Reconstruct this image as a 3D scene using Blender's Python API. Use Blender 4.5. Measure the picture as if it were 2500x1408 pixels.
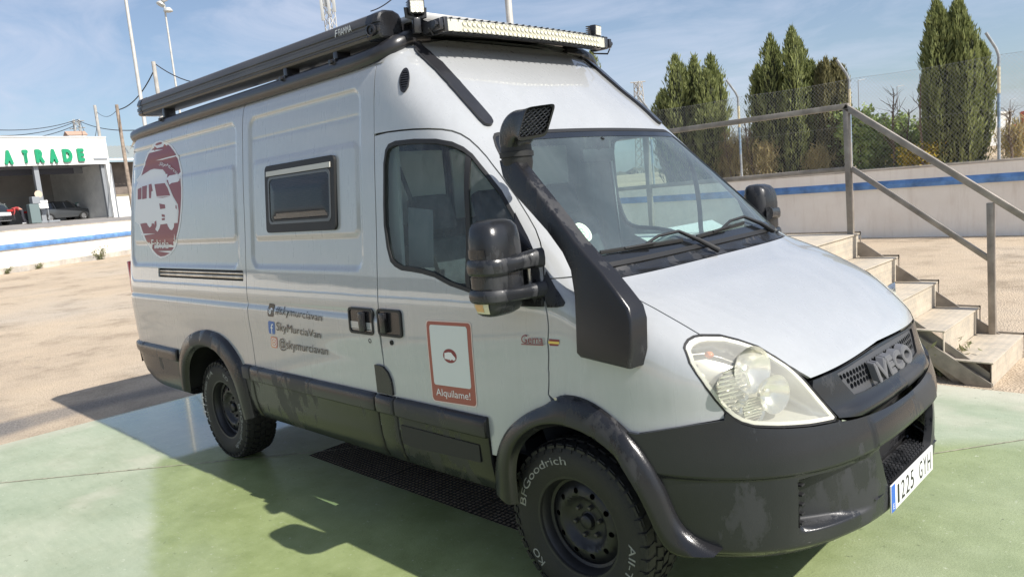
import bpy, bmesh, math, random
import numpy as np
from mathutils import Vector, Matrix
from mathutils.bvhtree import BVHTree
from mathutils.geometry import delaunay_2d_cdt

for o in list(bpy.data.objects):
    bpy.data.objects.remove(o, do_unlink=True)
scene = bpy.context.scene
COL = scene.collection
R = math.radians
rng = random.Random(7)
nrng = np.random.RandomState(11)

# ------------------------------------------------------------------ camera
YAW, PITCH, ROLL = R(135.0817), R(-7.6784), R(-5.2157)
CAM = np.array([1.94196, -3.13010, 1.77197])
FPX = 1824.12            # focal length in pixels of the 2500 px wide photograph
CX, CY = 1250.0, 704.0
_f = np.array([math.cos(PITCH)*math.cos(YAW), math.cos(PITCH)*math.sin(YAW), math.sin(PITCH)])
_r = np.cross(_f, [0, 0, 1.0]); _r /= np.linalg.norm(_r)
_u = np.cross(_r, _f)
RIGHT = _r*math.cos(ROLL) + _u*math.sin(ROLL)
UP = -_r*math.sin(ROLL) + _u*math.cos(ROLL)
FWD = _f
cam_data = bpy.data.cameras.new('camera')
cam_data.sensor_width = 36.0
cam_data.lens = FPX/2500.0*36.0
cam_data.clip_start = 0.05
cam_data.clip_end = 3000.0
cam = bpy.data.objects.new('camera', cam_data)
COL.objects.link(cam)
m = Matrix.Identity(4)
for i in range(3):
    m[i][0] = RIGHT[i]; m[i][1] = UP[i]; m[i][2] = -FWD[i]; m[i][3] = CAM[i]
cam.matrix_world = m
scene.camera = cam

# ------------------------------------------------------------------ sky, sun, exposure
SUN_TO = np.array([1.02, 0.125, 1.0]); SUN_TO /= np.linalg.norm(SUN_TO)
SUN_EL = math.asin(SUN_TO[2]); SUN_AZ = math.atan2(SUN_TO[1], SUN_TO[0])
world = bpy.data.worlds.new('World'); scene.world = world
world.use_nodes = True
wn = world.node_tree.nodes; wl = world.node_tree.links
for n in list(wn): wn.remove(n)
wo = wn.new('ShaderNodeOutputWorld'); bg = wn.new('ShaderNodeBackground')
sky = wn.new('ShaderNodeTexSky'); sky.sky_type = 'NISHITA'; sky.sun_disc = False
sky.sun_elevation = SUN_EL
sky.sun_rotation = math.pi/2 - SUN_AZ
sky.altitude = 60.0; sky.air_density = 1.0; sky.dust_density = 1.2; sky.ozone_density = 2.6
# thin high cirrus over the whole dome
tc = wn.new('ShaderNodeTexCoord'); mp = wn.new('ShaderNodeMapping')
mp.inputs['Scale'].default_value = (1.5, 3.4, 8.0); mp.inputs['Rotation'].default_value = (0.2, 0.35, 0.6)
nz = wn.new('ShaderNodeTexNoise'); nz.inputs['Scale'].default_value = 1.7; nz.inputs['Detail'].default_value = 9
nz.inputs['Roughness'].default_value = 0.62; nz.inputs['Distortion'].default_value = 0.9
rp = wn.new('ShaderNodeValToRGB'); rp.color_ramp.elements[0].position = 0.40; rp.color_ramp.elements[1].position = 0.80
rp.color_ramp.elements[0].color = (0.14, 0.14, 0.14, 1); rp.color_ramp.elements[1].color = (0.80, 0.80, 0.80, 1)
mx = wn.new('ShaderNodeMix'); mx.data_type = 'RGBA'; mx.inputs[7].default_value = (5.4, 5.9, 7.2, 1)
wl.new(tc.outputs['Generated'], mp.inputs['Vector']); wl.new(mp.outputs['Vector'], nz.inputs['Vector'])
wl.new(nz.outputs['Fac'], rp.inputs['Fac']); wl.new(rp.outputs['Color'], mx.inputs[0])
wl.new(sky.outputs['Color'], mx.inputs[6]); wl.new(mx.outputs[2], bg.inputs['Color'])
bg.inputs['Strength'].default_value = 0.085
wl.new(bg.outputs['Background'], wo.inputs['Surface'])

sun_d = bpy.data.lights.new('sun', 'SUN'); sun_d.energy = 4.2; sun_d.angle = R(0.53); sun_d.color = (1.0, 0.955, 0.89)
sun = bpy.data.objects.new('sun', sun_d); COL.objects.link(sun)
sun.rotation_euler = Vector(-SUN_TO).to_track_quat('-Z', 'Y').to_euler()
sun.location = (20, 3, 20)

scene.render.engine = 'CYCLES'
scene.view_settings.view_transform = 'Standard'
scene.view_settings.look = 'None'
scene.view_settings.exposure = 0.58
scene.view_settings.gamma = 1.0
scene.view_settings.use_curve_mapping = False
scene.cycles.max_bounces = 10
scene.cycles.transparent_max_bounces = 16

# ------------------------------------------------------------------ pixel rays (photograph pixels, 2500 x 1408)
def ray(u, v):
    return FWD + RIGHT*((u-CX)/FPX) - UP*((v-CY)/FPX)
def aty(u, v, y): d = ray(u, v); return CAM + d*((y-CAM[1])/d[1])
def atx(u, v, x): d = ray(u, v); return CAM + d*((x-CAM[0])/d[0])
def atz(u, v, z): d = ray(u, v); return CAM + d*((z-CAM[2])/d[2])
def atd(u, v, dep): return CAM + ray(u, v)*dep

# ------------------------------------------------------------------ materials
MATS = {}
def mat(name, col, rough=0.5, metal=0.0, coat=0.0, var=0.0, vscale=3.0, bump=0.0, bscale=60.0, col2=None,
        rvar=0.0, coat_rough=0.05, spec=0.5, emit=None, stretch=None, ramp=(0.35, 0.65), ior=None):
    if name in MATS: return MATS[name]
    mt = bpy.data.materials.new(name); mt.use_nodes = True
    nt = mt.node_tree; N = nt.nodes; L = nt.links
    b = N['Principled BSDF']
    b.inputs['Base Color'].default_value = (*col, 1); b.inputs['Roughness'].default_value = rough
    b.inputs['Metallic'].default_value = metal; b.inputs['Coat Weight'].default_value = coat
    b.inputs['Coat Roughness'].default_value = coat_rough
    b.inputs['Specular IOR Level'].default_value = spec
    if emit:
        b.inputs['Emission Color'].default_value = (*emit[0], 1); b.inputs['Emission Strength'].default_value = emit[1]
    t = N.new('ShaderNodeTexCoord'); mpn = N.new('ShaderNodeMapping'); L.new(t.outputs['Object'], mpn.inputs['Vector'])
    if stretch: mpn.inputs['Scale'].default_value = stretch
    if var > 0 or col2:
        nz = N.new('ShaderNodeTexNoise'); nz.inputs['Scale'].default_value = vscale; nz.inputs['Detail'].default_value = 8
        nz.inputs['Roughness'].default_value = 0.62
        L.new(mpn.outputs['Vector'], nz.inputs['Vector'])
        rp = N.new('ShaderNodeValToRGB'); rp.color_ramp.elements[0].position = ramp[0]; rp.color_ramp.elements[1].position = ramp[1]
        c2 = col2 if col2 else tuple(c*(1-var) for c in col)
        c1 = col if col2 else tuple(min(1, c*(1+var*0.5)) for c in col)
        rp.color_ramp.elements[0].color = (*c2, 1); rp.color_ramp.elements[1].color = (*c1, 1)
        L.new(nz.outputs['Fac'], rp.inputs['Fac']); L.new(rp.outputs['Color'], b.inputs['Base Color'])
        if rvar > 0:
            mr = N.new('ShaderNodeMapRange'); mr.inputs['From Min'].default_value = .3; mr.inputs['From Max'].default_value = .7
            mr.inputs['To Min'].default_value = max(0, rough-rvar); mr.inputs['To Max'].default_value = min(1, rough+rvar)
            L.new(nz.outputs['Fac'], mr.inputs['Value']); L.new(mr.outputs['Result'], b.inputs['Roughness'])
    if bump > 0:
        nb = N.new('ShaderNodeTexNoise'); nb.inputs['Scale'].default_value = bscale; nb.inputs['Detail'].default_value = 5
        L.new(mpn.outputs['Vector'], nb.inputs['Vector'])
        bp = N.new('ShaderNodeBump'); bp.inputs['Strength'].default_value = bump; bp.inputs['Distance'].default_value = 0.01
        L.new(nb.outputs['Fac'], bp.inputs['Height']); L.new(bp.outputs['Normal'], b.inputs['Normal'])
    MATS[name] = mt
    return mt
def glass(name, tint, ior=1.5, rough=0.0, dirt_sheen=0.0, dirt_sheen_col=(.6, .65, .68), dscale=6.0, dmin=.25):
    if name in MATS: return MATS[name]
    mt = bpy.data.materials.new(name); mt.use_nodes = True
    nt = mt.node_tree; N = nt.nodes; L = nt.links
    for n in list(N): N.remove(n)
    out = N.new('ShaderNodeOutputMaterial'); tr = N.new('ShaderNodeBsdfTransparent'); gl = N.new('ShaderNodeBsdfGlossy')
    tr.inputs['Color'].default_value = (*tint, 1); gl.inputs['Roughness'].default_value = rough
    fr = N.new('ShaderNodeFresnel'); gm = N.new('ShaderNodeNewGeometry'); im = N.new('ShaderNodeMapRange'); im.inputs['To Min'].default_value = ior; im.inputs['To Max'].default_value = 1/ior
    L.new(gm.outputs['Backfacing'], im.inputs['Value']); L.new(im.outputs['Result'], fr.inputs['IOR'])
    m1 = N.new('ShaderNodeMixShader')
    L.new(fr.outputs['Fac'], m1.inputs[0]); L.new(tr.outputs[0], m1.inputs[1]); L.new(gl.outputs[0], m1.inputs[2])
    last = m1
    if dirt_sheen > 0:
        df = N.new('ShaderNodeBsdfDiffuse'); df.inputs['Color'].default_value = (*dirt_sheen_col, 1)
        t = N.new('ShaderNodeTexCoord'); mpn = N.new('ShaderNodeMapping'); mpn.inputs['Scale'].default_value = (1, 1, .35)
        nz = N.new('ShaderNodeTexNoise'); nz.inputs['Scale'].default_value = dscale; nz.inputs['Detail'].default_value = 8
        nz.inputs['Roughness'].default_value = .7
        mr = N.new('ShaderNodeMapRange'); mr.inputs['From Min'].default_value = .35; mr.inputs['From Max'].default_value = .8
        mr.inputs['To Min'].default_value = dmin*dirt_sheen; mr.inputs['To Max'].default_value = dirt_sheen*1.6
        L.new(t.outputs['Object'], mpn.inputs['Vector']); L.new(mpn.outputs['Vector'], nz.inputs['Vector'])
        L.new(nz.outputs['Fac'], mr.inputs['Value'])
        m2 = N.new('ShaderNodeMixShader'); L.new(mr.outputs['Result'], m2.inputs[0]); L.new(last.outputs[0], m2.inputs[1]); L.new(df.outputs[0], m2.inputs[2])
        last = m2
    L.new(last.outputs[0], out.inputs['Surface'])
    MATS[name] = mt
    return mt

# ------------------------------------------------------------------ objects
def tag(o, label=None, cat=None, group=None, kind=None):
    if label: o['label'] = label
    if cat: o['category'] = cat
    if group: o['group'] = group
    if kind: o['kind'] = kind
    return o
def empty(name, loc=(0, 0, 0), label=None, cat=None, group=None, parent=None):
    o = bpy.data.objects.new(name, None); COL.objects.link(o); o.location = loc; o.empty_display_size = .2
    if parent: o.parent = parent
    return tag(o, label, cat, group)
def mesh_obj(name, verts, faces, mt, parent=None, smooth=None, normals=None, loc=None):
    me = bpy.data.meshes.new(name)
    me.from_pydata([tuple(map(float, v)) for v in verts], [], [tuple(map(int, f)) for f in faces])
    me.update()
    return link_mesh(name, me, mt, parent, smooth, normals, loc)
def link_mesh(name, me, mt, parent=None, smooth=None, normals=None, loc=None):
    if isinstance(mt, (list, tuple)):
        for q in mt: me.materials.append(q)
    elif mt: me.materials.append(mt)
    if smooth is not None:
        me.polygons.foreach_set('use_smooth', [True]*len(me.polygons))
        if smooth < 180 and normals is None: me.set_sharp_from_angle(angle=R(smooth))
    if normals is not None:
        me.polygons.foreach_set('use_smooth', [True]*len(me.polygons))
        me.normals_split_custom_set_from_vertices([tuple(map(float, n)) for n in normals])
    o = bpy.data.objects.new(name, me); COL.objects.link(o)
    if parent: o.parent = parent
    if loc is not None: o.location = loc
    return o
def dup(root, loc=None, rotz=None, label=None, group=None, parent=None):
    r = root.copy(); COL.objects.link(r)
    if loc is not None: r.location = loc
    if rotz is not None: r.rotation_euler = (0, 0, rotz)
    if label: r['label'] = label
    if group: r['group'] = group
    if parent: r.parent = parent
    for ch in list(root.children):
        c = ch.copy(); COL.objects.link(c); c.parent = r
        for g in list(ch.children):
            d = g.copy(); COL.objects.link(d); d.parent = c
    return r

class MB:
    """collects simple solids into one mesh"""
    def __init__(s): s.v = []; s.f = []; s.mi = []; s.cm = 0
    def add(s, vs, fs):
        b = len(s.v); s.v += [tuple(map(float, v)) for v in vs]; s.f += [tuple(b+i for i in f) for f in fs]; s.mi += [s.cm]*len(fs); return s
    def box(s, a, b, mtx=None):
        x0, y0, z0 = a; x1, y1, z1 = b
        vs = [(x0,y0,z0),(x1,y0,z0),(x1,y1,z0),(x0,y1,z0),(x0,y0,z1),(x1,y0,z1),(x1,y1,z1),(x0,y1,z1)]
        if mtx is not None: vs = [tuple(mtx @ Vector(v)) for v in vs]
        return s.add(vs, [(0,3,2,1),(4,5,6,7),(0,1,5,4),(1,2,6,5),(2,3,7,6),(3,0,4,7)])
    def bbox(s, a, b, r=.01, mtx=None):
        """box with chamfered edges"""
        bm = bmesh.new()
        bmesh.ops.create_cube(bm, size=1)
        for v in bm.verts:
            v.co = Vector([(a[i]+b[i])/2 + v.co[i]*(b[i]-a[i]) for i in range(3)])
        bmesh.ops.bevel(bm, geom=list(bm.edges), offset=r, segments=2, affect='EDGES', profile=.5)
        return s.addbm(bm, mtx)
    def addbm(s, bm, mtx=None):
        bm.verts.index_update()
        vs = [(mtx @ v.co if mtx is not None else v.co)[:] for v in bm.verts]
        fs = [[v.index for v in f.verts] for f in bm.faces]
        bm.free(); return s.add(vs, fs)
    def tube(s, pts, rad, seg=8, cap=True, sq=None):
        """swept tube, rad scalar or list; sq=(a,b) elliptical factors"""
        pts = [Vector(p) for p in pts]; n = len(pts)
        rads = rad if isinstance(rad, (list, tuple, np.ndarray)) else [rad]*n
        vs = []; ref = None
        for i, p in enumerate(pts):
            t = (pts[min(i+1, n-1)] - pts[max(i-1, 0)])
            if t.length < 1e-9: t = Vector((0, 0, 1))
            t.normalize()
            if ref is None:
                ref = Vector((0, 0, 1)) if abs(t.z) < .9 else Vector((1, 0, 0))
            a = ref - t*ref.dot(t); a.normalize(); b = t.cross(a); ref = a
            for k in range(seg):
                an = 2*math.pi*(k+.5)/seg
                ca, sa = math.cos(an), math.sin(an)
                if sq: ca *= sq[0]; sa *= sq[1]
                vs.append(p + a*(ca*rads[i]) + b*(sa*rads[i]))
        fs = [(i*seg+k, i*seg+(k+1) % seg, (i+1)*seg+(k+1) % seg, (i+1)*seg+k) for i in range(n-1) for k in range(seg)]
        if cap:
            fs.append(tuple(range(seg-1, -1, -1))); fs.append(tuple((n-1)*seg+k for k in range(seg)))
        return s.add(vs, fs)
    def prism(s, poly, d0, d1):
        """polygon (list of 3D points) swept from +d0 to +d1 (vectors)"""
        n = len(poly); d0 = np.array(d0); d1 = np.array(d1)
        vs = [np.array(p)+d0 for p in poly]+[np.array(p)+d1 for p in poly]
        fs = [tuple(range(n-1, -1, -1)), tuple(range(n, 2*n))]+[(i, (i+1) % n, n+(i+1) % n, n+i) for i in range(n)]
        return s.add(vs, fs)
    def grid(s, P):
        """P[i][j] points -> quads"""
        P = np.array(P); a, b = P.shape[:2]
        return s.add(P.reshape(-1, 3), [(i*b+j, (i+1)*b+j, (i+1)*b+j+1, i*b+j+1) for i in range(a-1) for j in range(b-1)])
    def lathe(s, prof, seg=48, mtx=None, close=False):
        """prof: list of (r, h); axis = local z"""
        n = len(prof)
        vs = []
        for k in range(seg):
            a = 2*math.pi*k/seg
            for r_, h in prof:
                v = Vector((r_*math.cos(a), r_*math.sin(a), h)); vs.append(tuple(mtx @ v) if mtx is not None else tuple(v))
        fs = [(k*n+i, ((k+1) % seg)*n+i, ((k+1) % seg)*n+i+1, k*n+i+1) for k in range(seg) for i in range(n-1)]
        return s.add(vs, fs)
    def build(s, name, mt, parent=None, smooth=None, loc=None):
        me = bpy.data.meshes.new(name); me.from_pydata(s.v, [], s.f)
        if isinstance(mt, (list, tuple)): me.polygons.foreach_set('material_index', s.mi)
        bm = bmesh.new(); bm.from_mesh(me); bmesh.ops.recalc_face_normals(bm, faces=bm.faces); bm.to_mesh(me); bm.free()
        me.update()
        return link_mesh(name, me, mt, parent, smooth, None, loc)

def pip(px, py, poly):
    """vectorised point in polygon"""
    px = np.asarray(px); py = np.asarray(py); ins = np.zeros(px.shape, bool); n = len(poly)
    for i in range(n):
        x1, y1 = poly[i]; x2, y2 = poly[(i+1) % n]
        if y1 == y2: continue
        c = ((y1 > py) != (y2 > py)) & (px < (x2-x1)*(py-y1)/(y2-y1)+x1)
        ins ^= c
    return ins
def resample(poly, step):
    out = []
    n = len(poly)
    for i in range(n):
        a = np.array(poly[i], float); b = np.array(poly[(i+1) % n], float)
        k = max(1, int(math.ceil(np.linalg.norm(b-a)/step)))
        for j in range(k): out.append(tuple(a+(b-a)*j/k))
    return out
def chaikin(poly, it=1):
    for _ in range(it):
        q = []
        for i in range(len(poly)):
            a = np.array(poly[i]); b = np.array(poly[(i+1) % len(poly)])
            q.append(tuple(a*.75+b*.25)); q.append(tuple(a*.25+b*.75))
        poly = q
    return poly
def rrect(x0, z0, x1, z1, r, k=5):
    out = []
    for cx, cz, a0 in ((x1-r, z1-r, 0), (x0+r, z1-r, 90), (x0+r, z0+r, 180), (x1-r, z0+r, 270)):
        for i in range(k+1):
            a = R(a0+90*i/k); out.append((cx+r*math.cos(a), cz+r*math.sin(a)))
    return out
def dist_to_poly(px, py, poly):
    d = np.full(px.shape, 1e9); n = len(poly)
    for i in range(n):
        ax, ay = poly[i]; bx, by = poly[(i+1) % n]
        dx, dy = bx-ax, by-ay; L2 = dx*dx+dy*dy+1e-18
        t = np.clip(((px-ax)*dx+(py-ay)*dy)/L2, 0, 1)
        d = np.minimum(d, (px-ax-t*dx)**2+(py-ay-t*dy)**2)
    return np.sqrt(d)
def tri2d(poly, holes, step, bstep=None):
    """triangulate polygon with holes and inner grid; returns points (n,2), tris, loops of boundary indices"""
    bstep = bstep or step
    rings = [resample(poly, bstep)]+[resample(h, bstep) for h in holes]
    allx = [p[0] for p in rings[0]]; ally = [p[1] for p in rings[0]]
    gx = np.arange(min(allx)+step*.5, max(allx), step); gy = np.arange(min(ally)+step*.5, max(ally), step)
    GX, GY = np.meshgrid(gx, gy); GX = GX.ravel(); GY = GY.ravel()
    ins = pip(GX, GY, rings[0])
    for h in rings[1:]: ins &= ~pip(GX, GY, h)
    GX = GX[ins]; GY = GY[ins]
    if len(GX):
        dd = np.full(GX.shape, 1e9)
        for rg in rings: dd = np.minimum(dd, dist_to_poly(GX, GY, rg))
        k = dd > step*.45; GX = GX[k]; GY = GY[k]
    pts = []; edges = []
    for rg in rings:
        b = len(pts); n = len(rg); pts += rg; edges += [(b+i, b+(i+1) % n) for i in range(n)]
    pts += list(zip(GX, GY))
    vo, eo, fo, ov, oe, of = delaunay_2d_cdt([Vector((float(a), float(b))) for a, b in pts], edges, [], 0, 1e-6)
    V = np.array([(v.x, v.y) for v in vo]); F = np.array([f[:3] for f in fo if len(f) == 3])
    cen = V[F].mean(1)
    ins = pip(cen[:, 0], cen[:, 1], rings[0])
    for h in rings[1:]: ins &= ~pip(cen[:, 0], cen[:, 1], h)
    F = F[ins]
    a = V[F[:, 1]]-V[F[:, 0]]; b = V[F[:, 2]]-V[F[:, 0]]
    ar = a[:, 0]*b[:, 1]-a[:, 1]*b[:, 0]
    F[ar < 0] = F[ar < 0][:, ::-1]
    # boundary edges
    cnt = {}
    for f in F:
        for i in range(3):
            e = (f[i], f[(i+1) % 3]); cnt[e] = cnt.get(e, 0)+1
    bd = [e for e in cnt if (e[1], e[0]) not in cnt]
    return V, F, bd
def panel(name, poly, holes, func, mt, parent, step=.03, bstep=None, thick=.012, off=0.0, flip=False, mirror=False, loc=None):
    """skin panel: func(U,V)->(N,3) surface; outward normal from right-handed (U,V) unless flip"""
    V, F, bd = tri2d(poly, holes, step, bstep)
    e = 1e-3
    P = func(V[:, 0], V[:, 1])
    du = func(V[:, 0]+e, V[:, 1])-func(V[:, 0]-e, V[:, 1]); dv = func(V[:, 0], V[:, 1]+e)-func(V[:, 0], V[:, 1]-e)
    N = np.cross(du, dv); N /= (np.linalg.norm(N, axis=1, keepdims=True)+1e-12)
    if flip: N = -N; F = F[:, ::-1]; bd = [(b, a) for a, b in bd]
    P = P+N*off
    n = len(P); verts = [P]; norms = [N]; faces = [tuple(f) for f in F]
    if thick > 0:
        ids = sorted(set(i for e_ in bd for i in e_)); mp_ = {i: k for k, i in enumerate(ids)}; k = len(ids)
        ids = np.array(ids)
        ch = min(.0025, thick*.3)
        inner = P[ids]-N[ids]*thick
        verts += [P[ids], inner]
        # rim normals: outward in surface
        rn = np.zeros((k, 3))
        for a, b in bd:
            t = np.cross(P[b]-P[a], (N[a]+N[b])/2); L = np.linalg.norm(t)
            if L > 1e-12: t = t/L
            rn[mp_[a]] += t; rn[mp_[b]] += t
        rn /= (np.linalg.norm(rn, axis=1, keepdims=True)+1e-12)
        norms += [rn, rn]
        for a, b in bd:
            ia, ib = n+mp_[a], n+mp_[b]
            faces.append((ib, ia, ia+k, ib+k))
    verts = np.concatenate(verts); norms = np.concatenate(norms)
    if mirror:
        verts = verts*np.array([1, -1, 1]); norms = norms*np.array([1, -1, 1]); faces = [f[::-1] for f in faces]
    return mesh_obj(name, verts, faces, mt, parent, normals=norms, loc=loc)

# ------------------------------------------------------------------ lettering
def text_geo(s, size=1.0, sx=1.0, shear=0.0, spacing=1.0, align='LEFT', offset=0.0):
    """outlines of the built-in font, filled by constrained triangulation (even-odd)"""
    cu = bpy.data.curves.new('t', 'FONT'); cu.body = s; cu.size = size; cu.shear = shear; cu.space_character = spacing
    cu.align_x = align; cu.resolution_u = 4; cu.offset = offset; cu.fill_mode = 'NONE' if hasattr(cu, 'fill_mode') else 'FRONT'
    ob = bpy.data.objects.new('t', cu); COL.objects.link(ob)
    bpy.context.view_layer.update()
    me = ob.evaluated_get(bpy.context.evaluated_depsgraph_get()).to_mesh()
    V = np.array([(v.co.x*sx, v.co.y) for v in me.vertices]); E = [tuple(e.vertices) for e in me.edges]
    bpy.data.objects.remove(ob, do_unlink=True); bpy.data.curves.remove(cu)
    nb = {}
    for a, b in E: nb.setdefault(a, []).append(b); nb.setdefault(b, []).append(a)
    loops = []; seen = set()
    for st in nb:
        if st in seen: continue
        lp = [st]; seen.add(st); cur = st; prev = None
        while True:
            nx = [q for q in nb[cur] if q != prev and q not in seen]
            if not nx: break
            prev, cur = cur, nx[0]; lp.append(cur); seen.add(cur)
        if len(lp) > 2:
            P = [tuple(V[i]) for i in lp]; Q = [P[0]]
            for p in P[1:]:
                if math.hypot(p[0]-Q[-1][0], p[1]-Q[-1][1]) > 1e-5: Q.append(p)
            if math.hypot(Q[0][0]-Q[-1][0], Q[0][1]-Q[-1][1]) < 1e-5: Q.pop()
            loops.append(Q)
    pts = []; ed = []
    for lp in loops:
        b = len(pts); n = len(lp); pts += lp; ed += [(b+i, b+(i+1) % n) for i in range(n)]
    vo, eo, fo, _, _, _ = delaunay_2d_cdt([Vector(p) for p in pts], ed, [], 0, 1e-7)
    W = np.array([(v.x, v.y) for v in vo]); F = np.array([f for f in fo if len(f) == 3]); cen = W[F].mean(1)
    ins = np.zeros(len(F), bool)
    for lp in loops: ins ^= pip(cen[:, 0], cen[:, 1], lp)
    F = F[ins]; a_ = W[F[:, 1]]-W[F[:, 0]]; b_ = W[F[:, 2]]-W[F[:, 0]]; ng = (a_[:, 0]*b_[:, 1]-a_[:, 1]*b_[:, 0]) < 0
    F[ng] = F[ng][:, ::-1]
    used = np.unique(F); mp_ = -np.ones(len(W), int); mp_[used] = np.arange(len(used))
    return W[used], [tuple(int(q) for q in mp_[f]) for f in F]
def fit_text(s, w, h, **k):
    """text scaled so its ink box is w by h, lower left at 0,0"""
    V, F = text_geo(s, **k)
    a = V.min(0); b = V.max(0)
    return (V-a)/(b-a)*np.array([w, h]), F
def bold_solid(V, F, mapf, d, th, k=8, eps=.0004):
    mb = MB()
    for i in range(k+1):
        sh = np.zeros(2) if i == k else np.array([math.cos(2*math.pi*i/k), math.sin(2*math.pi*i/k)])*th
        vs, fs = solid2d(V+sh, F, mapf, d+eps*i); mb.add(vs, fs)
    return mb
def solid2d(V, F, mapf, d):
    """2D mesh -> solid: mapf(V, depth)->3D; front at d, back at 0"""
    n = len(V); A = mapf(V, d); B = mapf(V, 0.0)
    cnt = {}
    for f in F:
        for i in range(len(f)): cnt[(f[i], f[(i+1) % len(f)])] = 1
    fs = [tuple(f) for f in F]
    for (a, b) in cnt:
        if (b, a) not in cnt: fs.append((b, a, n+a, n+b))
    return np.concatenate([A, B]), fs
# ================================================================== SETTING
def lerp(a, b, t): return a+(b-a)*t
def sstep(a, b, x):
    t = np.clip((np.asarray(x, float)-a)/(b-a), 0, 1); return t*t*(3-2*t)
def vnoise(x, y, seed=0):
    """smooth value noise"""
    x = np.asarray(x, float); y = np.asarray(y, float)
    xi = np.floor(x).astype(int); yi = np.floor(y).astype(int); fx = x-xi; fy = y-yi
    fx = fx*fx*(3-2*fx); fy = fy*fy*(3-2*fy)
    def h(a, b):
        n = (a*374761393+b*668265263+seed*974711) & 0x7fffffff
        n = ((n ^ (n >> 13))*1274126177) & 0x7fffffff
        return (n & 0xffff)/65535.0
    return (h(xi, yi)*(1-fx)+h(xi+1, yi)*fx)*(1-fy)+(h(xi, yi+1)*(1-fx)+h(xi+1, yi+1)*fx)*fy
def fbm(x, y, o=4, seed=0):
    s = 0; a = .5
    for i in range(o): s = s+a*vnoise(np.asarray(x)*2**i, np.asarray(y)*2**i, seed+i); a *= .5
    return s

def node_mat(name):
    mt = bpy.data.materials.new(name); mt.use_nodes = True; MATS[name] = mt
    return mt, mt.node_tree.nodes, mt.node_tree.links, mt.node_tree.nodes['Principled BSDF']
def noise_node(N, L, vec, scale, detail=6, rough=.6):
    n = N.new('ShaderNodeTexNoise'); n.inputs['Scale'].default_value = scale; n.inputs['Detail'].default_value = detail
    n.inputs['Roughness'].default_value = rough; L.new(vec, n.inputs['Vector']); return n.outputs['Fac']
def ramp_node(N, L, fac, stops):
    r = N.new('ShaderNodeValToRGB'); e = r.color_ramp.elements
    while len(e) < len(stops): e.new(.5)
    for i, (p, c) in enumerate(stops): e[i].position = p; e[i].color = (*c, 1) if len(c) == 3 else c
    L.new(fac, r.inputs['Fac']); return r.outputs['Color']
def mix_node(N, L, fac, a, b, mode='MIX'):
    m_ = N.new('ShaderNodeMix'); m_.data_type = 'RGBA'; m_.blend_type = mode
    for sock, val in ((m_.inputs[0], fac), (m_.inputs[6], a), (m_.inputs[7], b)):
        if hasattr(val, 'is_linked') or hasattr(val, 'links'): L.new(val, sock)
        elif isinstance(val, (int, float)): sock.default_value = val
        else: sock.default_value = (*val, 1)
    return m_.outputs[2]
def math_node(N, L, op, a, b=None, clamp=False):
    n = N.new('ShaderNodeMath'); n.operation = op; n.use_clamp = clamp
    for i, v in enumerate((a, b)):
        if v is None: continue
        if isinstance(v, (int, float)): n.inputs[i].default_value = v
        else: L.new(v, n.inputs[i])
    return n.outputs[0]

# ---- dusty concrete / asphalt lot
mt, N, L, B = node_mat('dusty lot')
tcn = N.new('ShaderNodeTexCoord'); vec = tcn.outputs['Object']
big = noise_node(N, L, vec, .16, 5, .6); mid = noise_node(N, L, vec, 1.1, 8, .68); fine = noise_node(N, L, vec, 34, 5, .75)
vor = N.new('ShaderNodeTexVoronoi'); vor.inputs['Scale'].default_value = 60; L.new(vec, vor.inputs['Vector'])
c1 = ramp_node(N, L, big, [(.32, (.43, .345, .255)), (.5, (.53, .43, .315)), (.68, (.49, .42, .335))])
c2 = ramp_node(N, L, mid, [(.30, (.62, .60, .58)), (.5, (1, 1, 1)), (.72, (1.12, 1.10, 1.06))])
cc = mix_node(N, L, .8, c1, c2, 'MULTIPLY')
c3 = ramp_node(N, L, fine, [(.32, (.62, .60, .58)), (.52, (1, 1, 1)), (.75, (1.2, 1.2, 1.2))])
cc = mix_node(N, L, .55, cc, c3, 'MULTIPLY')
st1 = noise_node(N, L, vec, .55, 6, .7); cc = mix_node(N, L, .6, cc, ramp_node(N, L, st1, [(.30, (.72, .71, .70)), (.42, (1, 1, 1))]), 'MULTIPLY')
st2 = noise_node(N, L, vec, 2.3, 3, .5); cc = mix_node(N, L, ramp_node(N, L, st2, [(.70, (0, 0, 0)), (.73, (.45, .45, .45))]), cc, (.27, .235, .19))
att = N.new('ShaderNodeAttribute'); att.attribute_name = 'bare'
asph = ramp_node(N, L, fine, [(.3, (.10, .095, .09)), (.7, (.27, .25, .23))])
cc = mix_node(N, L, att.outputs['Fac'], cc, asph)
L.new(cc, B.inputs['Base Color']); B.inputs['Roughness'].default_value = .92; B.inputs['Specular IOR Level'].default_value = .25
bp = N.new('ShaderNodeBump'); bp.inputs['Strength'].default_value = .8; bp.inputs['Distance'].default_value = .012
hsum = math_node(N, L, 'ADD', fine, vor.outputs['Distance']); L.new(hsum, bp.inputs['Height']); L.new(bp.outputs['Normal'], B.inputs['Normal'])
M_LOT = mt

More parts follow.
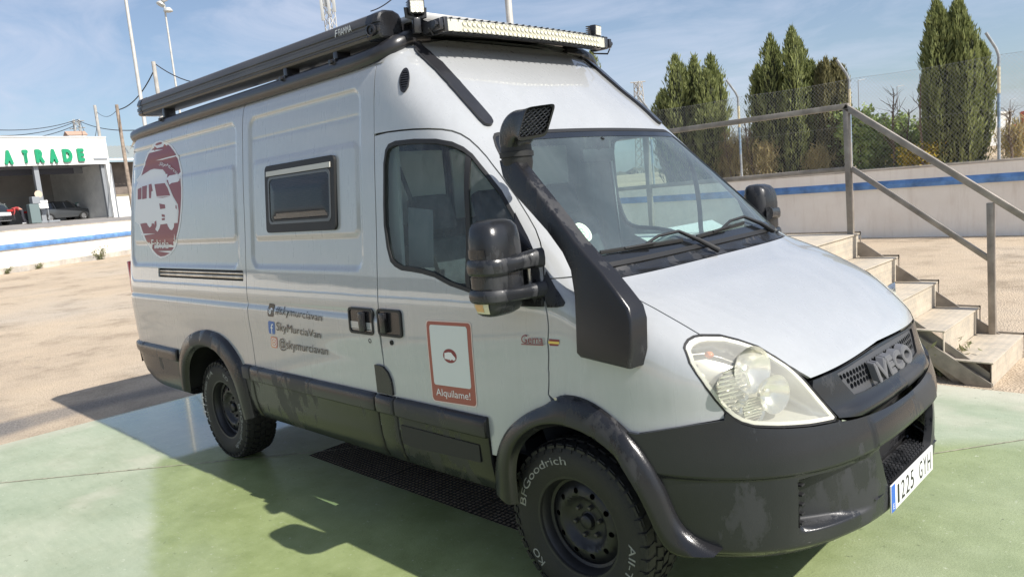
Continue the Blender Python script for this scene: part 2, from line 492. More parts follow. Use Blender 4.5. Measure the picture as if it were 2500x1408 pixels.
def lot_h(x, y):
    x = np.asarray(x, float); y = np.asarray(y, float)
    return .43*sstep(-8, -27, x) + .0*y
def grid_axis(*segs):
    out = []
    for a, b, s in segs: out += list(np.arange(a, b, s))
    out.append(segs[-1][1]); return np.array(out)
def attr_float(me, name, vals):
    a = me.attributes.new(name, 'FLOAT', 'POINT'); a.data.foreach_set('value', np.asarray(vals, np.float32))
def hgrid(name, xs, ys, zf, mt, keep=None, attrs=None):
    X, Y = np.meshgrid(xs, ys, indexing='ij'); Z = zf(X, Y)
    a, b = X.shape
    idx = np.arange(a*b).reshape(a, b)
    Q = np.stack([idx[:-1, :-1], idx[1:, :-1], idx[1:, 1:], idx[:-1, 1:]], -1).reshape(-1, 4)
    if keep is not None:
        cx = (X[:-1, :-1]+X[1:, 1:]).ravel()/2; cy = (Y[:-1, :-1]+Y[1:, 1:]).ravel()/2
        Q = Q[keep(cx, cy)]
    me = bpy.data.meshes.new(name); me.from_pydata(np.stack([X, Y, Z], -1).reshape(-1, 3).tolist(), [], Q.tolist())
    for k, f in (attrs or {}).items(): attr_float(me, k, f(X, Y).ravel())
    o = link_mesh(name, me, mt, smooth=180)
    return tag(o, kind='structure')

WL0 = np.array([-27.83, 2.62]); WL1 = np.array([-31.85, 7.88])     # left wall line
WLD = (WL1-WL0)/np.linalg.norm(WL1-WL0)
CORNER = WL0+WLD*((13.7-WL0[1])/WLD[1])
LEFT_END = WL0-WLD*36
def behind_left(x, y):   # >0 outside the lot
    n = np.array([-WLD[1], WLD[0]])   # towards -x side
    return (x-WL0[0])*n[0]+(y-WL0[1])*n[1]

def bare(X, Y):
    n = fbm(X*1.3+5, Y*1.3, 4, 3)
    d = np.abs(X+6.15-.10*np.sin(Y*1.4))
    strip = (1-sstep(.10, .34, d+.25*(n-.5)))*.75
    patch = sstep(.52, .66, fbm(X*.5+9, Y*.5+2, 4, 8))*sstep(-4.0, .5, Y)*sstep(-8.6, -7.0, X)*sstep(-5.4, -6.0, X)*.9
    return np.clip(strip+patch, 0, .95)
xs = grid_axis((-46, -12, 2), (-12, -8, .25), (-8, -5.5, .08), (-5.5, 12, .5), (12, 60, 6))
ys = grid_axis((-70, -10, 5), (-10, -4, .5), (-4, 3, .08), (3, 13.76, .5))
lot = hgrid('parking_lot', xs, ys, lambda X, Y: lot_h(X, Y), M_LOT, keep=lambda x, y: behind_left(x, y) < .3, attrs={'bare': bare})

# ---- green painted wash pad (wet in places, with a drain slot)
mt, N, L, B = node_mat('green pad paint')
tcn = N.new('ShaderNodeTexCoord'); vec = tcn.outputs['Object']
att = N.new('ShaderNodeAttribute'); att.attribute_name = 'wet'; wet = att.outputs['Fac']
att2 = N.new('ShaderNodeAttribute'); att2.attribute_name = 'puddle'; pud = att2.outputs['Fac']
att3 = N.new('ShaderNodeAttribute'); att3.attribute_name = 'worn'; worn = att3.outputs['Fac']
big = noise_node(N, L, vec, .8, 6, .62); mid = noise_node(N, L, vec, 5, 7, .65); fine = noise_node(N, L, vec, 90, 3, .6)
mps = N.new('ShaderNodeMapping'); mps.inputs['Scale'].default_value = (3.0, 14.0, 1); mps.inputs['Rotation'].default_value = (0, 0, .5); L.new(vec, mps.inputs['Vector'])
brush = noise_node(N, L, mps.outputs['Vector'], 1.6, 7, .7)
dry = ramp_node(N, L, big, [(.3, (.31, .37, .265)), (.55, (.375, .42, .31)), (.75, (.44, .46, .36))])
dry = mix_node(N, L, .45, dry, ramp_node(N, L, brush, [(.3, (.8, .82, .8)), (.6, (1.05, 1.03, 1.02)), (.8, (1.3, 1.2, 1.15))]), 'MULTIPLY')
dry = mix_node(N, L, worn, dry, (.56, .53, .44))
wetc = ramp_node(N, L, mid, [(.3, (.215, .265, .105)), (.6, (.28, .335, .15)), (.8, (.32, .37, .18))])
wetm = math_node(N, L, 'MAXIMUM', wet, math_node(N, L, 'MULTIPLY', pud, .92))
cc = mix_node(N, L, wetm, dry, wetc)
# grit: pale flecks and dark specks, scuffs
fl1 = noise_node(N, L, vec, 24, 4, .8); cc = mix_node(N, L, ramp_node(N, L, fl1, [(.63, (0, 0, 0)), (.70, (.6, .6, .6))]), cc, (.60, .62, .50))
fl2 = noise_node(N, L, vec, 18, 3, .7); cc = mix_node(N, L, ramp_node(N, L, fl2, [(.66, (0, 0, 0)), (.72, (.5, .5, .5))]), cc, (.09, .10, .06))
mpg = N.new('ShaderNodeMapping'); mpg.inputs['Scale'].default_value = (1.1, 9.0, 1); mpg.inputs['Rotation'].default_value = (0, 0, -.35); L.new(vec, mpg.inputs['Vector'])
scf = noise_node(N, L, mpg.outputs['Vector'], 4, 6, .75); cc = mix_node(N, L, ramp_node(N, L, scf, [(.60, (0, 0, 0)), (.80, (.5, .5, .5))]), cc, (.50, .53, .42))
stn = noise_node(N, L, vec, 1.9, 5, .7); cc = mix_node(N, L, .45, cc, ramp_node(N, L, stn, [(.34, (.70, .72, .66)), (.55, (1, 1, 1)), (.75, (1.1, 1.08, 1.1))]), 'MULTIPLY')
L.new(cc, B.inputs['Base Color'])
# thin concrete grime flecks
rw = N.new('ShaderNodeMapRange'); rw.inputs['To Min'].default_value = .72; rw.inputs['To Max'].default_value = .40; L.new(wetm, rw.inputs['Value'])
sp = math_node(N, L, 'MULTIPLY', pud, -.36); rr = math_node(N, L, 'ADD', rw.outputs['Result'], sp, True)
rr = math_node(N, L, 'MAXIMUM', rr, .06)
L.new(rr, B.inputs['Roughness']); L.new(math_node(N, L, 'ADD', math_node(N, L, 'MULTIPLY', wetm, .30), .20), B.inputs['Specular IOR Level'])
bp = N.new('ShaderNodeBump'); bp.inputs['Distance'].default_value = .006
hs = math_node(N, L, 'ADD', fine, math_node(N, L, 'MULTIPLY', mid, .7))
L.new(hs, bp.inputs['Height'])
inv = math_node(N, L, 'SUBTRACT', 1.0, pud, True); st = math_node(N, L, 'MULTIPLY', inv, .38); st = math_node(N, L, 'ADD', st, .03); L.new(st, bp.inputs['Strength'])
L.new(bp.outputs['Normal'], B.inputs['Normal'])
L.new(math_node(N, L, 'MULTIPLY', pud, .5), B.inputs['Coat Weight']); B.inputs['Coat Roughness'].default_value = .03
M_PAD = mt
PX0, PX1, PY0, PY1 = -5.57, 9.0, -8.0, 2.98
GR = (-2.83, -.25, -.58, -.14)     # drain slot x0,x1,y0,y1
def wetf(X, Y):
    n = fbm(X*1.1+3, Y*1.1, 5, 21)-.5
    edge = np.interp(X, [-5.6, -4.8, -4.14, -3.75, -3.34, -2.82, -2.32, -1.92, 0, 3], [-.55, -.75, -1.08, -1.30, -1.48, -1.68, -1.84, -1.97, -2.3, -2.8])
    a = sstep(-.05, .05, Y-edge+.16*n)
    far = sstep(-.20, .15, 1.70+.55*np.clip(X-.6, -.5, 4)-Y+.7*n)                # beyond the van it dries off
    front = sstep(4.6, 3.0, X+.8*n)
    return np.clip(a*far*front, 0, 1)*(1-.30*sstep(.0, .3, n))*(1-.35*sstep(.3, 1.2, X))
def pudf(X, Y):
    n = fbm(X*1.7, Y*1.7+8, 4, 5)-.5
    p1 = sstep(-.05, .05, Y+1.18+.16*n)*sstep(-3.62, -3.76, X+.22*n-.10*(Y+.9))*sstep(-5.58, -5.5, X)*sstep(2.2, 1.8, Y)
    p2 = sstep(-.08, .10, .30-((X+2.35)**2/1.7+(Y+.95)**2/.10)**.5+.35*n)*.35
    p3 = sstep(.05, .13, n)*sstep(-3.5, -2.4, X)*sstep(3, 1.5, X)*sstep(-2.2, -1.2, Y)*sstep(1.6, .9, Y)*.22
    return np.clip(np.maximum(np.maximum(p1, p2), p3), 0, 1)
def wornf(X, Y):
    n = fbm(X*2.3, Y*2.3, 5, 31)
    e = (1-sstep(.0, .30, X-PX0-.22*(n-.3)))*.45
    s = sstep(.56, .70, n)*.35*(1-wetf(X, Y))
    f = (1-sstep(0, .45, PY1-Y-.3*(n-.3)))*.7
    return np.clip(e+s+f, 0, .9)
xs = grid_axis((PX0, 1.6, .05), (1.6, PX1, .2)); xs = np.sort(np.unique(np.concatenate([xs, [GR[0], GR[1]]])))
ys = grid_axis((PY0, -3.0, .25), (-3.0, PY1, .05)); ys = np.sort(np.unique(np.concatenate([ys, [GR[2], GR[3]]])))
pad = hgrid('wash_pad', xs, ys, lambda X, Y: .004+.0*X, M_PAD,
            keep=lambda x, y: ~((x > GR[0]) & (x < GR[1]) & (y > GR[2]) & (y < GR[3])),
            attrs={'wet': wetf, 'puddle': pudf, 'worn': wornf})
# pad joint (a cut between two pours)
j0 = atz(0, 1180, 0); j1 = atz(560, 1125, 0); jd = (j1-j0)/np.linalg.norm(j1-j0)
M_JOINT = mat('joint filler', (.40, .36, .27), .9, var=.5, vscale=20)
mb = MB(); jn = np.array([-jd[1], jd[0], 0])
pp = []
for i in range(60):
    t = -1.5+i*.083; p = j0+jd*t; w = .004+.003*rng.random()
    pp.append([p+jn*w+[0, 0, .008], p-jn*w+[0, 0, .008]])
mb.grid(pp); tag(mb.build('pad_joint', M_JOINT), kind='structure')
k0 = atz(2285, 1108, 0); k1 = atz(2500, 1075, 0); kd = (k1-k0)/np.linalg.norm(k1-k0); kn = np.array([-kd[1], kd[0], 0])
mb = MB(); mb.grid([[k0+kd*(-1.2+i*.1)+kn*.004+[0, 0, .008], k0+kd*(-1.2+i*.1)-kn*.004+[0, 0, .008]] for i in range(50)])
tag(mb.build('pad_joint', M_JOINT), kind='structure')

# ---- plateau behind the right hand wall and forecourt behind the left hand wall
M_DRY = mat('dry field soil', (.47, .36, .23), .95, var=.45, vscale=.25, bump=.5, bscale=2)
xs = grid_axis((-500, -60, 40), (-60, 40, 4), (40, 500, 40)); ys = grid_axis((13.95, 40, 2), (40, 200, 16), (200, 900, 70))
def plat(X, Y): return 1.38+.43*sstep(-8, -27, X)+.02*np.clip(Y-20, 0, 60)*0+.25*fbm(X*.05, Y*.05, 3, 4)*sstep(18, 50, Y)
hgrid('field', xs, ys, plat, M_DRY, keep=lambda x, y: (behind_left(x, y) < .2) | (y > 0))
M_FORE = mat('forecourt asphalt', (.30, .275, .25), .9, var=.35, vscale=.5, bump=.3, bscale=20)
xs = grid_axis((-400, -120, 40), (-120, -20, 2.5), (-20, 10, 5)); ys = grid_axis((-160, -40, 20), (-40, 13.95, 2.5))
def foreh(X, Y): return 1.87+.42*sstep(0, 22, behind_left(X, Y))
n_ = np.array([-WLD[1], WLD[0]])
# sheared grid that follows the wall line
U_, V_ = np.meshgrid(np.array([-60, -40, -30, -20, -10, 0, 5, 10, float(np.dot(CORNER-WL0, WLD)), 40, 80]), np.array([.10, 2, 5, 10, 16, 22, 40, 80, 200, 400]), indexing='ij')
XX = WL0[0]+WLD[0]*U_+n_[0]*V_; YY = WL0[1]+WLD[1]*U_+n_[1]*V_
mb = MB(); mb.grid(np.stack([XX, YY, foreh(XX, YY)], -1)); tag(mb.build('forecourt', M_FORE, smooth=180), kind='structure')

# ---- perimeter walls: white render, blue band, concrete coping
def wall_mat(name, base, base2):
    mt, N, L, B = node_mat(name)
    tcn = N.new('ShaderNodeTexCoord'); vec = tcn.outputs['Object']
    a = noise_node(N, L, vec, .9, 6, .65); mpn = N.new('ShaderNodeMapping'); mpn.inputs['Scale'].default_value = (2.5, 2.5, .35); L.new(vec, mpn.inputs['Vector'])
    s = noise_node(N, L, mpn.outputs['Vector'], 2.2, 7, .7); sm = noise_node(N, L, vec, 7, 6, .75)
    c = ramp_node(N, L, a, [(.3, base2), (.6, base)])
    c = mix_node(N, L, .35, c, ramp_node(N, L, s, [(.30, (.70, .64, .58)), (.5, (1, 1, 1))]), 'MULTIPLY')
    c = mix_node(N, L, ramp_node(N, L, sm, [(.70, (0, 0, 0)), (.74, (1, 1, 1))]), c, (.34, .29, .25))
    L.new(c, B.inputs['Base Color']); B.inputs['Roughness'].default_value = .88
    bp = N.new('ShaderNodeBump'); bp.inputs['Strength'].default_value = .25; bp.inputs['Distance'].default_value = .01
    L.new(sm, bp.inputs['Height']); L.new(bp.outputs['Normal'], B.inputs['Normal'])
    return mt
M_WALL = wall_mat('wall render', (.92, .87, .78), (.84, .775, .68))
M_BLUE = mat('blue band paint', (.13, .27, .52), .75, var=.4, vscale=3, bump=.2, bscale=20)
M_COPE = mat('coping concrete', (.56, .51, .44), .9, var=.3, vscale=2, bump=.3, bscale=30)
def wall(name, label, a, b, htop, zstripe, extra=None):
    a = np.array(a, float); b = np.array(b, float); d = (b-a); Ln = np.linalg.norm(d); d /= Ln; n = np.array([d[1], -d[0]])  # n faces the lot
    root = empty(name, (a[0], a[1], 0), label, 'wall')
    def strip(nm, z0, z1, t0, t1, mt):
        mb = MB(); k = max(2, int(Ln/1.5)); rows = []
        for i in range(k+1):
            p = a+d*Ln*i/k; h = float(lot_h(p[0], p[1]))
            f = p+n*t1-a; g = p+n*t0-a
            rows.append([(g[0], g[1], h+z0), (f[0], f[1], h+z0), (f[0], f[1], h+z1), (g[0], g[1], h+z1), (g[0], g[1], h+z0)])
        mb.grid(rows)
        mb.add(rows[0][:4], [(0, 1, 2, 3)]); mb.add(rows[-1][:4], [(3, 2, 1, 0)])
        return mb.build(nm, mt, root)
    strip('render_face', -.3, htop-.005, -.22, 0, M_WALL)
    mb = MB(); k = max(2, int(Ln/1.5)); rows = []; zm = (zstripe[0]+zstripe[1])/2
    for i in range(k+1):
        p = a+d*Ln*i/k; h = float(lot_h(p[0], p[1])); g = p-n*.004-a; f = p+n*.055-a
        rows.append([(g[0], g[1], h+zstripe[0]), (f[0], f[1], h+zstripe[0]+.004), (f[0], f[1], h+zm), (g[0], g[1], h+zstripe[1]), (g[0], g[1], h+zstripe[0])])
    mb.grid(rows); mb.build('blue_band', M_BLUE, root)
    strip('coping', htop, htop+.035, -.25, .012, M_COPE)
    if extra: strip('base_ledge', -.3, extra, -.004, .06, M_COPE)
    return root
wall('perimeter_wall', 'long cream wall with blue band carrying the wire fence behind the stairs', (CORNER[0], 13.7), (14, 13.7), 1.42, (1.03, 1.20))
wall('perimeter_wall', 'low cream wall with blue band below the garage forecourt', LEFT_END, WL0+WLD*float(np.dot(CORNER-WL0, WLD)-.25), 1.40, (.79, .98), .20)
# wall closing the lot behind the photographer (mirrored in the van's flank)
wall('perimeter_wall', 'cream wall across the lot that is mirrored in the flank of the van', (14, -19), (-11.2, -19), 1.3, (.9, 1.06))

# ---- hills
M_HILL = mat('dry scrub hill', (.30, .235, .15), .95, var=.5, vscale=.02, bump=.4, bscale=.2, col2=(.16, .15, .09))
M_HILL2 = mat('dark scrub hill', (.105, .10, .07), .95, var=.5, vscale=.02, col2=(.065, .07, .05))
def hill(name, cen, wid, dep, hgt, seed, mt, ang=0, base=0.):
    U, V = np.meshgrid(np.linspace(-1, 1, 61), np.linspace(-1, 1, 25), indexing='ij')
    h = hgt*(1-U**2)**1.1*(1-V**2)*(.65+.7*fbm(U*3+seed, V*2, 5, seed))+base-1.0
    x = U*wid; y = V*dep; ca, sa = math.cos(ang), math.sin(ang)
    mb = MB(); mb.grid(np.stack([cen[0]+x*ca-y*sa, cen[1]+x*sa+y*ca, h], -1))
    return tag(mb.build(name, mt, smooth=180), kind='structure')
hp = atd(-260, 400, 420)
hill('hill', (hp[0], hp[1]), 150, 90, 55, 3, M_HILL, ang=math.atan2(RIGHT[1], RIGHT[0]))
hill('hill', (-150, -420), 420, 120, 62, 9, M_HILL2, ang=.15)
hill('hill', (260, -330), 260, 110, 40, 14, M_HILL2, ang=.7)
hp = atd(1500, 330, 700)
hill('hill', (hp[0], hp[1]), 420, 90, 6, 6, M_HILL, ang=math.atan2(RIGHT[1], RIGHT[0]))
# ================================================================== drain, stairs, fence
M_STEEL_D = mat('drain steel', (.10, .09, .075), .55, .7, var=.5, vscale=30)
M_PIT = mat('drain pit', (.02, .02, .018), .9)
mb = MB(); x0, x1, y0, y1 = GR
mb.grid([[(x0, y0, -.25), (x0, y1, -.25)], [(x1, y0, -.25), (x1, y1, -.25)]])
for a, b in (((x0, y0), (x1, y0)), ((x1, y0), (x1, y1)), ((x1, y1), (x0, y1)), ((x0, y1), (x0, y0))):
    mb.add([(*a, -.25), (*b, -.25), (*b, .004), (*a, .004)], [(0, 1, 2, 3)])
tag(mb.build('drain_channel', M_PIT), kind='structure')
ng = 3; gl = (x1-x0)/ng
proto = None
for g in range(ng):
    loc = (x0+gl*g, y0, 0); glab = ('rusty drain grating between the rear wheel and the sliding door', 'rusty drain grating under the sliding door', 'rusty drain grating running up to the front wheel')[g]
    if proto is None:
        proto = empty('drain_grate', loc, glab, 'drain', 'gratings over the floor drain')
        mb = MB(); W = y1-y0
        for k in range(16): yy = .012+(W-.024)*k/15; mb.box((.006, yy-.0025, -.028), (gl-.006, yy+.0025, .003))
        mb.build('bearing_bars', M_STEEL_D, proto)
        mb = MB(); nc = 26
        for k in range(nc+1): xx = .006+(gl-.012)*k/nc; mb.box((xx-.0022, .006, -.020), (xx+.0022, W-.006, .0055))
        mb.build('cross_bars', M_STEEL_D, proto)
        for a, b in (((.001, .001), (.006, W-.001)), ((gl-.006, .001), (gl-.001, W-.001))):
            mb = MB(); mb.box((*a, -.03), (*b, .004)); mb.build('edge_bar', M_STEEL_D, proto)
    else:
        dup(proto, loc, label=glab)

# ---- checker plate stairs and platform
mt, N, L, B = node_mat('checker plate')
tcn = N.new('ShaderNodeTexCoord'); vec = tcn.outputs['Object']
mp1 = N.new('ShaderNodeMapping'); mp1.inputs['Scale'].default_value = (28, 28, 28); mp1.inputs['Rotation'].default_value = (0, 0, R(45)); L.new(vec, mp1.inputs['Vector'])
ch = N.new('ShaderNodeTexChecker'); ch.inputs['Scale'].default_value = 1; L.new(mp1.outputs['Vector'], ch.inputs['Vector'])
w1 = N.new('ShaderNodeTexWave'); w1.inputs['Scale'].default_value = 9; w1.bands_direction = 'DIAGONAL'; L.new(vec, w1.inputs['Vector'])
dust = noise_node(N, L, vec, 6, 7, .7)
c = ramp_node(N, L, dust, [(.3, (.40, .36, .30)), (.55, (.55, .475, .37)), (.75, (.60, .52, .42))])
c = mix_node(N, L, .35, c, ramp_node(N, L, ch.outputs['Fac'], [(.4, (.75, .8, .85)), (.6, (1, 1, 1))]), 'MULTIPLY')
L.new(c, B.inputs['Base Color']); B.inputs['Roughness'].default_value = .72; B.inputs['Metallic'].default_value = .15
bp = N.new('ShaderNodeBump'); bp.inputs['Strength'].default_value = .7; bp.inputs['Distance'].default_value = .006
L.new(ch.outputs['Fac'], bp.inputs['Height']); L.new(bp.outputs['Normal'], B.inputs['Normal'])
M_CHECK = mt
M_RAIL = mat('galvanised rail', (.34, .30, .255), .55, .35, var=.35, vscale=5, bump=.1, bscale=60)
st = empty('metal_staircase', (.6, 3.56, 0), 'dusty checker plate metal stairs with handrail up to the washing platform', 'staircase')
def P_(x, y, z): return (x-.6, y-3.56, z)
yn, yf = 3.05, 4.07
zt = [.19, .405, .62, .84, 1.06]; xf_ = [.62, .305, -.01, -.33, -.66]
for i in range(5):
    z1 = zt[i]; z0 = 0 if i == 0 else zt[i-1]; xa = xf_[i]; xb = xf_[i+1] if i < 4 else xa-6.0
    bow = .012 if i == 0 else .004
    mb = MB(); mb.bbox(P_(xb-.0, yn, z1-.012), P_(xa+.012, yf, z1), .003); mb.build('tread', M_CHECK, st, smooth=30)
    mb = MB(); mb.box(P_(xa-.006, yn+.01, z0+.002), P_(xa, yf-.01, z1-.012)); mb.build('riser', M_CHECK, st)
# stringers (sawtooth plate far side, flat bar near side)
for y in (yn+.05, yf-.03):
    poly = [(.60, 0), (.60, .10), (-.62, .98), (-6.6, .98), (-6.6, .86), (-.66, .86), (.36, 0)]
    mb = MB(); mb.prism([P_(x, y, z) for x, z in poly], (0, -.006, 0), (0, .006, 0)); mb.build('stringer', M_RAIL, st)
mb = MB()
pts = [(.635, 0), (.635, .205)]
for i in range(5):
    pts.append((xf_[i]+.013, zt[i]+.012)); 
    nx = xf_[i+1] if i < 4 else -6.6
    pts.append((nx+.013 if i < 4 else nx, zt[i]+.012))
for a, b in zip(pts[:-1], pts[1:]):
    xlo, xhi = sorted((a[0], b[0])); zlo, zhi = sorted((a[1], b[1]))
    mb.box(P_(xlo-.004, yf, zlo-.03), P_(xhi+.004, yf+.008, zhi+.004))
mb.build('step_edge_trim', M_RAIL, st)
for x in (-2.5, -4.5, -6.4):
    for y in (yn+.06, yf-.08):
        mb = MB(); mb.box(P_(x-.03, y-.03, 0), P_(x+.03, y+.03, 1.045)); mb.build('platform_leg', M_RAIL, st)
# sloping brace below the first steps on the near side
mb = MB(); mb.prism([P_(x, yn, z) for x, z in ((.62, 0), (.62, .03), (-.62, .86), (-.62, .74), (.46, 0))], (0, -.004, 0), (0, .03, 0)); mb.build('brace', M_RAIL, st)
def bar(nm, a, b, w=.025, t=.02):
    a = Vector(P_(*a)); b = Vector(P_(*b)); d = (b-a); q = d.to_track_quat('X', 'Z').to_matrix().to_4x4(); q.translation = a
    mb = MB(); mb.bbox((0, -t, -w), (d.length, t, w), .004, q); return mb.build(nm, M_RAIL, st, smooth=40)
yr = 4.03
for x, z0, z1 in ((-.71, .7, 2.20), (.42, .19, 1.29), (-2.9, .9, 2.20), (-5.0, .9, 2.20)): bar('post', (x, yr, z0), (x-.012, yr, z1), .026, .026)
bar('handrail', (-.735, yr, 2.225), (1.02, yr, .875), .026, .026)
bar('handrail', (-.70, yr, 2.225), (-6.6, yr, 2.195), .026, .026)
bar('mid_rail', (-.69, yr, 1.66), (.43, yr, .80), .022, .018)
bar('mid_rail', (-.74, yr, 1.66), (-6.6, yr, 1.60), .022, .018)

# ---- chain link fence on the wall
M_WIRE = mat('galvanised wire', (.42, .42, .41), .45, .6)
M_PB = mat('post blue paint', (.23, .33, .44), .7, var=.4, vscale=9)
M_PY = mat('post cream paint', (.62, .55, .36), .7, var=.3, vscale=9)
M_PG = mat('post grey paint', (.33, .36, .38), .7, var=.3, vscale=9)
YF = 13.83; ZF0 = 1.445
fen = empty('chain_link_fence', (-8, YF, ZF0), 'galvanised chain link fence with cranked blue and cream posts on the wall', 'fence')
def Q_(x, y, z): return (x+8, y-YF, z-ZF0)
def post_at(px, y=YF): return aty(px[0], px[1], y)
post_px = [(2439, 388), (2079, 412), (1811, 432), (1597, 447)]
pxs = [float(post_at(p)[0]) for p in post_px]
dx = (pxs[0]-pxs[-1])/(len(pxs)-1)
allx = [pxs[0]+dx, pxs[0]+2*dx]+pxs+[pxs[-1]-dx*k for k in range(1, 7)]
HF = 1.95
for x in allx:
    root = None
    mb = MB(); mb.cm = 0
    mb.tube([Q_(x, YF, ZF0-.02), Q_(x, YF, ZF0+.62)], .028, 8); mb.cm = 1
    mb.tube([Q_(x, YF, ZF0+.62), Q_(x, YF, ZF0+1.25)], .028, 8); mb.cm = 2
    mb.tube([Q_(x, YF, ZF0+1.25), Q_(x, YF, ZF0+1.75)], .028, 8); mb.cm = 3
    mb.tube([Q_(x, YF, ZF0+1.75), Q_(x, YF, ZF0+1.95), Q_(x-.03, YF-.06, ZF0+2.08), Q_(x-.16, YF-.22, ZF0+2.38)], .026, 8)
    mb.build('post', [M_PG, M_PB, M_PY, M_PG], fen, smooth=50)
xa, xb = min(allx), max(allx); pitch = .075; H = HF
V_ = []; F_ = []
def wire(p, q, r=.0020):
    p = Vector(p); q = Vector(q); d = (q-p).normalized(); a = d.cross(Vector((0, 1, 0))).normalized(); b = Vector((0, 1, 0))
    k = len(V_)
    for c in (p, q):
        for an in (90, 210, 330): V_.append(tuple(c+a*(r*math.cos(R(an)))+b*(r*math.sin(R(an)))))
    F_.extend([(k, k+1, k+4, k+3), (k+1, k+2, k+5, k+4), (k+2, k, k+3, k+5)])
x = xa-H
while x < xb:
    for s in (1, -1):
        # diagonal from bottom (x) to top (x+H*.95)
        p0 = np.array([x, 0.0]); p1 = np.array([x+H*.9, H])
        def clip(t0, t1): return
        u0, u1 = 0., 1.
        if p0[0] < xa: u0 = (xa-p0[0])/(p1[0]-p0[0])
        if p1[0] > xb: u1 = (xb-p0[0])/(p1[0]-p0[0])
        if u1 <= u0: continue
        a = p0+(p1-p0)*u0; b = p0+(p1-p0)*u1
        if s < 0: a[1] = H-a[1]; b[1] = H-b[1]
        # break the wire into bits so it wanders like a hand stretched net
        k = max(1, int((u1-u0)*8)); prev = None
        for i in range(k+1):
            c = a+(b-a)*i/k
            wob = .012*math.sin(c[0]*2.1+c[1]*3.3)+.008*math.sin(c[0]*5+1)
            sag = -.03*math.sin(math.pi*(((c[0]-xa) % dx)/dx))*c[1]/H
            cur = Q_(c[0]+wob, YF-.03+wob*.5+.004*s, ZF0+.02+c[1]+sag)
            if prev is not None: wire(prev, cur)
            prev = cur
    x += pitch
for zz in (.03, .98, H+.01):
    n = 120; prev = None
    for i in range(n+1):
        xx = xa+(xb-xa)*i/n; sag = -.03*math.sin(math.pi*(((xx-xa) % dx)/dx))*zz/H
        cur = Q_(xx, YF-.03, ZF0+zz+sag)
        if prev is not None: wire(prev, cur, .0022)
        prev = cur
mo = mesh_obj('wire_mesh', V_, F_, M_WIRE, fen); mo['kind'] = 'stuff'
# ================================================================== VAN BODY
def paint_mat():
    mt, N, L, B = node_mat('pale grey van paint')
    tcn = N.new('ShaderNodeTexCoord'); vec = tcn.outputs['Object']
    a = noise_node(N, L, vec, 2.5, 6, .6)
    mpn = N.new('ShaderNodeMapping'); mpn.inputs['Scale'].default_value = (9, 9, 1.1); L.new(vec, mpn.inputs['Vector'])
    s = noise_node(N, L, mpn.outputs['Vector'], 3, 6, .7)      # dried water runs
    c = ramp_node(N, L, a, [(.3, (.385, .395, .397)), (.7, (.415, .425, .427))])
    c = mix_node(N, L, .16, c, ramp_node(N, L, s, [(.35, (.75, .75, .73)), (.55, (1, 1, 1)), (.7, (1.1, 1.1, 1.1))]), 'MULTIPLY')
    L.new(c, B.inputs['Base Color'])
    r_ = ramp_node(N, L, s, [(.35, (.34, .34, .34)), (.65, (.26, .26, .26))]); L.new(r_, B.inputs['Roughness'])
    B.inputs['Coat Weight'].default_value = 1.0; B.inputs['Coat Roughness'].default_value = .022; B.inputs['Coat IOR'].default_value = 1.75
    wob = noise_node(N, L, vec, 3.2, 2, .4)
    bp = N.new('ShaderNodeBump'); bp.inputs['Strength'].default_value = .06; bp.inputs['Distance'].default_value = .012
    L.new(wob, bp.inputs['Height']); L.new(bp.outputs['Normal'], B.inputs['Coat Normal'])
    return mt
M_PAINT = paint_mat()
def plastic_mat(name, dark, light, rough):
    mt, N, L, B = node_mat(name)
    tcn = N.new('ShaderNodeTexCoord'); vec = tcn.outputs['Object']
    mpn = N.new('ShaderNodeMapping'); mpn.inputs['Scale'].default_value = (1, 1, .45); L.new(vec, mpn.inputs['Vector'])
    a = noise_node(N, L, mpn.outputs['Vector'], 3.4, 9, .66); f = noise_node(N, L, vec, 260, 2, .5)
    c = ramp_node(N, L, a, [(.30, dark), (.535, tuple(x*1.15 for x in dark)), (.56, light), (.75, tuple(x*1.2 for x in light))]); L.new(c, B.inputs['Base Color'])
    r_ = ramp_node(N, L, a, [(.535, (rough*.55,)*3), (.56, (rough*1.25,)*3)]); L.new(r_, B.inputs['Roughness'])
    bp = N.new('ShaderNodeBump'); bp.inputs['Strength'].default_value = .22; bp.inputs['Distance'].default_value = .002
    L.new(f, bp.inputs['Height']); L.new(bp.outputs['Normal'], B.inputs['Normal'])
    return mt
M_PLAS = plastic_mat('weathered black plastic', (.012, .012, .0135), (.027, .027, .029), .44)
M_PLAS2 = plastic_mat('grey black bumper plastic', (.015, .016, .018), (.030, .031, .034), .44)
M_RUB = mat('rubber seal', (.012, .012, .012), .55)
M_INNER = mat('van inner shell', (.03, .03, .032), .8)
M_BLACKGLOSS = mat('black gloss paint', (.012, .012, .014), .25, coat=.3)

van = empty('camper_van', (0, 0, 0), 'pale grey high roof camper van parked on the green wash pad', 'van')

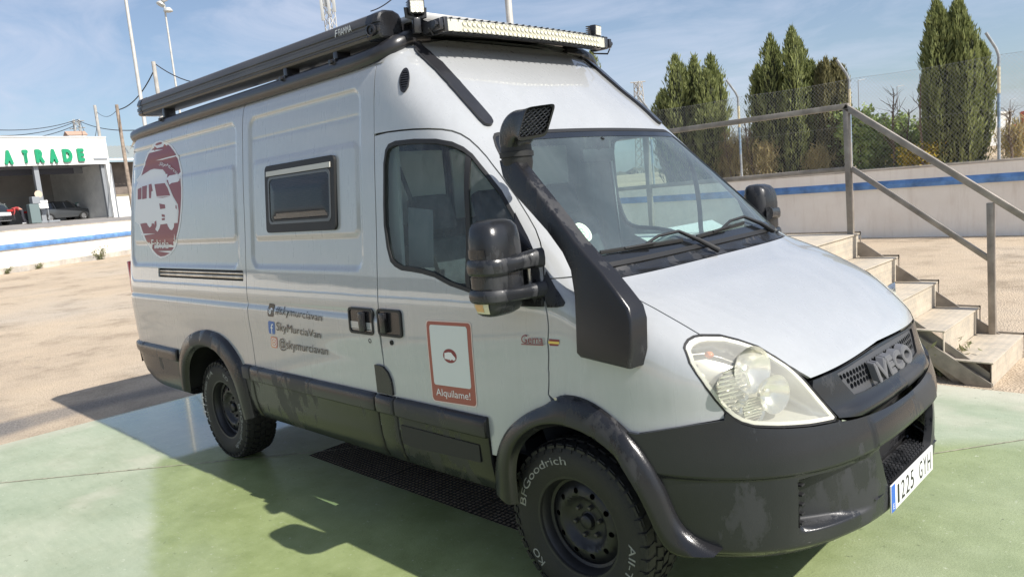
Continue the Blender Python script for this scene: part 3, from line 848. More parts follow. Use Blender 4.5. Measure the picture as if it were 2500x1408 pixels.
def interp(tab, z):
    zz = [t[0] for t in tab]; vv = [t[1] for t in tab]
    return pchip(np.array(zz, float), np.array(vv, float), np.asarray(z, float))
def pchip(x, y, q):
    h = np.diff(x); dl = np.diff(y)/h; n = len(x); d = np.zeros(n)
    for i in range(1, n-1):
        if dl[i-1]*dl[i] > 0:
            w1 = 2*h[i]+h[i-1]; w2 = h[i]+2*h[i-1]; d[i] = (w1+w2)/(w1/dl[i-1]+w2/dl[i])
    d[0] = dl[0]; d[-1] = dl[-1]
    q = np.clip(q, x[0], x[-1]); k = np.clip(np.searchsorted(x, q)-1, 0, n-2)
    t = (q-x[k])/h[k]; t2 = t*t; t3 = t2*t
    return (2*t3-3*t2+1)*y[k]+(t3-2*t2+t)*h[k]*d[k]+(-2*t3+3*t2)*y[k+1]+(t3-t2)*h[k]*d[k+1]
T_W = [(.20, .95), (.30, .985), (.45, .998), (.80, 1.007), (1.075, 1.006), (1.25, 1.0), (1.38, .987), (1.63, .958), (1.95, .924), (2.15, .898), (2.32, .874), (2.42, .847), (2.48, .80), (2.52, .74), (2.57, .62)]
T_XF = [(.20, .84), (.27, .91), (.34, .955), (.45, .985), (.60, .99), (.74, .98), (.82, .957), (.90, .925), (1.02, .873), (1.10, .78), (1.20, .62), (1.30, .405), (1.39, .165), (1.50, .055), (1.70, -.155), (1.90, -.365), (2.03, -.495), (2.15, -.60), (2.30, -.755), (2.45, -.93), (2.52, -1.02), (2.57, -1.11)]
T_X0 = [(.20, -.02), (.90, -.02), (1.10, -.03), (1.20, -.07), (1.30, -.15), (1.39, -.25), (1.70, -.60), (1.90, -.82), (2.03, -.95), (2.15, -1.05), (2.30, -1.145), (2.45, -1.146), (2.57, -1.147)]
T_N = [(.20, 2.7), (.60, 2.9), (.90, 3.0), (1.02, 3.3), (1.20, 4.0), (1.39, 4.1), (1.70, 4.6), (2.03, 4.8), (2.15, 4.2), (2.30, 3.5), (2.57, 3.0)]
XB = -1.147                                   # B pillar
NZ, NV = 240, 241
ZS = np.linspace(.20, 2.57, NZ)
def outline(z, K=900):
    w = float(interp(T_W, z)); xf = float(interp(T_XF, z)); x0 = float(interp(T_X0, z)); n = float(interp(T_N, z))
    x0 = min(x0, xf-.03)
    t = np.linspace(0, math.pi/2, K)
    # cluster parameter for good sampling
    x = x0+(xf-x0)*np.sin(t)**(2/n); y = -w*np.cos(t)**(2/n)
    xs_ = np.linspace(XB, x0, 60)[:-1] if x0 > XB+.005 else np.array([])
    X = np.concatenate([xs_, x]); Y = np.concatenate([np.full(len(xs_), -w), y])
    return X, Y
VN = np.linspace(0, 1, NV)
OUT = np.zeros((NZ, NV, 2))
for i, z in enumerate(ZS):
    X, Y = outline(z); s = np.concatenate([[0], np.cumsum(np.hypot(np.diff(X), np.diff(Y)))]); s /= s[-1]
    OUT[i, :, 0] = np.interp(VN, s, X); OUT[i, :, 1] = np.interp(VN, s, Y)
def S(v, z):
    """front skin chart: v in 0..2 from right B pillar round the nose to the left B pillar"""
    v = np.asarray(v, float); z = np.asarray(z, float)
    sg = np.where(v > 1, -1.0, 1.0); vv = np.clip(np.where(v > 1, 2-v, v), 0, 1)
    a = np.clip((z-ZS[0])/(ZS[1]-ZS[0]), 0, NZ-1.0001); i = a.astype(int); fa = a-i
    b = np.clip(vv*(NV-1), 0, NV-1.0001); j = b.astype(int); fb = b-j
    q = (OUT[i, j]*(1-fa)[..., None]+OUT[i+1, j]*fa[..., None])*(1-fb)[..., None]+(OUT[i, j+1]*(1-fa)[..., None]+OUT[i+1, j+1]*fa[..., None])*fb[..., None]
    return np.stack([q[..., 0], q[..., 1]*sg, z], -1)
# ray casting onto the skin
_vg = np.linspace(0, 2, 321); _zg = np.linspace(.20, 2.57, 200)
VG, ZG = np.meshgrid(_vg, _zg, indexing='ij'); PG = S(VG.ravel(), ZG.ravel())
_idx = np.arange(VG.size).reshape(VG.shape)
TRI = np.concatenate([np.stack([_idx[:-1, :-1], _idx[1:, :-1], _idx[1:, 1:]], -1).reshape(-1, 3), np.stack([_idx[:-1, :-1], _idx[1:, 1:], _idx[:-1, 1:]], -1).reshape(-1, 3)])
BV = BVHTree.FromPolygons([tuple(p) for p in PG], TRI.tolist())
def cast(u, v, skip=0):
    """photo pixel -> chart coordinate on the front skin"""
    o = Vector(CAM); d = Vector(ray(u, v)).normalized()
    for _ in range(skip+1):
        h = BV.ray_cast(o, d)
        if h[0] is None: return None
        o2 = o; o = h[0]+d*1e-4
    t = TRI[h[2]]; A = PG[t]; p = np.array(h[0])
    v0 = A[1]-A[0]; v1 = A[2]-A[0]; v2 = p-A[0]
    d00 = v0@v0; d01 = v0@v1; d11 = v1@v1; d20 = v2@v0; d21 = v2@v1; den = d00*d11-d01*d01
    b = (d11*d20-d01*d21)/den; c = (d00*d21-d01*d20)/den; a = 1-b-c
    vv = VG.ravel()[t]; zz = ZG.ravel()[t]
    return (float(a*vv[0]+b*vv[1]+c*vv[2]), float(a*zz[0]+b*zz[1]+c*zz[2]))
def v_at_x(x, z):
    """chart v on the right side for a given x"""
    p = S(VN, np.full(NV, z)); return float(np.interp(x, p[:, 0], VN))
def v_at_y(y, z):
    p = S(VN, np.full(NV, z)); return float(np.interp(y, p[:, 1], VN))
VS = 2.6
def SF(a, b): return S(np.asarray(a)/VS, b)          # metric-ish chart
def cpoly(pts, skip=0): return [(VS*q[0], q[1]) for q in (cast(*p, skip=skip) for p in pts) if q]
def mir(poly): return [(2*VS-a, b) for a, b in poly]

# ---- cargo side chart (x, z)
T_XR = [(.40, -4.70), (.8, -4.77), (1.0, -4.79), (1.3, -4.78), (1.6, -4.745), (2.0, -4.68), (2.45, -4.60), (2.57, -4.55)]
def rr_sdf(x, z, x0, z0, x1, z1, r):
    cx, cz = (x0+x1)/2, (z0+z1)/2; hx, hz = (x1-x0)/2-r, (z1-z0)/2-r
    qx = np.abs(x-cx)-hx; qz = np.abs(z-cz)-hz
    return np.hypot(np.maximum(qx, 0), np.maximum(qz, 0))+np.minimum(np.maximum(qx, qz), 0)-r
def stamp(x, z):
    """pressed panels in the cargo sides; positive = inward"""
    d = np.zeros_like(np.asarray(x, float))
    for (x0, x1) in ((-2.475, -1.275), (-4.56, -2.66)):
        o = rr_sdf(x, z, x0, 1.425, x1, 2.335, .075)
        rec = .013*sstep(.014, -.018, o)
        iz = rr_sdf(x, z, x0+.035, 1.60, x1-.035, 2.065, .045)
        up = .010*sstep(.018, -.018, iz)
        d = d+rec-up
        # fold line of the upper field
        d = d+.004*sstep(.02, 0, np.abs(z-2.20))*sstep(.0, -.05, o)
    # belt crease
    d = d+.010*np.exp(-((z-1.20)/.018)**2)*.6-.006*sstep(1.20, 1.165, z)*sstep(.95, 1.12, z)
    return d
def side(x, z, disp=True):
    x = np.asarray(x, float); z = np.asarray(z, float)
    w = interp(T_W, z); xr = interp(T_XR, z); cr = .24
    t = np.clip((xr+cr-x)/cr, 0, .98); w = w-cr*.72*(1-(1-t**2.6)**(1/2.6))
    if disp: w = w-stamp(x, z)
    return np.stack([x, -w, z], -1)
def SIDE(x, z): return side(x, z)

# ---------------------------------------------------------------- cargo panels
def arch_poly(cx, cz, r, a0, a1, n=22): return [(cx+r*math.cos(R(a0+(a1-a0)*i/n)), cz+r*math.sin(R(a0+(a1-a0)*i/n))) for i in range(n+1)]
ZB, ZT = .60, 2.445
XS = -2.560                                   # sliding door rear shut line
qp = [(-4.775, ZB), (-3.78, ZB)]+arch_poly(-3.2, .42, .535, 162, 18, 16)+[(-2.64, ZB), (XS-.004, ZB), (XS-.004, ZT), (-4.57, ZT), (-4.63, 2.2), (-4.72, 1.7), (-4.765, 1.3), (-4.775, .9)]
slot = rrect(-4.02, 1.338, -2.60, 1.405, .012, 3)
def _cs(u, v):
    y = -1.0
    for _ in range(12): p = aty(u, v, y); y = -float(interp(T_W, min(2.5, max(.45, p[2]))))
    return float(p[0]), float(p[2])
_w0 = _cs(656, 568); _w1 = _cs(820, 377)
win_hole = rrect(_w0[0]+.025, _w0[1]+.025, _w1[0]-.025, _w1[1]-.025, .03, 4)
sp_ = [(XS+.004, ZB+.02), (XB-.004, ZB+.02), (XB-.004, ZT), (XS+.004, ZT)]
for mr in (False, True):
    p = panel('rear_quarter_panel', qp, [] if mr else [slot], SIDE, M_PAINT, van, step=.016 if not mr else .05, bstep=.03, mirror=mr)
    p = panel('sliding_door' if not mr else 'side_panel', sp_, [] if mr else [win_hole], SIDE, M_PAINT, van, step=.014 if not mr else .05, bstep=.03, mirror=mr)
    if not mr: sdoor = p
# sliding rail in its slot
M_ALU = mat('worn aluminium', (.55, .52, .47), .35, .8, var=.3, vscale=10)
mb = MB()
for z0, z1, o in ((1.340, 1.403, -.030),): mb.prism([side(x, z, False)+np.array([0, -o, 0]) for x, z in ((-4.03, z0), (-2.59, z0), (-2.59, z1), (-4.03, z1))], (0, 0, 0), (0, .004, 0))
mb.build('rail_slot', M_RUB, van)
mb = MB(); mb.bbox((-4.00, -.985, 1.348), (-2.615, -.962, 1.368), .003); mb.bbox((-4.00, -.982, 1.376), (-2.615, -.966, 1.390), .002)
mb.build('sliding_door_rail', M_ALU, van, smooth=40)

# rear end and roof
rows = []
for z in np.linspace(.45, 2.5, 24):
    xr = float(interp(T_XR, z)); w = float(interp(T_W, z))-.13
    rows.append([(xr-.03*math.cos(t*math.pi/2), w*t, z) for t in np.linspace(-1, 1, 17)])
mb = MB(); mb.grid(rows); mb.build('rear_door', M_PAINT, van, smooth=60)
sec = [(.62, 2.570), (.74, 2.520), (.80, 2.480), (.845, 2.430)]
secs = [(-y, z) for y, z in sec[::-1]]+[(-.45, 2.586), (-.22, 2.598), (0, 2.602), (.22, 2.598), (.45, 2.586)]+sec
rows = []
for x in np.linspace(-4.62, -1.10, 40):
    e = .10*max(0, (-4.45-x)/.2)**2
    rib = .008*(.5+.5*math.cos(x*2*math.pi/.28))
    rows.append([(x, y, z-e+(rib if abs(y) < .5 else 0)) for y, z in secs])
mb = MB(); mb.grid(rows); mb.build('roof', M_PAINT, van, smooth=60)

# dark inner shell so that shut lines look deep (cab left open for the windows)
rows = []
for x in np.linspace(-4.6, -1.6, 12):
    rows.append([side(x, z, False)+np.array([0, .05, 0]) for z in np.linspace(1.02, 2.42, 14)])
mb = MB(); mb.grid(rows); mb.grid([[(a, -b, c) for a, b, c in r_] for r_ in rows])
mb.grid([[(x, y, .44) for y in (-.6, 0, .6)] for x in (-4.6, -2.6, -.6)])
for xa_, xb_ in ((-4.6, -3.82), (-2.74, -.42)):
    for sg in (-1, 1): mb.grid([[(x, sg*.955, z) for z in ((.58 if xa_ < -4 else .44), .75, 1.05)] for x in np.linspace(xa_, xb_, 6)])
mb.build('inner_shell', M_INNER, van, smooth=60)

# ---------------------------------------------------------------- cab panels
door_top = [(917.5, 330), (945, 325), (976, 321), (1010, 318), (1047, 317), (1078, 318), (1104, 322), (1126, 330), (1147, 343), (1168, 362), (1189, 385), (1222, 428), (1260, 480), (1290, 528), (1308, 560), (1319, 590), (1326, 626), (1329, 680), (1332, 747), (1337, 834), (1339, 900), (1339, 962)]
dt = cpoly(door_top)
zB_top = dt[0][1]
DT_ARCH = [(VS*v_at_x(x, z), z) for x, z in arch_poly(.085, .40, .455, 98, 142, 8)]
door = [(VS*v_at_x(XB+.004, z), z) for z in (.60, 1.0, 1.5, zB_top-.01)]
door = [(.004*1.0, zB_top-.004), (.004, .62)]+[(VS*v_at_x(-.38, .62), .62)]+DT_ARCH[::-1]+[(a-.004, b) for a, b in dt[::-1][0:-1]]
window_px = [(936, 400), (940.6, 366), (948, 352), (965, 344), (1011.6, 339), (1065, 339), (1104, 346), (1132, 358.7), (1154, 376), (1189, 419), (1225, 465), (1259, 525), (1288, 580), (1306, 622), (1316, 665), (1322, 700), (1327, 746), (1270, 745), (1200, 732), (1165, 722), (1131.6, 709), (1099.6, 698), (1061, 677), (1030, 668), (1005, 663.5), (980, 660), (964, 651), (953, 638.6), (944, 604.5), (937, 550), (935.6, 500)]
dwin = cpoly(window_px)
for mr in (False, True):
    d_ = panel('front_door', door, [dwin], SF, M_PAINT, van, step=.026, bstep=.02, mirror=mr)
    if not mr: fdoor = d_
    else: fdoor_l = d_
def inset(poly, d):
    """shrink a 2D polygon towards its inside by d (simple offset)"""
    P = np.array(poly); n = len(P); ar = 0
    for i in range(n): ar += P[i][0]*P[(i+1) % n][1]-P[(i+1) % n][0]*P[i][1]
    sg = 1 if ar > 0 else -1; out = []
    for i in range(n):
        a = P[i-1]; b = P[i]; c = P[(i+1) % n]
        t1 = (b-a)/(np.linalg.norm(b-a)+1e-9); t2 = (c-b)/(np.linalg.norm(c-b)+1e-9)
        n1 = np.array([-t1[1], t1[0]])*sg; n2 = np.array([-t2[1], t2[0]])*sg; nn = n1+n2; L_ = np.linalg.norm(nn)
        nn = nn/L_ if L_ > 1e-6 else n1
        k = d/max(.45, float(nn@n1)); out.append(tuple(b+nn*k))
    return out
M_GLASS = glass('tinted side glass', (.66, .76, .74), dirt_sheen=.06, dscale=30)
M_WS = glass('windshield glass', (.74, .90, .85), ior=1.85, dirt_sheen=.09, dscale=1.6, dmin=.75, dirt_sheen_col=(.52, .64, .68))  # bluish film paints sky sheen into the windshield colour, not grime on it
sail_split = cpoly([(1259, 525), (1288, 580), (1306, 622), (1316, 665), (1322, 700), (1327, 746), (1270, 745), (1262, 640)])
bar0 = cpoly([(1143, 362)])[0]; bar1 = cpoly([(1150, 718)])[0]
for mr, dr in ((False, fdoor), (True, fdoor_l)):
    seal = panel('window_seal', dwin, [inset(dwin, .022)], SF, M_RUB, dr, step=.03, bstep=.02, thick=.02, off=.001, mirror=mr)
    gp = panel('window_pane', inset(dwin, .020), [], SF, M_GLASS, dr, step=.05, bstep=.03, thick=0, off=-.010, mirror=mr)
    q = [(bar0[0]-.018, bar0[1]-.01), (bar0[0]+.018, bar0[1]-.03), (bar1[0]+.012, bar1[1]+.015), (bar1[0]-.016, bar1[1]+.02)]
    panel('window_divider', q, [], SF, M_RUB, dr, step=.05, bstep=.03, thick=.01, off=-.002, mirror=mr)
    panel('mirror_sail', inset(sail_split, -.004), [], SF, M_PLAS, dr, step=.03, thick=.012, off=.006, mirror=mr)
tri_px = [(1335, 662), (1350, 690), (1368, 718), (1380, 738), (1376, 747), (1362, 750), (1337, 750)]
for mr in (False, True): panel('corner_trim', cpoly(tri_px), [], SF, M_PLAS, van, step=.03, thick=.012, off=.004, mirror=mr)

# dark jambs behind the shut lines
jl = [q for q in dt]
for mr in (False, True):
    lf = [(a-.022, b) for a, b in jl[13:]]; rt = [(a+.022, b) for a, b in jl[13:]]
    panel('door_jamb', lf+rt[::-1], [], SF, M_RUB, van, step=.05, bstep=.04, thick=0, off=-.016, mirror=mr)
    up_ = [(a, b+.018) for a, b in jl[:14]]; dn_ = [(a, b-.018) for a, b in jl[:14]]
    panel('door_jamb', dn_+up_[::-1], [], SF, M_RUB, van, step=.05, bstep=.04, thick=0, off=-.016, mirror=mr)
    panel('door_jamb', [(-.0, .60), (.05, .60), (.05, 2.05), (0, 2.05)], [], SF, M_RUB, van, step=.1, bstep=.05, thick=0, off=-.016, mirror=mr)
# roof cap above the cab (one piece, right shoulder round to left shoulder)
ws_half = []                 # right edge of the windshield as seen on the far side, mirrored
ws_edge = [(VS*v_at_y(-y_, z_), z_) for z_, y_ in ((2.012, .690), (2.008, .708), (1.995, .724), (1.96, .745), (1.90, .768), (1.80, .790), (1.70, .806), (1.60, .820), (1.50, .834), (1.45, .842), (1.43, .845))]
z_head = ws_edge[0][1]
v_head = ws_edge[0][0]
z_base = 1.428
ws_edge[-1] = (ws_edge[-1][0], z_base)
ws_top = [(lerp(v_head, VS, t), z_head+.012*math.sin(t*math.pi/2)) for t in np.linspace(0, 1, 10)]
half = ws_edge[::-1]+ws_top[1:]
wsp = half+mir(half[:-1])[::-1]
wsp = [p for p in wsp]
# base line
base_l = wsp[0]; base_r = wsp[-1]
wsp = wsp+[(lerp(base_r[0], base_l[0], t), z_base) for t in np.linspace(.1, .9, 9)]
# cap polygon: from B pillar top along the door top to the A pillar, header, mirrored
dtc = [(a+.002, b+.008) for a, b in dt if b > 1.66]
pill = [(VS*v_at_x(-.02+0.0, 1.42), 1.42)]
capR = [(0.0, 2.565), (0.0, zB_top+.005)]+dtc
dlow = [(a+.003, b) for a, b in dt if 1.40 < b <= 1.66]
capR = capR+dlow+[(dlow[-1][0]+.0, 1.405)]+[(ws_edge[-1][0]-.012, 1.405)]
capR = capR+[(a-.010, b) for a, b in ws_edge[::-1] if b > 1.44]+[(a, b+.010) for a, b in ws_top]
cap = capR+mir(capR[:-1])[::-1]
panel('cab_roof', cap, [], SF, M_PAINT, van, step=.03, bstep=.025, thick=.012)
wsh = panel('windshield', inset(wsp, .004), [], SF, M_WS, van, step=.06, bstep=.04, thick=0, off=-.002)
M_FRIT = mat('black glass border', (.008, .009, .010), .2, coat=.5)
panel('glass_border', inset(wsp, .003), [inset(wsp, .035)], SF, M_FRIT, wsh, step=.04, bstep=.03, thick=0, off=.0005)
panel('windshield_seal', inset(wsp, -.011), [inset(wsp, .006)], SF, M_RUB, wsh, step=.04, bstep=.03, thick=.01, off=.002)

# hood, fender, headlight, bumper, grille
hood_cut = [(1548, 725), (1600, 752), (1660, 786), (1714, 818), (1745, 818.5), (1774, 821), (1815, 832), (1852, 846), (1893, 868), (1927, 891), (1955, 908), (1979, 922)]
hc = cpoly(hood_cut)
hood_front_z = hc[-1][1]
hb = [(VS*v_at_y(-.80, 1.376), 1.376)]
hfr = [(lerp(hc[-1][0], VS, t), lerp(hc[-1][1], 1.022, t)) for t in np.linspace(.12, 1, 8)]
halfh = hb+[(hc[0][0]-.03, 1.335)]+hc+hfr
hood_p = halfh+mir(halfh[:-1])[::-1]
hood = panel('hood', [(a, b) for a, b in hood_p], [], SF, M_PAINT, van, step=.028, bstep=.02, thick=.014)
head_px = [(1673.5, 851), (1676, 842), (1683, 832), (1697, 824), (1716, 820.6), (1761, 821), (1805, 832), (1852, 848), (1917, 888.5), (1950, 916), (1977.6, 946), (2010, 984), (2038, 1017), (2036, 1023), (1977.6, 1034), (1902, 1039), (1842, 1037), (1811.7, 1029), (1790, 1017), (1771.5, 1001.7), (1748, 975), (1726, 946), (1703, 913), (1686, 886)]
hd = cpoly(head_px)
fr = [(a+.003, b) for a, b in cpoly([(1339, 962), (1339, 900), (1337, 834), (1333, 752)])]
fr += [(dlow[-1][0]+.004, 1.40)]
fl_low = cpoly([(1768, 1021), (1700, 1033), (1630, 1045), (1560, 1056)])
arch_f = [(VS*v_at_x(x, z), z) for x, z in arch_poly(.085, .42, .465, 48, 94, 8)]
fender = fr+[(hb[0][0]-.006, 1.40), (hb[0][0]-.006, 1.376), (hc[0][0]-.036, 1.335)]+[(a-.006, b-.002) for a, b in hc[:4]]+[(a-.005, b) for a, b in (hd[0], hd[23], hd[22], hd[21], hd[20], hd[19])]+fl_low[0:]+arch_f
for mr in (False, True):
    panel('front_fender', fender, [], SF, M_PAINT, van, step=.028, bstep=.02, mirror=mr)

# --- headlight: bowl, reflectors, lens
M_LENS = glass('headlight lens', (.93, .93, .88), dirt_sheen=.19, dirt_sheen_col=(.88, .87, .80), dscale=3, dmin=1.0)
M_CHROME = mat('reflector chrome', (.86, .85, .80), .26, 1.0)
M_BOWL = mat('headlight bowl', (.66, .65, .60), .30, .45)
M_ORANGE = mat('amber bulb', (.75, .20, .05), .3)
def lamp_geo(mr):
    root = empty('headlight', (0, 0, 0), parent=van)
    panel('bowl', inset(hd, .006), [], lambda a, b: SF(a, b)+np.stack([-.10*np.ones_like(np.asarray(a)), .05*np.ones_like(np.asarray(a)), 0*np.asarray(a)], -1)*np.minimum(1, dist_to_poly(np.asarray(a), np.asarray(b), hd)/.05)[:, None], M_BOWL, root, step=.02, thick=0, off=-.012, mirror=mr)
    panel('lens', inset(hd, .003), [], SF, M_LENS, root, step=.04, bstep=.02, thick=.010, off=.002, mirror=mr)
    panel('lens_rim', inset(hd, .001), [inset(hd, .014)], SF, mat('lens rim', (.74, .73, .66), .35), root, step=.02, bstep=.02, thick=.01, off=.0005, mirror=mr)
    panel('lamp_gasket', inset(hd, -.007), [inset(hd, -.0005)], SF, M_RUB, root, step=.02, bstep=.02, thick=.012, off=.001, mirror=mr)
    cen = SF(np.array([np.mean([p[0] for p in hd])]), np.array([.98]))[0]
    def ref(px, r, dpt, ridge):
        q = cast(*px); p = S(np.array([q[0]]), np.array([q[1]]))[0]; 
        mtx = Matrix.Translation(Vector(p)+Vector((-.015, .008, 0))) @ Vector((.93, -.32, .03)).to_track_quat('Z', 'Y').to_matrix().to_4x4()
        mb = MB(); mb.lathe([(r, .0), (r*.96, -.004), (r*.82, -dpt*.45), (r*.55, -dpt*.8), (r*.25, -dpt), (0.001, -dpt)], 28, mtx)
        mb.lathe([(.016, -dpt), (.016, -dpt*.55), (.010, -dpt*.5), (.001, -dpt*.48)], 12, mtx)
        if ridge:
            for k in range(9):
                zz = -r*.8+1.6*r*k/8; hw = math.sqrt(max(.0001, (r*.92)**2-zz*zz)); mb.box((-hw, zz-.003, -.012), (hw, zz+.003, -.008), mtx)
        o = mb.build('reflector', M_CHROME, root, smooth=40)
        if mr: o.scale = (1, -1, 1)
    ref((1845, 905), .085, .06, False); ref((1800, 950), .075, .05, True); ref((1900, 965), .07, .06, False); ref((1815, 1000), .034, .03, False); ref((1850, 1005), .05, .04, True)
    q = cast(1752, 872); p = S(np.array([q[0]]), np.array([q[1]]))[0]
    mb = MB(); mb.lathe([(.002, .0), (.010, -.004), (.013, -.012), (.011, -.03), (.002, -.034)], 14, Matrix.Translation(Vector(p)+Vector((-.03, .015, 0))) @ Vector((.9, -.4, 0)).to_track_quat('Z', 'Y').to_matrix().to_4x4())
    o = mb.build('indicator_bulb', M_ORANGE, root, smooth=60)
    if mr: o.scale = (1, -1, 1)
lamp_geo(False); lamp_geo(True)
# ================================================================== VAN: bumper, grille, cowl, wipers
def inward(v):
    """unit vectors pointing into the van for chart v"""
    v = np.asarray(v, float); sg = np.where(v > 1, -1., 1.); q = np.clip(np.where(v > 1, 2-v, v), 0, 1)
    t = sstep(.50, .92, q); ang = t*math.pi/2
    return np.stack([-np.sin(ang), sg*np.cos(ang), 0*ang], -1)
def bump_disp(v, z):
    q = np.where(v > 1, 2-v, v)
    t = np.clip((q-.741)/(.872-.741), 0, 1)
    zlo = lerp(.480, .470, t); zhi = lerp(.672, .690, t)
    win = sstep(0, .022, z-zlo)*sstep(0, .012, zhi-z)
    d = .075*(1-t)**1.1*sstep(.7375, .7425, q)*win*(q < .90)
    crease = -.008*sstep(.690, .702, z)                 # upper band stands proud
    und = .05*sstep(.43, .37, z)**1.5                      # tucks under
    lipc = -.010*sstep(.868, .875, q)*sstep(.70, .712, z)*sstep(.822, .80, z)
    return d+crease+und+lipc-.008
def SFB(a, b):
    v = np.asarray(a)/VS; return S(v, b)+inward(v)*bump_disp(v, np.asarray(b, float))[..., None]
archf = [(VS*v_at_x(x, z), z) for x, z in ((.44, .40), (.455, .50), (.425, .655), (.375, .77))]
topb = [(VS*v_at_x(.33, .85), .848)]+cpoly([(1560, 1057)])+fl_low[::-1][1:-1]+[(fl_low[0][0], fl_low[0][1]-.002)]
hdb = [(a, b-.006) for a, b in hd[12:20]][::-1]
grv = [(VS*v, z) for v, z in ((.816, .838), (.842, .830), (.868, .824), (.90, .818), (.935, .814), (.97, .812))]
hb_half = [(VS*v_at_x(.45, .385), .385), (VS*.62, .372), (VS*.72, .366), (VS*.82, .366), (VS*.92, .366), (VS, .366)]
half = hb_half[::-1][:-1]+[hb_half[0]]+archf+topb+hdb+grv+[(VS, .811)]
bump = half+mir(half[1:-1])[::-1]
open_half = [(VS*.882, .702), (VS*.888, .64), (VS*.897, .57), (VS*.905, .525), (VS*.925, .506), (VS, .497)]
opening = [(VS, .708)]+open_half+mir(open_half[:-1])[::-1]
bmp = panel('front_bumper', bump, [opening], SFB, M_PLAS2, van, step=.0135, bstep=.016, thick=.03)
# opening: dark tray with a ribbed step and a mesh behind
M_DARK = mat('deep black plastic', (.012, .012, .013), .6)
def tray(a, b):
    v = np.asarray(a)/VS; p = S(v, b); return p+np.stack([-.11*np.ones_like(v), 0*v, 0*v], -1)
panel('intake_back', [(VS*.86, .46), (VS*1.14, .46), (VS*1.14, .74), (VS*.86, .74)], [], tray, M_DARK, bmp, step=.06, thick=0)
mb = MB()
mb.grid([[(.885, y, .520), (.985, y, .505)] for y in np.linspace(-.37, .37, 12)])
mb.build('step_plate', M_PLAS, bmp, smooth=60)
for k in range(5):
    mb = MB()
    for j in range(22):
        y = -.30+.60*j/21; x = .90+.016*k; mb.box((x, y-.010, .512), (x+.008, y+.010, .526-.001*k))
    o = mb.build('step_tread_ribs', M_PLAS2, bmp); o['kind'] = 'stuff'
mb = MB()
for j in range(40): y = -.36+.72*j/39; mb.box((.872, y-.002, .525), (.878, y+.002, .72))
for k in range(8): z = .53+.19*k/7; mb.box((.871, -.37, z-.002), (.879, .37, z+.002))
mb.build('intake_mesh', M_PLAS, bmp)['kind'] = 'stuff'
# fog scoop vent slats (both ends)
for sg in (1, -1):
    for k in range(5):
        z = .50+.036*k; q = S(np.array([.7435]), np.array([z]))[0]
        mb = MB(); mb.bbox((q[0]-.062, sg*(q[1]+.008)-.012, z), (q[0]-.002, sg*(q[1]+.008)+.012, z+.008), .002)
        mb.build('vent_slat', M_DARK, bmp)
    q = S(np.array([.7415]), np.array([.58]))[0]
    mb = MB(); mb.box((q[0]-.075, sg*(q[1]+.004)-.004, .485), (q[0]-.012, sg*(q[1]+.004)+.004, .668)); mb.build('vent_backing', M_RUB, bmp)
# radiator grille
ghalf = [(VS, 1.010)]+[(a+.004, b-.010) for a, b in (hfr[6], hfr[4], hfr[2], hfr[0])]+[(hc[-1][0]+.006, hc[-1][1]-.010)]+[(a+.010, b) for a, b in (hd[10], hd[11])]+[(hd[12][0]+.012, hd[12][1]+.0)]+[(VS*.818, .848), (VS*.842, .839), (VS*.868, .832), (VS*.90, .826), (VS*.935, .822), (VS*.97, .820), (VS, .819)]
gpoly = ghalf+mir(ghalf[1:-1])[::-1]
def gr_disp(a, b):
    v = np.asarray(a)/VS; q = np.where(v > 1, 2-v, v); b = np.asarray(b, float)
    d = -.020*sstep(.884, .862, b)*sstep(.815, .84, b)*sstep(.80, .87, q)     # chin shelf
    return S(v, b)+inward(v)*d[..., None]
mhalf = [(VS*.846, .990), (VS*.852, .955), (VS*.868, .898), (VS*.90, .893), (VS, .890)]
mpoly = [(VS, 1.001)]+[(VS*.92, .999)]+mhalf+mir(mhalf[:-1])[::-1]+[(VS*1.08, .999)]
grl = panel('radiator_grille', gpoly, [mpoly], gr_disp, M_PLAS2, van, step=.02, bstep=.02, thick=.02, off=.002)
hexes = []
hp = .0245; hr = .0115
a = VS*.855; row = 0
zz = .905
while zz < .990:
    a = VS*.852+(hp/2 if row % 2 else 0)
    while a < VS*1.148:
        c = [(a+hr*math.cos(R(60*i+30)), zz+hr*math.sin(R(60*i+30))) for i in range(6)]
        if all(pip(np.array([p[0]]), np.array([p[1]]), inset(mpoly, .004))[0] for p in c): hexes.append(c)
        a += hp
    zz += hp*.866; row += 1
panel('honeycomb_mesh', inset(mpoly, -.004), hexes, SF, mat('grille mesh grey', (.060, .061, .065), .45), grl, step=.02, bstep=.02, thick=.014, off=-.008)
panel('grille_backing', inset(mpoly, -.01), [], SF, M_DARK, grl, step=.05, thick=0, off=-.045)
# name lettering on the grille
V, F = fit_text('IVECO', .388, .060)
def mp_iv(V, d):
    y = -.194+V[:, 0]; z = .916+V[:, 1]
    v = np.array([v_at_y(-abs(q), .94) for q in y]); v = np.where(y > 0, 2-v, v)
    P = S(v, z); return P+np.array([1, 0, -.15])*(d+.004)
bold_solid(V, F, mp_iv, .026, .006).build('grille_lettering', mat('lettering grey', (.15, .15, .155), .4, .3), grl)
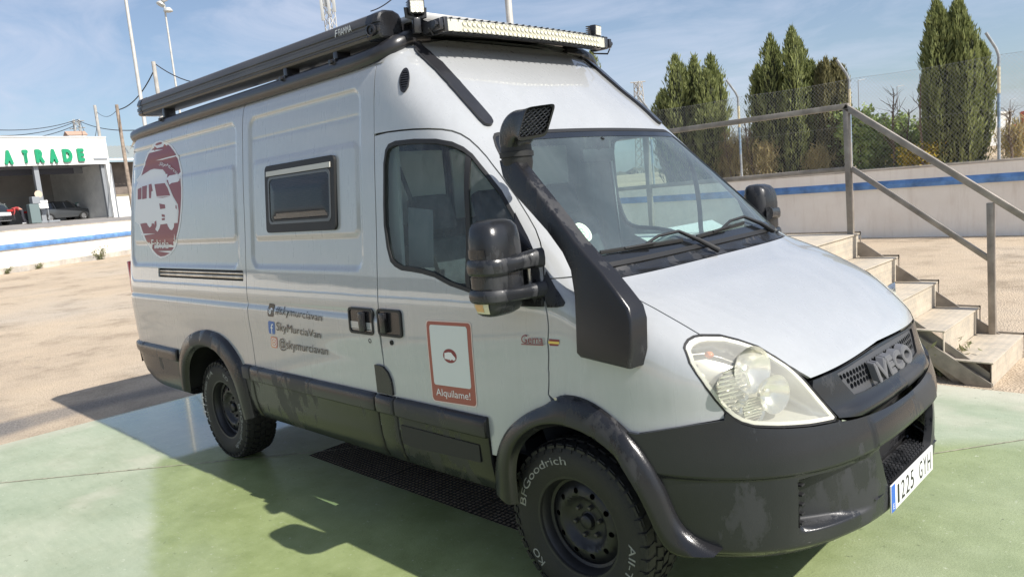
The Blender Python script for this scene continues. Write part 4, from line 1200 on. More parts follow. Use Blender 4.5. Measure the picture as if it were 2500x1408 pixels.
# number plate
M_WHITE = mat('white plate', (.80, .80, .78), .4); M_EU = mat('plate blue', (.03, .13, .50), .4); M_INK = mat('plate black', (.015, .015, .015), .45)
pl = MB(); pl.bbox((.992, -.26, .412), (.998, .26, .522), .002); plate = pl.build('number_plate', M_WHITE, van, smooth=40)
pb = MB(); pb.box((.9975, -.258, .414), (.9990, -.218, .520)); pb.build('country_band', M_EU, plate)
for k, ch_c in enumerate('1225 GYH'):
    if ch_c == ' ': continue
    V, F = fit_text(ch_c, .040 if ch_c != '1' else .020, .076)
    mesh_obj('plate_character', np.stack([np.full(len(V), .9992), -.203+.0555*k+(.012 if ch_c == '1' else 0)+V[:, 0], .429+V[:, 1]], -1), F, M_INK, plate)
V, F = fit_text('E', .014, .022)
mesh_obj('country_letter', np.stack([np.full(len(V), .9996), -.245+V[:, 0], .424+V[:, 1]], -1), F, M_WHITE, plate)
pb = MB(); pb.box((.95, -.20, .42), (.9915, .20, .51)); pb.build('plate_holder', M_DARK, van)

# cowl and wipers
cl = [(wsp[0][0]-.004, z_base-.001)]+[(lerp(wsp[0][0], VS, t), z_base-.002) for t in np.linspace(.15, 1, 7)]
ch_ = [(hb[0][0]+.004, 1.381)]+[(lerp(hb[0][0], VS, t), 1.381) for t in np.linspace(.15, 1, 7)]
cowl = cl+mir(cl[:-1])[::-1]+mir(ch_)[0:1]+mir(ch_[:-1])[1:]+ch_[::-1]
def SFC(a, b):
    v = np.asarray(a)/VS; q = np.asarray(b, float); p = S(v, q)
    return p-np.stack([0*v, 0*v, .012*np.sin(np.clip((q-1.381)/(z_base-1.381), 0, 1)*math.pi)*(1+.5*np.sin(v*60))], -1)
panel('cowl', cowl, [], SFC, M_PLAS2, van, step=.02, bstep=.02, thick=.02, off=-.004)
def on_skin(px, off):
    q = cast(*px); p = S(np.array([q[0]]), np.array([q[1]]))[0]
    e = 1e-3; du = S(np.array([q[0]+e]), np.array([q[1]]))[0]-S(np.array([q[0]-e]), np.array([q[1]]))[0]; dv = S(np.array([q[0]]), np.array([q[1]+e]))[0]-S(np.array([q[0]]), np.array([q[1]-e]))[0]
    n = np.cross(du, dv); n /= np.linalg.norm(n); return p+n*off
for blade, arm in (([(1462, 621), (1520, 612), (1590, 602), (1662, 590)], [(1570, 603), (1600, 585), (1648, 574), (1700, 594), (1752, 616)]),
                   ([(1697, 582), (1735, 571), (1775, 559), (1812, 548)], [(1757, 563), (1775, 548), (1808, 538), (1850, 552), (1884, 568)])):
    mb = MB(); mb.tube([on_skin(p, .012) for p in blade], .0075, 6, sq=(1.3, .6)); w_ = mb.build('wiper', M_RUB, van, smooth=60)
    mb = MB(); mb.tube([on_skin(p, .016+.010*i) for i, p in enumerate([blade[0], blade[1], blade[2], blade[3]][1:3])], .006, 6); mb.build('blade_bracket', M_RUB, w_)
    mb = MB(); mb.tube([on_skin(p, o) for p, o in zip(arm, (.018, .024, .026, .022, .012))], [.006, .007, .008, .011, .014], 6); mb.build('wiper_arm', M_DARK, w_, smooth=60)
# windshield stickers
M_YEL = mat('yellow tag', (.70, .80, .10), .5); M_STK = mat('green white sticker', (.62, .80, .62), .5); M_STK2 = mat('sticker green', (.30, .55, .38), .5)
panel('windshield_tag', cpoly([(1255, 356), (1285, 354), (1292, 371), (1262, 374)]), [], SF, M_YEL, wsh, step=.05, thick=0, off=.0015)
cq = cast(1423, 567); ccx, ccz = cq[0]*VS, cq[1]
circ = lambda r, k=24: [(ccx+r*math.cos(2*math.pi*i/k), ccz+r*.72*math.sin(2*math.pi*i/k)) for i in range(k)]
st_ = panel('eco_sticker', circ(.052), [], SF, M_STK, wsh, step=.05, thick=0, off=.0015)
panel('sticker_ring', circ(.044), [circ(.036)], SF, M_STK2, wsh, step=.05, thick=0, off=.0022)
V, F = fit_text('B', .026, .030)
panel_p = SF(ccx-.013+V[:, 0], ccz-.014+V[:, 1]); mesh_obj('sticker_letter', panel_p+np.array([.0025, -.001, .0025]), F, M_STK2, wsh)
# ================================================================== VAN: cladding, flares, wheels, trim
def cast_side(u, v):
    y = -1.0
    for _ in range(12):
        p = aty(u, v, y); y = -float(interp(T_W, min(2.5, max(.45, p[2]))))
    return (float(p[0]), float(p[2]))
def w_at(x, z):
    """outer y (negative) of body side anywhere along the van"""
    if x <= XB: return float(side(x, z, False)[1])
    return float(S(np.array([v_at_x(x, z)]), np.array([z]))[0][1])
# cladding segments; profile z -> outward offset
CP = [(.792, .002), (.788, .022), (.775, .030), (.735, .033), (.705, .030), (.698, .016), (.690, .013), (.58, .010), (.50, .000), (.445, -.022), (.425, -.05), (.42, -.09)]
def clad(name, x0, x1, mt=M_PLAS, zs=1.0, top=None, taper=0.0):
    n = max(2, int((x1-x0)/.06)); rows = []
    xs_ = [x0, x0+.004]+list(np.linspace(x0+.02, x1-.02, n))+[x1-.004, x1]
    for i, x in enumerate(xs_):
        e = (.012 if i in (0, len(xs_)-1) else (.003 if i in (1, len(xs_)-2) else 0))
        lift = taper*max(0, (-4.25-x)/.5)**2
        rows.append([(x, w_at(x, max(.45, z))-o+e, z+lift*(.79-z)/.37) for z, o in CP])
    mb = MB(); mb.grid(rows)
    for r_ in (rows[0], rows[-1]): mb.add(r_+[(r_[-1][0], r_[-1][1]+.05, r_[-1][2]), (r_[0][0], r_[0][1]+.05, r_[0][2])], [tuple(range(len(r_)+2))])
    o = mb.build(name, mt, van, smooth=50)
    mo = o.copy(); mo.data = o.data.copy(); mo.data.transform(Matrix.Scale(-1, 4, (0, 1, 0))); mo.data.flip_normals(); COL.objects.link(mo)
    return o
clad('side_cladding', -4.70, -3.80, taper=.16)
clad('side_cladding', -2.715, -2.615)
clad('side_cladding', -2.605, -1.235)
clad('side_cladding', -1.225, -1.075)
clad('side_cladding', -1.065, -.405)
# recessed black panel in the door cladding
mb = MB(); mb.prism([(x, w_at(x, .6)-.014, z) for x, z in ((-1.04, .655), (-.47, .655), (-.47, .575), (-.95, .555), (-1.04, .56))], (0, .003, 0), (0, -.003, 0)); mb.build('cladding_inlay', M_DARK, van)
# cover at the foot of the B pillar
pc = [(-1.215, .80), (-1.085, .80)]+[(-1.085-.0-.0, .84), (-1.09, .88), (-1.11, .915), (-1.145, .94), (-1.18, .945), (-1.215, .945)]
panel('pillar_cover', pc, [], lambda a, b: np.stack([a, np.array([w_at(p, q) for p, q in zip(np.atleast_1d(a), np.atleast_1d(b))]), b], -1), M_PLAS, van, step=.03, thick=.012, off=.012)
# flares: swept band along an arc, inner lip and outer edge
def flare(name, outer, inner, ylip, mt=M_PLAS, n=48):
    def rs(poly):
        P = np.array(poly); s = np.concatenate([[0], np.cumsum(np.linalg.norm(np.diff(P, axis=0), axis=1))]); s /= s[-1]
        t = np.linspace(0, 1, n)
        q = np.stack([np.interp(t, s, P[:, k]) for k in range(2)], -1)
        for _ in range(3): q[1:-1] = .25*q[:-2]+.5*q[1:-1]+.25*q[2:]
        return q
    O = rs(outer); I = rs(inner); rows = []
    def yb_(p): return w_at(p[0], max(.45, p[1]))-.018*float(sstep(.28, .36, p[0]))
    for o, i in zip(O, I):
        row = [(o[0], yb_(o)+.02, o[1])]
        for t, b in ((0, .002), (.05, .020), (.22, .032), (.55, .043), (.85, .048), (.96, .042), (1.0, .030)):
            p = o+(i-o)*t; row.append((p[0], yb_(p)-b, p[1]))
        d = (i-o)/np.linalg.norm(i-o); p = i+d*.012
        row.append((p[0], yb_(i)-.012, p[1])); row.append((p[0]+d[0]*.004, yb_(i)-.006, p[1]+d[1]*.004)); rows.append(row)
    for q_ in (rows[0], rows[-1]): pass
    mb = MB(); mb.grid(rows); o = mb.build(name, mt, van, smooth=55)
    mo = o.copy(); mo.data = o.data.copy(); mo.data.transform(Matrix.Scale(-1, 4, (0, 1, 0))); mo.data.flip_normals(); COL.objects.link(mo)
    return o
def pl_y(pts, y): return [(float(aty(u, v, y)[0]), float(aty(u, v, y)[2])) for u, v in pts]
def pl_s(pts): return [(float(q[0]), float(q[2])) for q in (S(np.array([c[0]]), np.array([c[1]]))[0] for c in (cast(*p) for p in pts))]
fo = pl_y([(1203, 1200), (1203, 1150), (1208, 1100), (1229, 1052), (1258, 1022), (1295, 1000), (1338, 988)], -1.03)+pl_s([(1352, 962), (1390, 962), (1425, 968), (1460, 988), (1500, 1018), (1540, 1055), (1578, 1100), (1610, 1150), (1640, 1215), (1662, 1275), (1690, 1305), (1735, 1325), (1770, 1335)])
fi = []
for u_, v_ in [(1242, 1235), (1236, 1160), (1242, 1108), (1262, 1074), (1292, 1048), (1325, 1036), (1362, 1037), (1400, 1048), (1440, 1068), (1490, 1105), (1530, 1145), (1562, 1190), (1592, 1245), (1615, 1300), (1640, 1345), (1690, 1354), (1745, 1358)]:
    q = aty(u_, v_, lerp(-1.05, -.94, float(sstep(1440, 1745, u_)))); fi.append((float(q[0]), float(q[2])))
flare('front_arch_flare', fo, fi, -1.055)
ro = [(-3.80, .52), (-3.79, .70), (-3.745, .785), (-3.62, .89), (-3.45, .955), (-3.25, .985), (-3.05, .975), (-2.90, .925), (-2.79, .845), (-2.735, .79), (-2.715, .70), (-2.70, .50), (-2.69, .43)]
ri = [(-3.70, .48), (-3.675, .62), (-3.61, .735), (-3.50, .82), (-3.36, .868), (-3.20, .878), (-3.05, .85), (-2.93, .785), (-2.85, .69), (-2.80, .58), (-2.775, .46), (-2.76, .415)]
flare('rear_arch_flare', ro, ri, -1.045)
# dark wheel housings
for cx, r_ in ((.07, .52), (-3.24, .56)):
    for sg in (-1, 1):
        mb = MB(); rows = []
        for k in range(21):
            a = R(-15+210*k/20); xh = cx+r_*math.cos(a); zh = max(.47, .40+r_*math.sin(a)); rows.append([(xh, sg*y, zh) for y in (abs(w_at(xh, max(.5, zh)))-.03, .55)])
        mb.grid(rows); mb.add([(p[1][0], p[1][1], p[1][2]) for p in rows], [tuple(range(21))]); mb.build('wheel_housing', M_DARK, van)
mb = MB(); mb.box((-4.4, -.58, .36), (.6, .58, .43)); mb.build('underbody', M_INNER, van)
mb = MB(); mb.tube([(-3.33, -.75, .36), (-3.33, .75, .36)], .05, 10); mb.tube([(0, -.7, .34), (0, .7, .34)], .04, 10); mb.build('axle', M_DARK, van)
# screw and torn bracket on the front flare
q = on_skin((1368, 968), .03); mb = MB(); mb.lathe([(.0, .002), (.007, .001), (.008, 0)], 10, Matrix.Translation(Vector(q)) @ Vector((0, -1, 0)).to_track_quat('Z', 'Y').to_matrix().to_4x4()); mb.build('flare_screw', M_ALU, van)

# ---- wheels
M_TYRE = mat('tyre rubber', (.017, .0165, .016), .66, var=.22, vscale=5, bump=.15, bscale=120)
M_RIM = mat('black steel rim', (.020, .020, .022), .42, .1, var=.3, vscale=12)
M_LETT = mat('tyre white lettering', (.30, .30, .28), .75, var=.3, vscale=40)
M_NUT = mat('dull steel', (.09, .085, .075), .45, .6)
RT, RR = .366, .212
def make_wheel():
    root = empty('wheel', (0, 0, 0), parent=van)
    prof = [(.200, -.075), (.205, -.098), (.222, -.104), (.255, -.116), (.300, -.119), (.333, -.110), (.350, -.098), (.356, -.085)]
    full = prof+[(.357, -.04), (.358, 0), (.357, .04)]+[(r_, -h) for r_, h in prof[::-1]]
    ty = MB(); ty.lathe(full, 72)
    # tread blocks: staggered, five rows
    nb = 40
    for k in range(nb):
        for row, (h0, h1, r0) in enumerate(((-.112, -.068, 0), (-.060, -.022, .5), (-.016, .016, .15), (.022, .060, .65), (.068, .112, .3))):
            a0 = 2*math.pi*(k+r0)/nb; da = 2*math.pi/nb*(.74 if row in (0, 4) else .68)
            tw = .35*da*(1 if row % 2 else -1)
            rr = .3665 if row in (1, 2, 3) else .362
            vs = []
            for rad in (.350, rr):
                for (aa, hh) in ((a0, h0), (a0+da, h0), (a0+da+tw, h1), (a0+tw, h1)):
                    rd = rad
                    if row in (0, 4) and abs(hh) > .09: rd -= .010
                    vs.append((rd*math.cos(aa), rd*math.sin(aa), hh))
            ty.add(vs, [(4, 5, 6, 7), (0, 1, 5, 4), (1, 2, 6, 5), (2, 3, 7, 6), (3, 0, 4, 7)])
        # shoulder lugs running down the sidewall
        for sg in (-1, 1):
            a0 = 2*math.pi*(k+(.0 if sg < 0 else .3))/nb; da = 2*math.pi/nb*.55
            vs = []
            for (rd, hh) in ((.357, .100), (.325, .1135)):
                for o in (-.006, .004):
                    for aa in (a0, a0+da): vs.append((rd*math.cos(aa), rd*math.sin(aa), sg*(hh+o)))
            ty.add(vs, [(0, 1, 5, 4), (2, 6, 7, 3), (0, 4, 6, 2), (1, 3, 7, 5), (0, 2, 3, 1), (4, 5, 7, 6)])
    ty.build('tyre', M_TYRE, root, smooth=35)
    # rim: barrel + disc with hand holes (outer face is +z)
    rm = MB()
    rm.lathe([(.214, .094), (.219, .098), (.216, .102), (.207, .100), (.203, .088), (.196, .080), (.192, .045), (.180, .040), (.178, -.09)], 60)
    holes = []
    for k in range(10):
        a = 2*math.pi*k/10; cx, cy = .140*math.cos(a), .140*math.sin(a)
        holes.append([(cx+.0125*math.cos(t), cy+.0125*math.sin(t)) for t in np.linspace(0, 2*math.pi, 10, endpoint=False)])
    outer = [(.181*math.cos(t), .181*math.sin(t)) for t in np.linspace(0, 2*math.pi, 60, endpoint=False)]
    hub = [(.040*math.cos(t), .040*math.sin(t)) for t in np.linspace(0, 2*math.pi, 24, endpoint=False)]
    V, F, bd = tri2d(outer, holes+[hub], .014)
    rad = np.hypot(V[:, 0], V[:, 1])
    h = np.interp(rad, [.040, .085, .098, .112, .122, .155, .168, .181], [.022, .022, .030, .052, .058, .050, .034, .028])
    rm.add(np.stack([V[:, 0], V[:, 1], h], -1), [tuple(f) for f in F])
    rm.build('rim', M_RIM, root, smooth=40)
    hb_ = MB(); hb_.lathe([(.001, .050), (.024, .049), (.030, .044), (.033, .022), (.041, .018), (.041, .0)], 28); hb_.build('hub_cap', M_RIM, root, smooth=40)
    bk = MB(); bk.lathe([(.001, -.02), (.175, -.02)], 40); bk.build('brake_disc', M_DARK, root)
    for k in range(6):
        a = 2*math.pi*(k+.3)/6
        nt = MB(); nt.lathe([(.001, .043), (.008, .041), (.0105, .036), (.0105, .018)], 6, Matrix.Translation((.066*math.cos(a), .066*math.sin(a), 0))); nt.build('lug_nut', M_NUT, root)
    # raised lettering, local angle: 90 = up when mounted
    def arc(s, amid, r0, hgt, wid, off=.0):
        V, F = fit_text(s, wid, hgt)
        def mp(V, d):
            an = R(amid)-(V[:, 0]-wid/2)/(r0+hgt/2); rr_ = r0+V[:, 1]
            hh = np.interp(rr_, [.222, .255, .300, .333], [.104, .116, .119, .110])
            return np.stack([rr_*np.cos(an), rr_*np.sin(an), hh+d+.0006], -1)
        vs, fs = solid2d(V, F, mp, .0012); return vs, fs
    lb = MB()
    vs, fs = arc('BFGoodrich', 138, .272, .034, .40); lb.add(vs, fs)
    lb.build('sidewall_lettering', M_LETT, root)
    lb = MB(); vs, fs = arc('All-Terrain T/A', -42, .272, .032, .50); lb.add(vs, fs); lb.build('sidewall_lettering', M_LETT, root)
    lb = MB(); vs, fs = arc('KO', 225, .270, .032, .075); lb.add(vs, fs); lb.build('sidewall_lettering', M_LETT, root)
    return root
wproto = make_wheel()
# local x -> +X world, local y -> +Z world, local z -> -Y world (right side)
def wheel_mtx(x, y, z, left=False, spin=0, steer=0):
    M_ = Matrix(((1, 0, 0), (0, 0, -1), (0, 1, 0))).to_4x4()
    if left: M_ = Matrix.Rotation(math.pi, 4, 'Z') @ M_
    return Matrix.Translation((x, y, z)) @ Matrix.Rotation(steer, 4, 'Z') @ M_ @ Matrix.Rotation(spin, 4, 'Z')
wheels = [wproto]+[dup(wproto) for _ in range(3)]
for w_, (x, y, lf, sp, stt) in zip(wheels, ((0.0, -.842, False, R(-5), 0), (-3.335, -.815, False, R(200), 0), (0.0, .842, True, R(60), 0), (-3.335, .815, True, R(10), 0))):
    w_.matrix_world = wheel_mtx(x, y, RT-.002, lf, sp, stt)
# white paint chips on the rear rim
# ---- roof rail, awning, cap strips
path = [(-4.60, -.70, 2.46), (-4.585, -.79, 2.445), (-4.52, -.838, 2.452), (-4.2, -.848, 2.463), (-3, -.850, 2.468), (-1.4, -.848, 2.468), (-1.16, -.835, 2.478), (-1.07, -.77, 2.520), (-1.075, -.66, 2.558), (-1.10, -.55, 2.572)]
def spline(path, n):
    P = np.array(path, float); s = np.concatenate([[0], np.cumsum(np.linalg.norm(np.diff(P, axis=0), axis=1))]); t = np.linspace(0, s[-1], n)
    return np.stack([pchip(s, P[:, k], t) for k in range(3)], -1)
def mir_obj(o, parent=None):
    mo = o.copy(); mo.data = o.data.copy(); mo.data.transform(Matrix.Scale(-1, 4, (0, 1, 0))); mo.data.flip_normals(); COL.objects.link(mo); return mo
M_SATIN = mat('satin black paint', (.022, .022, .025), .32, var=.3, vscale=8, coat=.2)
mb = MB(); mb.tube(spline(path, 90), .040, 10, sq=(1.0, .62)); o = mb.build('roof_rail', M_SATIN, van, smooth=60); mir_obj(o)
cl_ = [(1018, 108), (1060, 152), (1110, 208), (1150, 254), (1188, 298)]
sl = cpoly([(u+8.5, v-7.5) for u, v in cl_]+[(1200, 297), (1203, 304), (1198, 309), (1190, 309)]+[(u-8.5, v+7.5) for u, v in cl_[::-1]])
for mr in (False, True): panel('roof_strip', chaikin(sl, 1), [], SF, M_SATIN, van, step=.03, bstep=.02, thick=.03, off=.016, mirror=mr)
# gap filler above the cap
mb = MB(); mb.grid([[(-1.14, y, 2.578-.03*abs(y/.62)**3) for y in np.linspace(-.64, .64, 9)], [(-1.06, y*.95, 2.572-.04*abs(y/.62)**3) for y in np.linspace(-.64, .64, 9)]]); mb.build('roof_front_edge', M_PAINT, van, smooth=60)
# awning cassette
M_AWN = mat('anthracite awning case', (.092, .085, .081), .42, .15, var=.25, vscale=6, stretch=(.3, 3, 3))
awn = empty('awning', (0, 0, 0), parent=van)
ap = [(-.700, -.060), (-.700, .030), (-.715, .052), (-.750, .066), (-.800, .064), (-.838, .046), (-.852, .018), (-.853, .004), (-.846, .000), (-.846, -.012), (-.856, -.018), (-.857, -.040), (-.850, -.044), (-.850, -.050), (-.854, -.056), (-.846, -.068), (-.835, -.072), (-.70, -.072)]
def awz(x): return lerp(2.618, 2.655, (x+1.1)/(-3.15))
def awrow(x, sc=1.0): return [(x, -.775+(y+.775)*sc, awz(x)+z*sc) for y, z in ap]
mb = MB(); rows = [awrow(x) for x in np.linspace(-4.22, -1.19, 20)]; rows = [r_+[r_[0]] for r_ in rows]; mb.grid(rows); mb.build('case', M_AWN, awn, smooth=25)
for xe, dr in ((-4.22, -1), (-1.19, 1)):
    mb = MB(); rows = [awrow(xe+dr*t, s_) for t, s_ in ((0, 1.03), (.03, 1.04), (.075, 1.03), (.092, .97), (.098, .85))]; rows = [r_+[r_[0]] for r_ in rows]; mb.grid(rows); mb.add(rows[-1][:-1], [tuple(range(len(ap)))]); mb.build('end_cap', M_PLAS, awn, smooth=35)
mtx = Matrix.Translation((-1.135, -.862, awz(-1.1)-.032)) @ Vector((.15, -1, 0)).to_track_quat('Z', 'Y').to_matrix().to_4x4()
mb = MB(); mb.lathe([(.030, 0), (.030, .012), (.022, .014), (.020, .006), (.010, .006), (.009, .012), (.001, .012)], 20, mtx); mb.build('crank_socket', M_SATIN, awn, smooth=40)
V, F = fit_text('FIAMMA', .115, .034)
mesh_obj('case_lettering', np.stack([-1.425+V[:, 0], np.full(len(V), -.8575), awz(-1.3)+.0+V[:, 1]*1.0-.003], -1)*[1, 1, 1]+np.array([0, 0, 0]), F, M_WHITE, awn)
V, F = fit_text('F', .022, .034)
mesh_obj('case_emblem', np.stack([-1.462+V[:, 0]+V[:, 1]*.25, np.full(len(V), -.8575), awz(-1.3)-.003+V[:, 1]], -1), F, M_WHITE, awn)
for px in ((405, 285), (702, 180), (826, 155)):
    x = float(aty(*px, -.83)[0]); mb = MB()
    mb.bbox((x-.02, -.845, 2.47), (x+.02, -.76, awz(x)-.066), .004); mb.bbox((x-.03, -.87, 2.485), (x+.03, -.845, 2.515), .004); mb.tube([(x, -.885, 2.50), (x, -.83, 2.50)], .012, 8)
    mb.build('awning_bracket', M_SATIN, van, smooth=40)
# ---- solar panel on its frame
M_FRAME = mat('panel aluminium', (.50, .49, .46), .4, .7, var=.2, vscale=8); M_CELL = mat('solar cells', (.012, .016, .035), .12, coat=.6)
sol = empty('solar_panel', (0, 0, 0), parent=van)
mb = MB(); mb.box((-2.75, -.64, 2.652), (-1.03, .64, 2.660)); mb.build('cell_sheet', M_CELL, sol)
mb = MB()
for a, b in (((-2.77, -.66), (-1.01, -.625)), ((-2.77, .625), (-1.01, .66)), ((-2.77, -.66), (-2.735, .66)), ((-1.045, -.66), (-1.01, .66))): mb.bbox((*a, 2.632), (*b, 2.668), .003)
mb.build('frame', M_FRAME, sol, smooth=40)
for x in (-1.15, -1.9, -2.6):
    mb = MB(); mb.box((x-.02, -.70, 2.60), (x+.02, .70, 2.631)); mb.build('cross_bar', M_SATIN, van)
mb = MB(); mb.prism([(-1.35, -.60, 2.60), (-1.0, -.66, 2.60), (-.90, -.62, 2.545), (-.90, .62, 2.545), (-1.0, .66, 2.60), (-1.35, .6, 2.60)], (0, 0, 0), (0, 0, .03)); mb.build('rack_tray', M_SATIN, van)
# ---- light bar
M_LED = mat('led reflector', (.80, .78, .68), .40, .25); M_LBL = glass('light bar lens', (.95, .94, .90), dirt_sheen=.05)
lbar = empty('light_bar', (0, 0, 0), parent=van)
def lb(y, dx=0, z=0): return (-.872+.030*(1-(y/.63)**2)+dx, y, 2.574+z*.78)
ysb = np.linspace(-.63, .63, 43)
mb = MB(); rows = []
for y in ysb: rows.append([lb(y, .02, -.040), lb(y, .02, .040), lb(y, -.02, .042), lb(y, -.075, .030), lb(y, -.075, -.030), lb(y, -.02, -.042), lb(y, .02, -.040)])
mb.grid(rows); mb.add(rows[0][:6], [tuple(range(6))]); mb.add(rows[-1][:6], [tuple(range(6))]); mb.build('housing', M_SATIN, lbar, smooth=30)
for sg in (-1, 1):
    mb = MB(); a = lb(sg*.63, -.07, -.042); mb.bbox((a[0], min(sg*.622, sg*.648), a[2]-.002), (a[0]+.10, max(sg*.622, sg*.648), a[2]+.069), .004); mb.build('end_plate', M_SATIN, lbar, smooth=40)
mb = MB()
for k in range(36):
    y = -.52+1.06*k/35
    for z in (-.018, .018):
        c = Vector(lb(y, .0215, z)); mtx = Matrix.Translation(c) @ Vector((1, 0, 0)).to_track_quat('Z', 'Y').to_matrix().to_4x4() @ Matrix.Scale(.86, 4)
        mb.lathe([(.0150, .006), (.0125, .003), (.006, .0012), (.001, .001)], 8, mtx)
o = mb.build('led_cells', M_LED, lbar, smooth=40); o['kind'] = 'stuff'
mb = MB(); mb.grid([[lb(y, .0212, -.036), lb(y, .0212, .036)] for y in ysb]); mb.build('reflector_plate', M_LED, lbar, smooth=60)
mb = MB(); mb.grid([[lb(y, .031, -.037), lb(y, .031, .037)] for y in ysb]); mb.build('lens', M_LBL, lbar, smooth=60)
mb = MB()
for k in range(26):
    y = -.60+1.2*k/25
    for z in (-.041, .041): c = lb(y, .022, z); mb.box((c[0]-.012, y-.004, c[2]-.003), (c[0]+.011, y+.004, c[2]+.003))
o = mb.build('bezel_clips', M_RUB, lbar); o['kind'] = 'stuff'
for sg in (-1, 1):
    mb = MB(); mb.bbox((-.97, sg*.668-.012, 2.548), (-.84, sg*.668+.012, 2.60), .004); mb.tube([(-.86, sg*.70, 2.575), (-.86, sg*.645, 2.575)], .014, 8); mb.build('bar_mount', M_SATIN, lbar, smooth=40)
# ---- square work lamps
def pod(y, yaw):
    root = empty('work_lamp', (-.985, y, 2.60), parent=van); root.rotation_euler = (0, R(4), yaw)
    mb = MB(); mb.bbox((-.012, -.040, .042), (.028, .040, .108), .006); mb.build('housing', M_SATIN, root, smooth=40)
    mb = MB()
    for k in range(6): z = .046+.011*k; mb.box((-.042, -.034, z), (-.010, .034, z+.004))
    mb.build('cooling_fins', M_SATIN, root)
    mb = MB(); mb.box((.0275, -.033, .050), (.0295, .033, .101))
    for i in range(3):
        for j in range(3): mb.lathe([(.010, .0015), (.007, .0005), (.001, .0002)], 8, Matrix.Translation((.0296, -.022+.022*i, .058+.0175*j)) @ Vector((1, 0, 0)).to_track_quat('Z', 'Y').to_matrix().to_4x4())
    mb.build('led_face', M_LED, root, smooth=40)
    mb = MB(); mb.tube([(-.004, -.046, .075), (-.004, -.046, .035), (-.004, 0, .024), (-.004, .046, .035), (-.004, .046, .075)], .006, 6, sq=(1, 2)); mb.bbox((-.022, -.018, -.045), (.014, .018, .026), .004); mb.build('bracket', M_SATIN, root, smooth=40)
    mb = MB(); mb.tube([(-.03, .0, .05), (-.06, .02, .0), (-.03, .05, -.05), (.06, .06, -.06), (.09, .03, -.035)], .005, 6); mb.build('cable', M_RUB, root, smooth=60)
pod(-.700, R(-22)); pod(.700, R(10))
# ---- round side vent
cv = cast(988, 197); va, vz = cv[0]*VS, cv[1]
def vc(r, k=32): return [(va+r*math.cos(2*math.pi*i/k), vz+r*math.sin(2*math.pi*i/k)) for i in range(k)]
vent = panel('side_vent', vc(.060), [vc(.046)], SF, M_PLAS, van, step=.02, thick=.01, off=.007)
panel('vent_back', vc(.050), [], SF, M_DARK, vent, step=.03, thick=0, off=.0008)
for k in range(8):
    z = vz-.040+.0115*k; hw = math.sqrt(max(1e-6, .046**2-(z-vz)**2))
    panel('louvre', [(va-hw, z-.002), (va+hw, z-.002), (va+hw, z+.0035), (va-hw, z+.0035)], [], SF, M_PLAS, vent, step=.05, thick=.004, off=.005)
# ---- camper window in the sliding door
wx0, wz0 = cast_side(656, 568); wx1, wz1 = cast_side(820, 377)
M_ACR = glass('smoked acrylic', (.22, .23, .24), ior=1.5, dirt_sheen=.05, dirt_sheen_col=(.3, .3, .33))
flat = lambda o: (lambda a, b: side(a, b, False)+np.stack([0*np.asarray(a), 0*np.asarray(a)-o, 0*np.asarray(a)], -1))
X0, X1, Z0, Z1 = wx0, wx1, wz0, wz1
cw = panel('camper_window', rrect(X0, Z0, X1, Z1, .028), [rrect(X0+.045, Z0+.055, X1-.045, Z1-.075, .03)], flat(.014), M_RUB, sdoor, step=.04, bstep=.02, thick=.02)
panel('acrylic_pane', rrect(X0+.040, Z0+.05, X1-.040, Z1-.070, .03), [], lambda a, b: flat(.012)(a, b)-np.stack([0*a, .007*sstep(0, .09, -rr_sdf(a, b, X0+.040, Z0+.05, X1-.040, Z1-.070, .03)), 0*a], -1), M_ACR, sdoor, step=.025, thick=0)
M_BLIND = mat('pleated blind', (.16, .16, .175), .8)
mb = MB()
rows = []
for k in range(60):
    z = Z0+.05+(Z1-Z0-.11)*k/59; rows.append([(x, float(side(x, z, False)[1])+.008+(.007 if k % 2 else 0), z) for x in (X0+.03, X1-.03)])
mb.grid(rows); mb.build('blind', M_BLIND, sdoor)
mb = MB(); zt_ = Z1-.050
mb.prism([tuple(side(x, z, False)+np.array([0, -.016, 0])) for x, z in ((X0+.03, zt_-.012), (X1-.03, zt_-.012), (X1-.03, zt_+.016), (X0+.03, zt_+.016))], (0, 0, 0), (0, -.006, 0)); mb.build('top_hinge_strip', mat('pale strip', (.55, .53, .48), .5), sdoor)
panel('pane_gasket', rrect(X0+.038, Z0+.048, X1-.038, Z1-.068, .032), [rrect(X0+.052, Z0+.062, X1-.052, Z1-.082, .03)], flat(.016), mat('acrylic edge', (.10, .10, .10), .3), sdoor, step=.03, bstep=.02, thick=.004)
# ---- door handles and locks
for (pa, pb_, pr) in (((852, 748), (917, 818), sdoor), ((922, 752), (986, 825), fdoor)):
    a_ = cast_side(*pa); b_ = cast_side(*pb_); x0, x1 = a_[0], b_[0]; z1, z0 = a_[1], b_[1]
    hp_ = panel('handle_recess', rrect(x0, z0, x1, z1, .022), [], flat(.006), M_BLACKGLOSS, pr, step=.05, thick=.012)
    mb = MB(); yb = float(side(lerp(x0, x1, .5), (z0+z1)/2, False)[1])
    cxm = lerp(x0, x1, .62 if pr is sdoor else .32)
    mb.bbox((cxm-.022, yb-.030, z0+.018), (cxm+.022, yb-.006, z1-.018), .006); mb.build('grip', M_PLAS, pr, smooth=40)
    panel('handle_frame', rrect(x0, z0, x1, z1, .022), [rrect(x0+.012, z0+.012, x1-.012, z1-.012, .016)], flat(.011), M_RUB, pr, step=.03, bstep=.02, thick=.006)
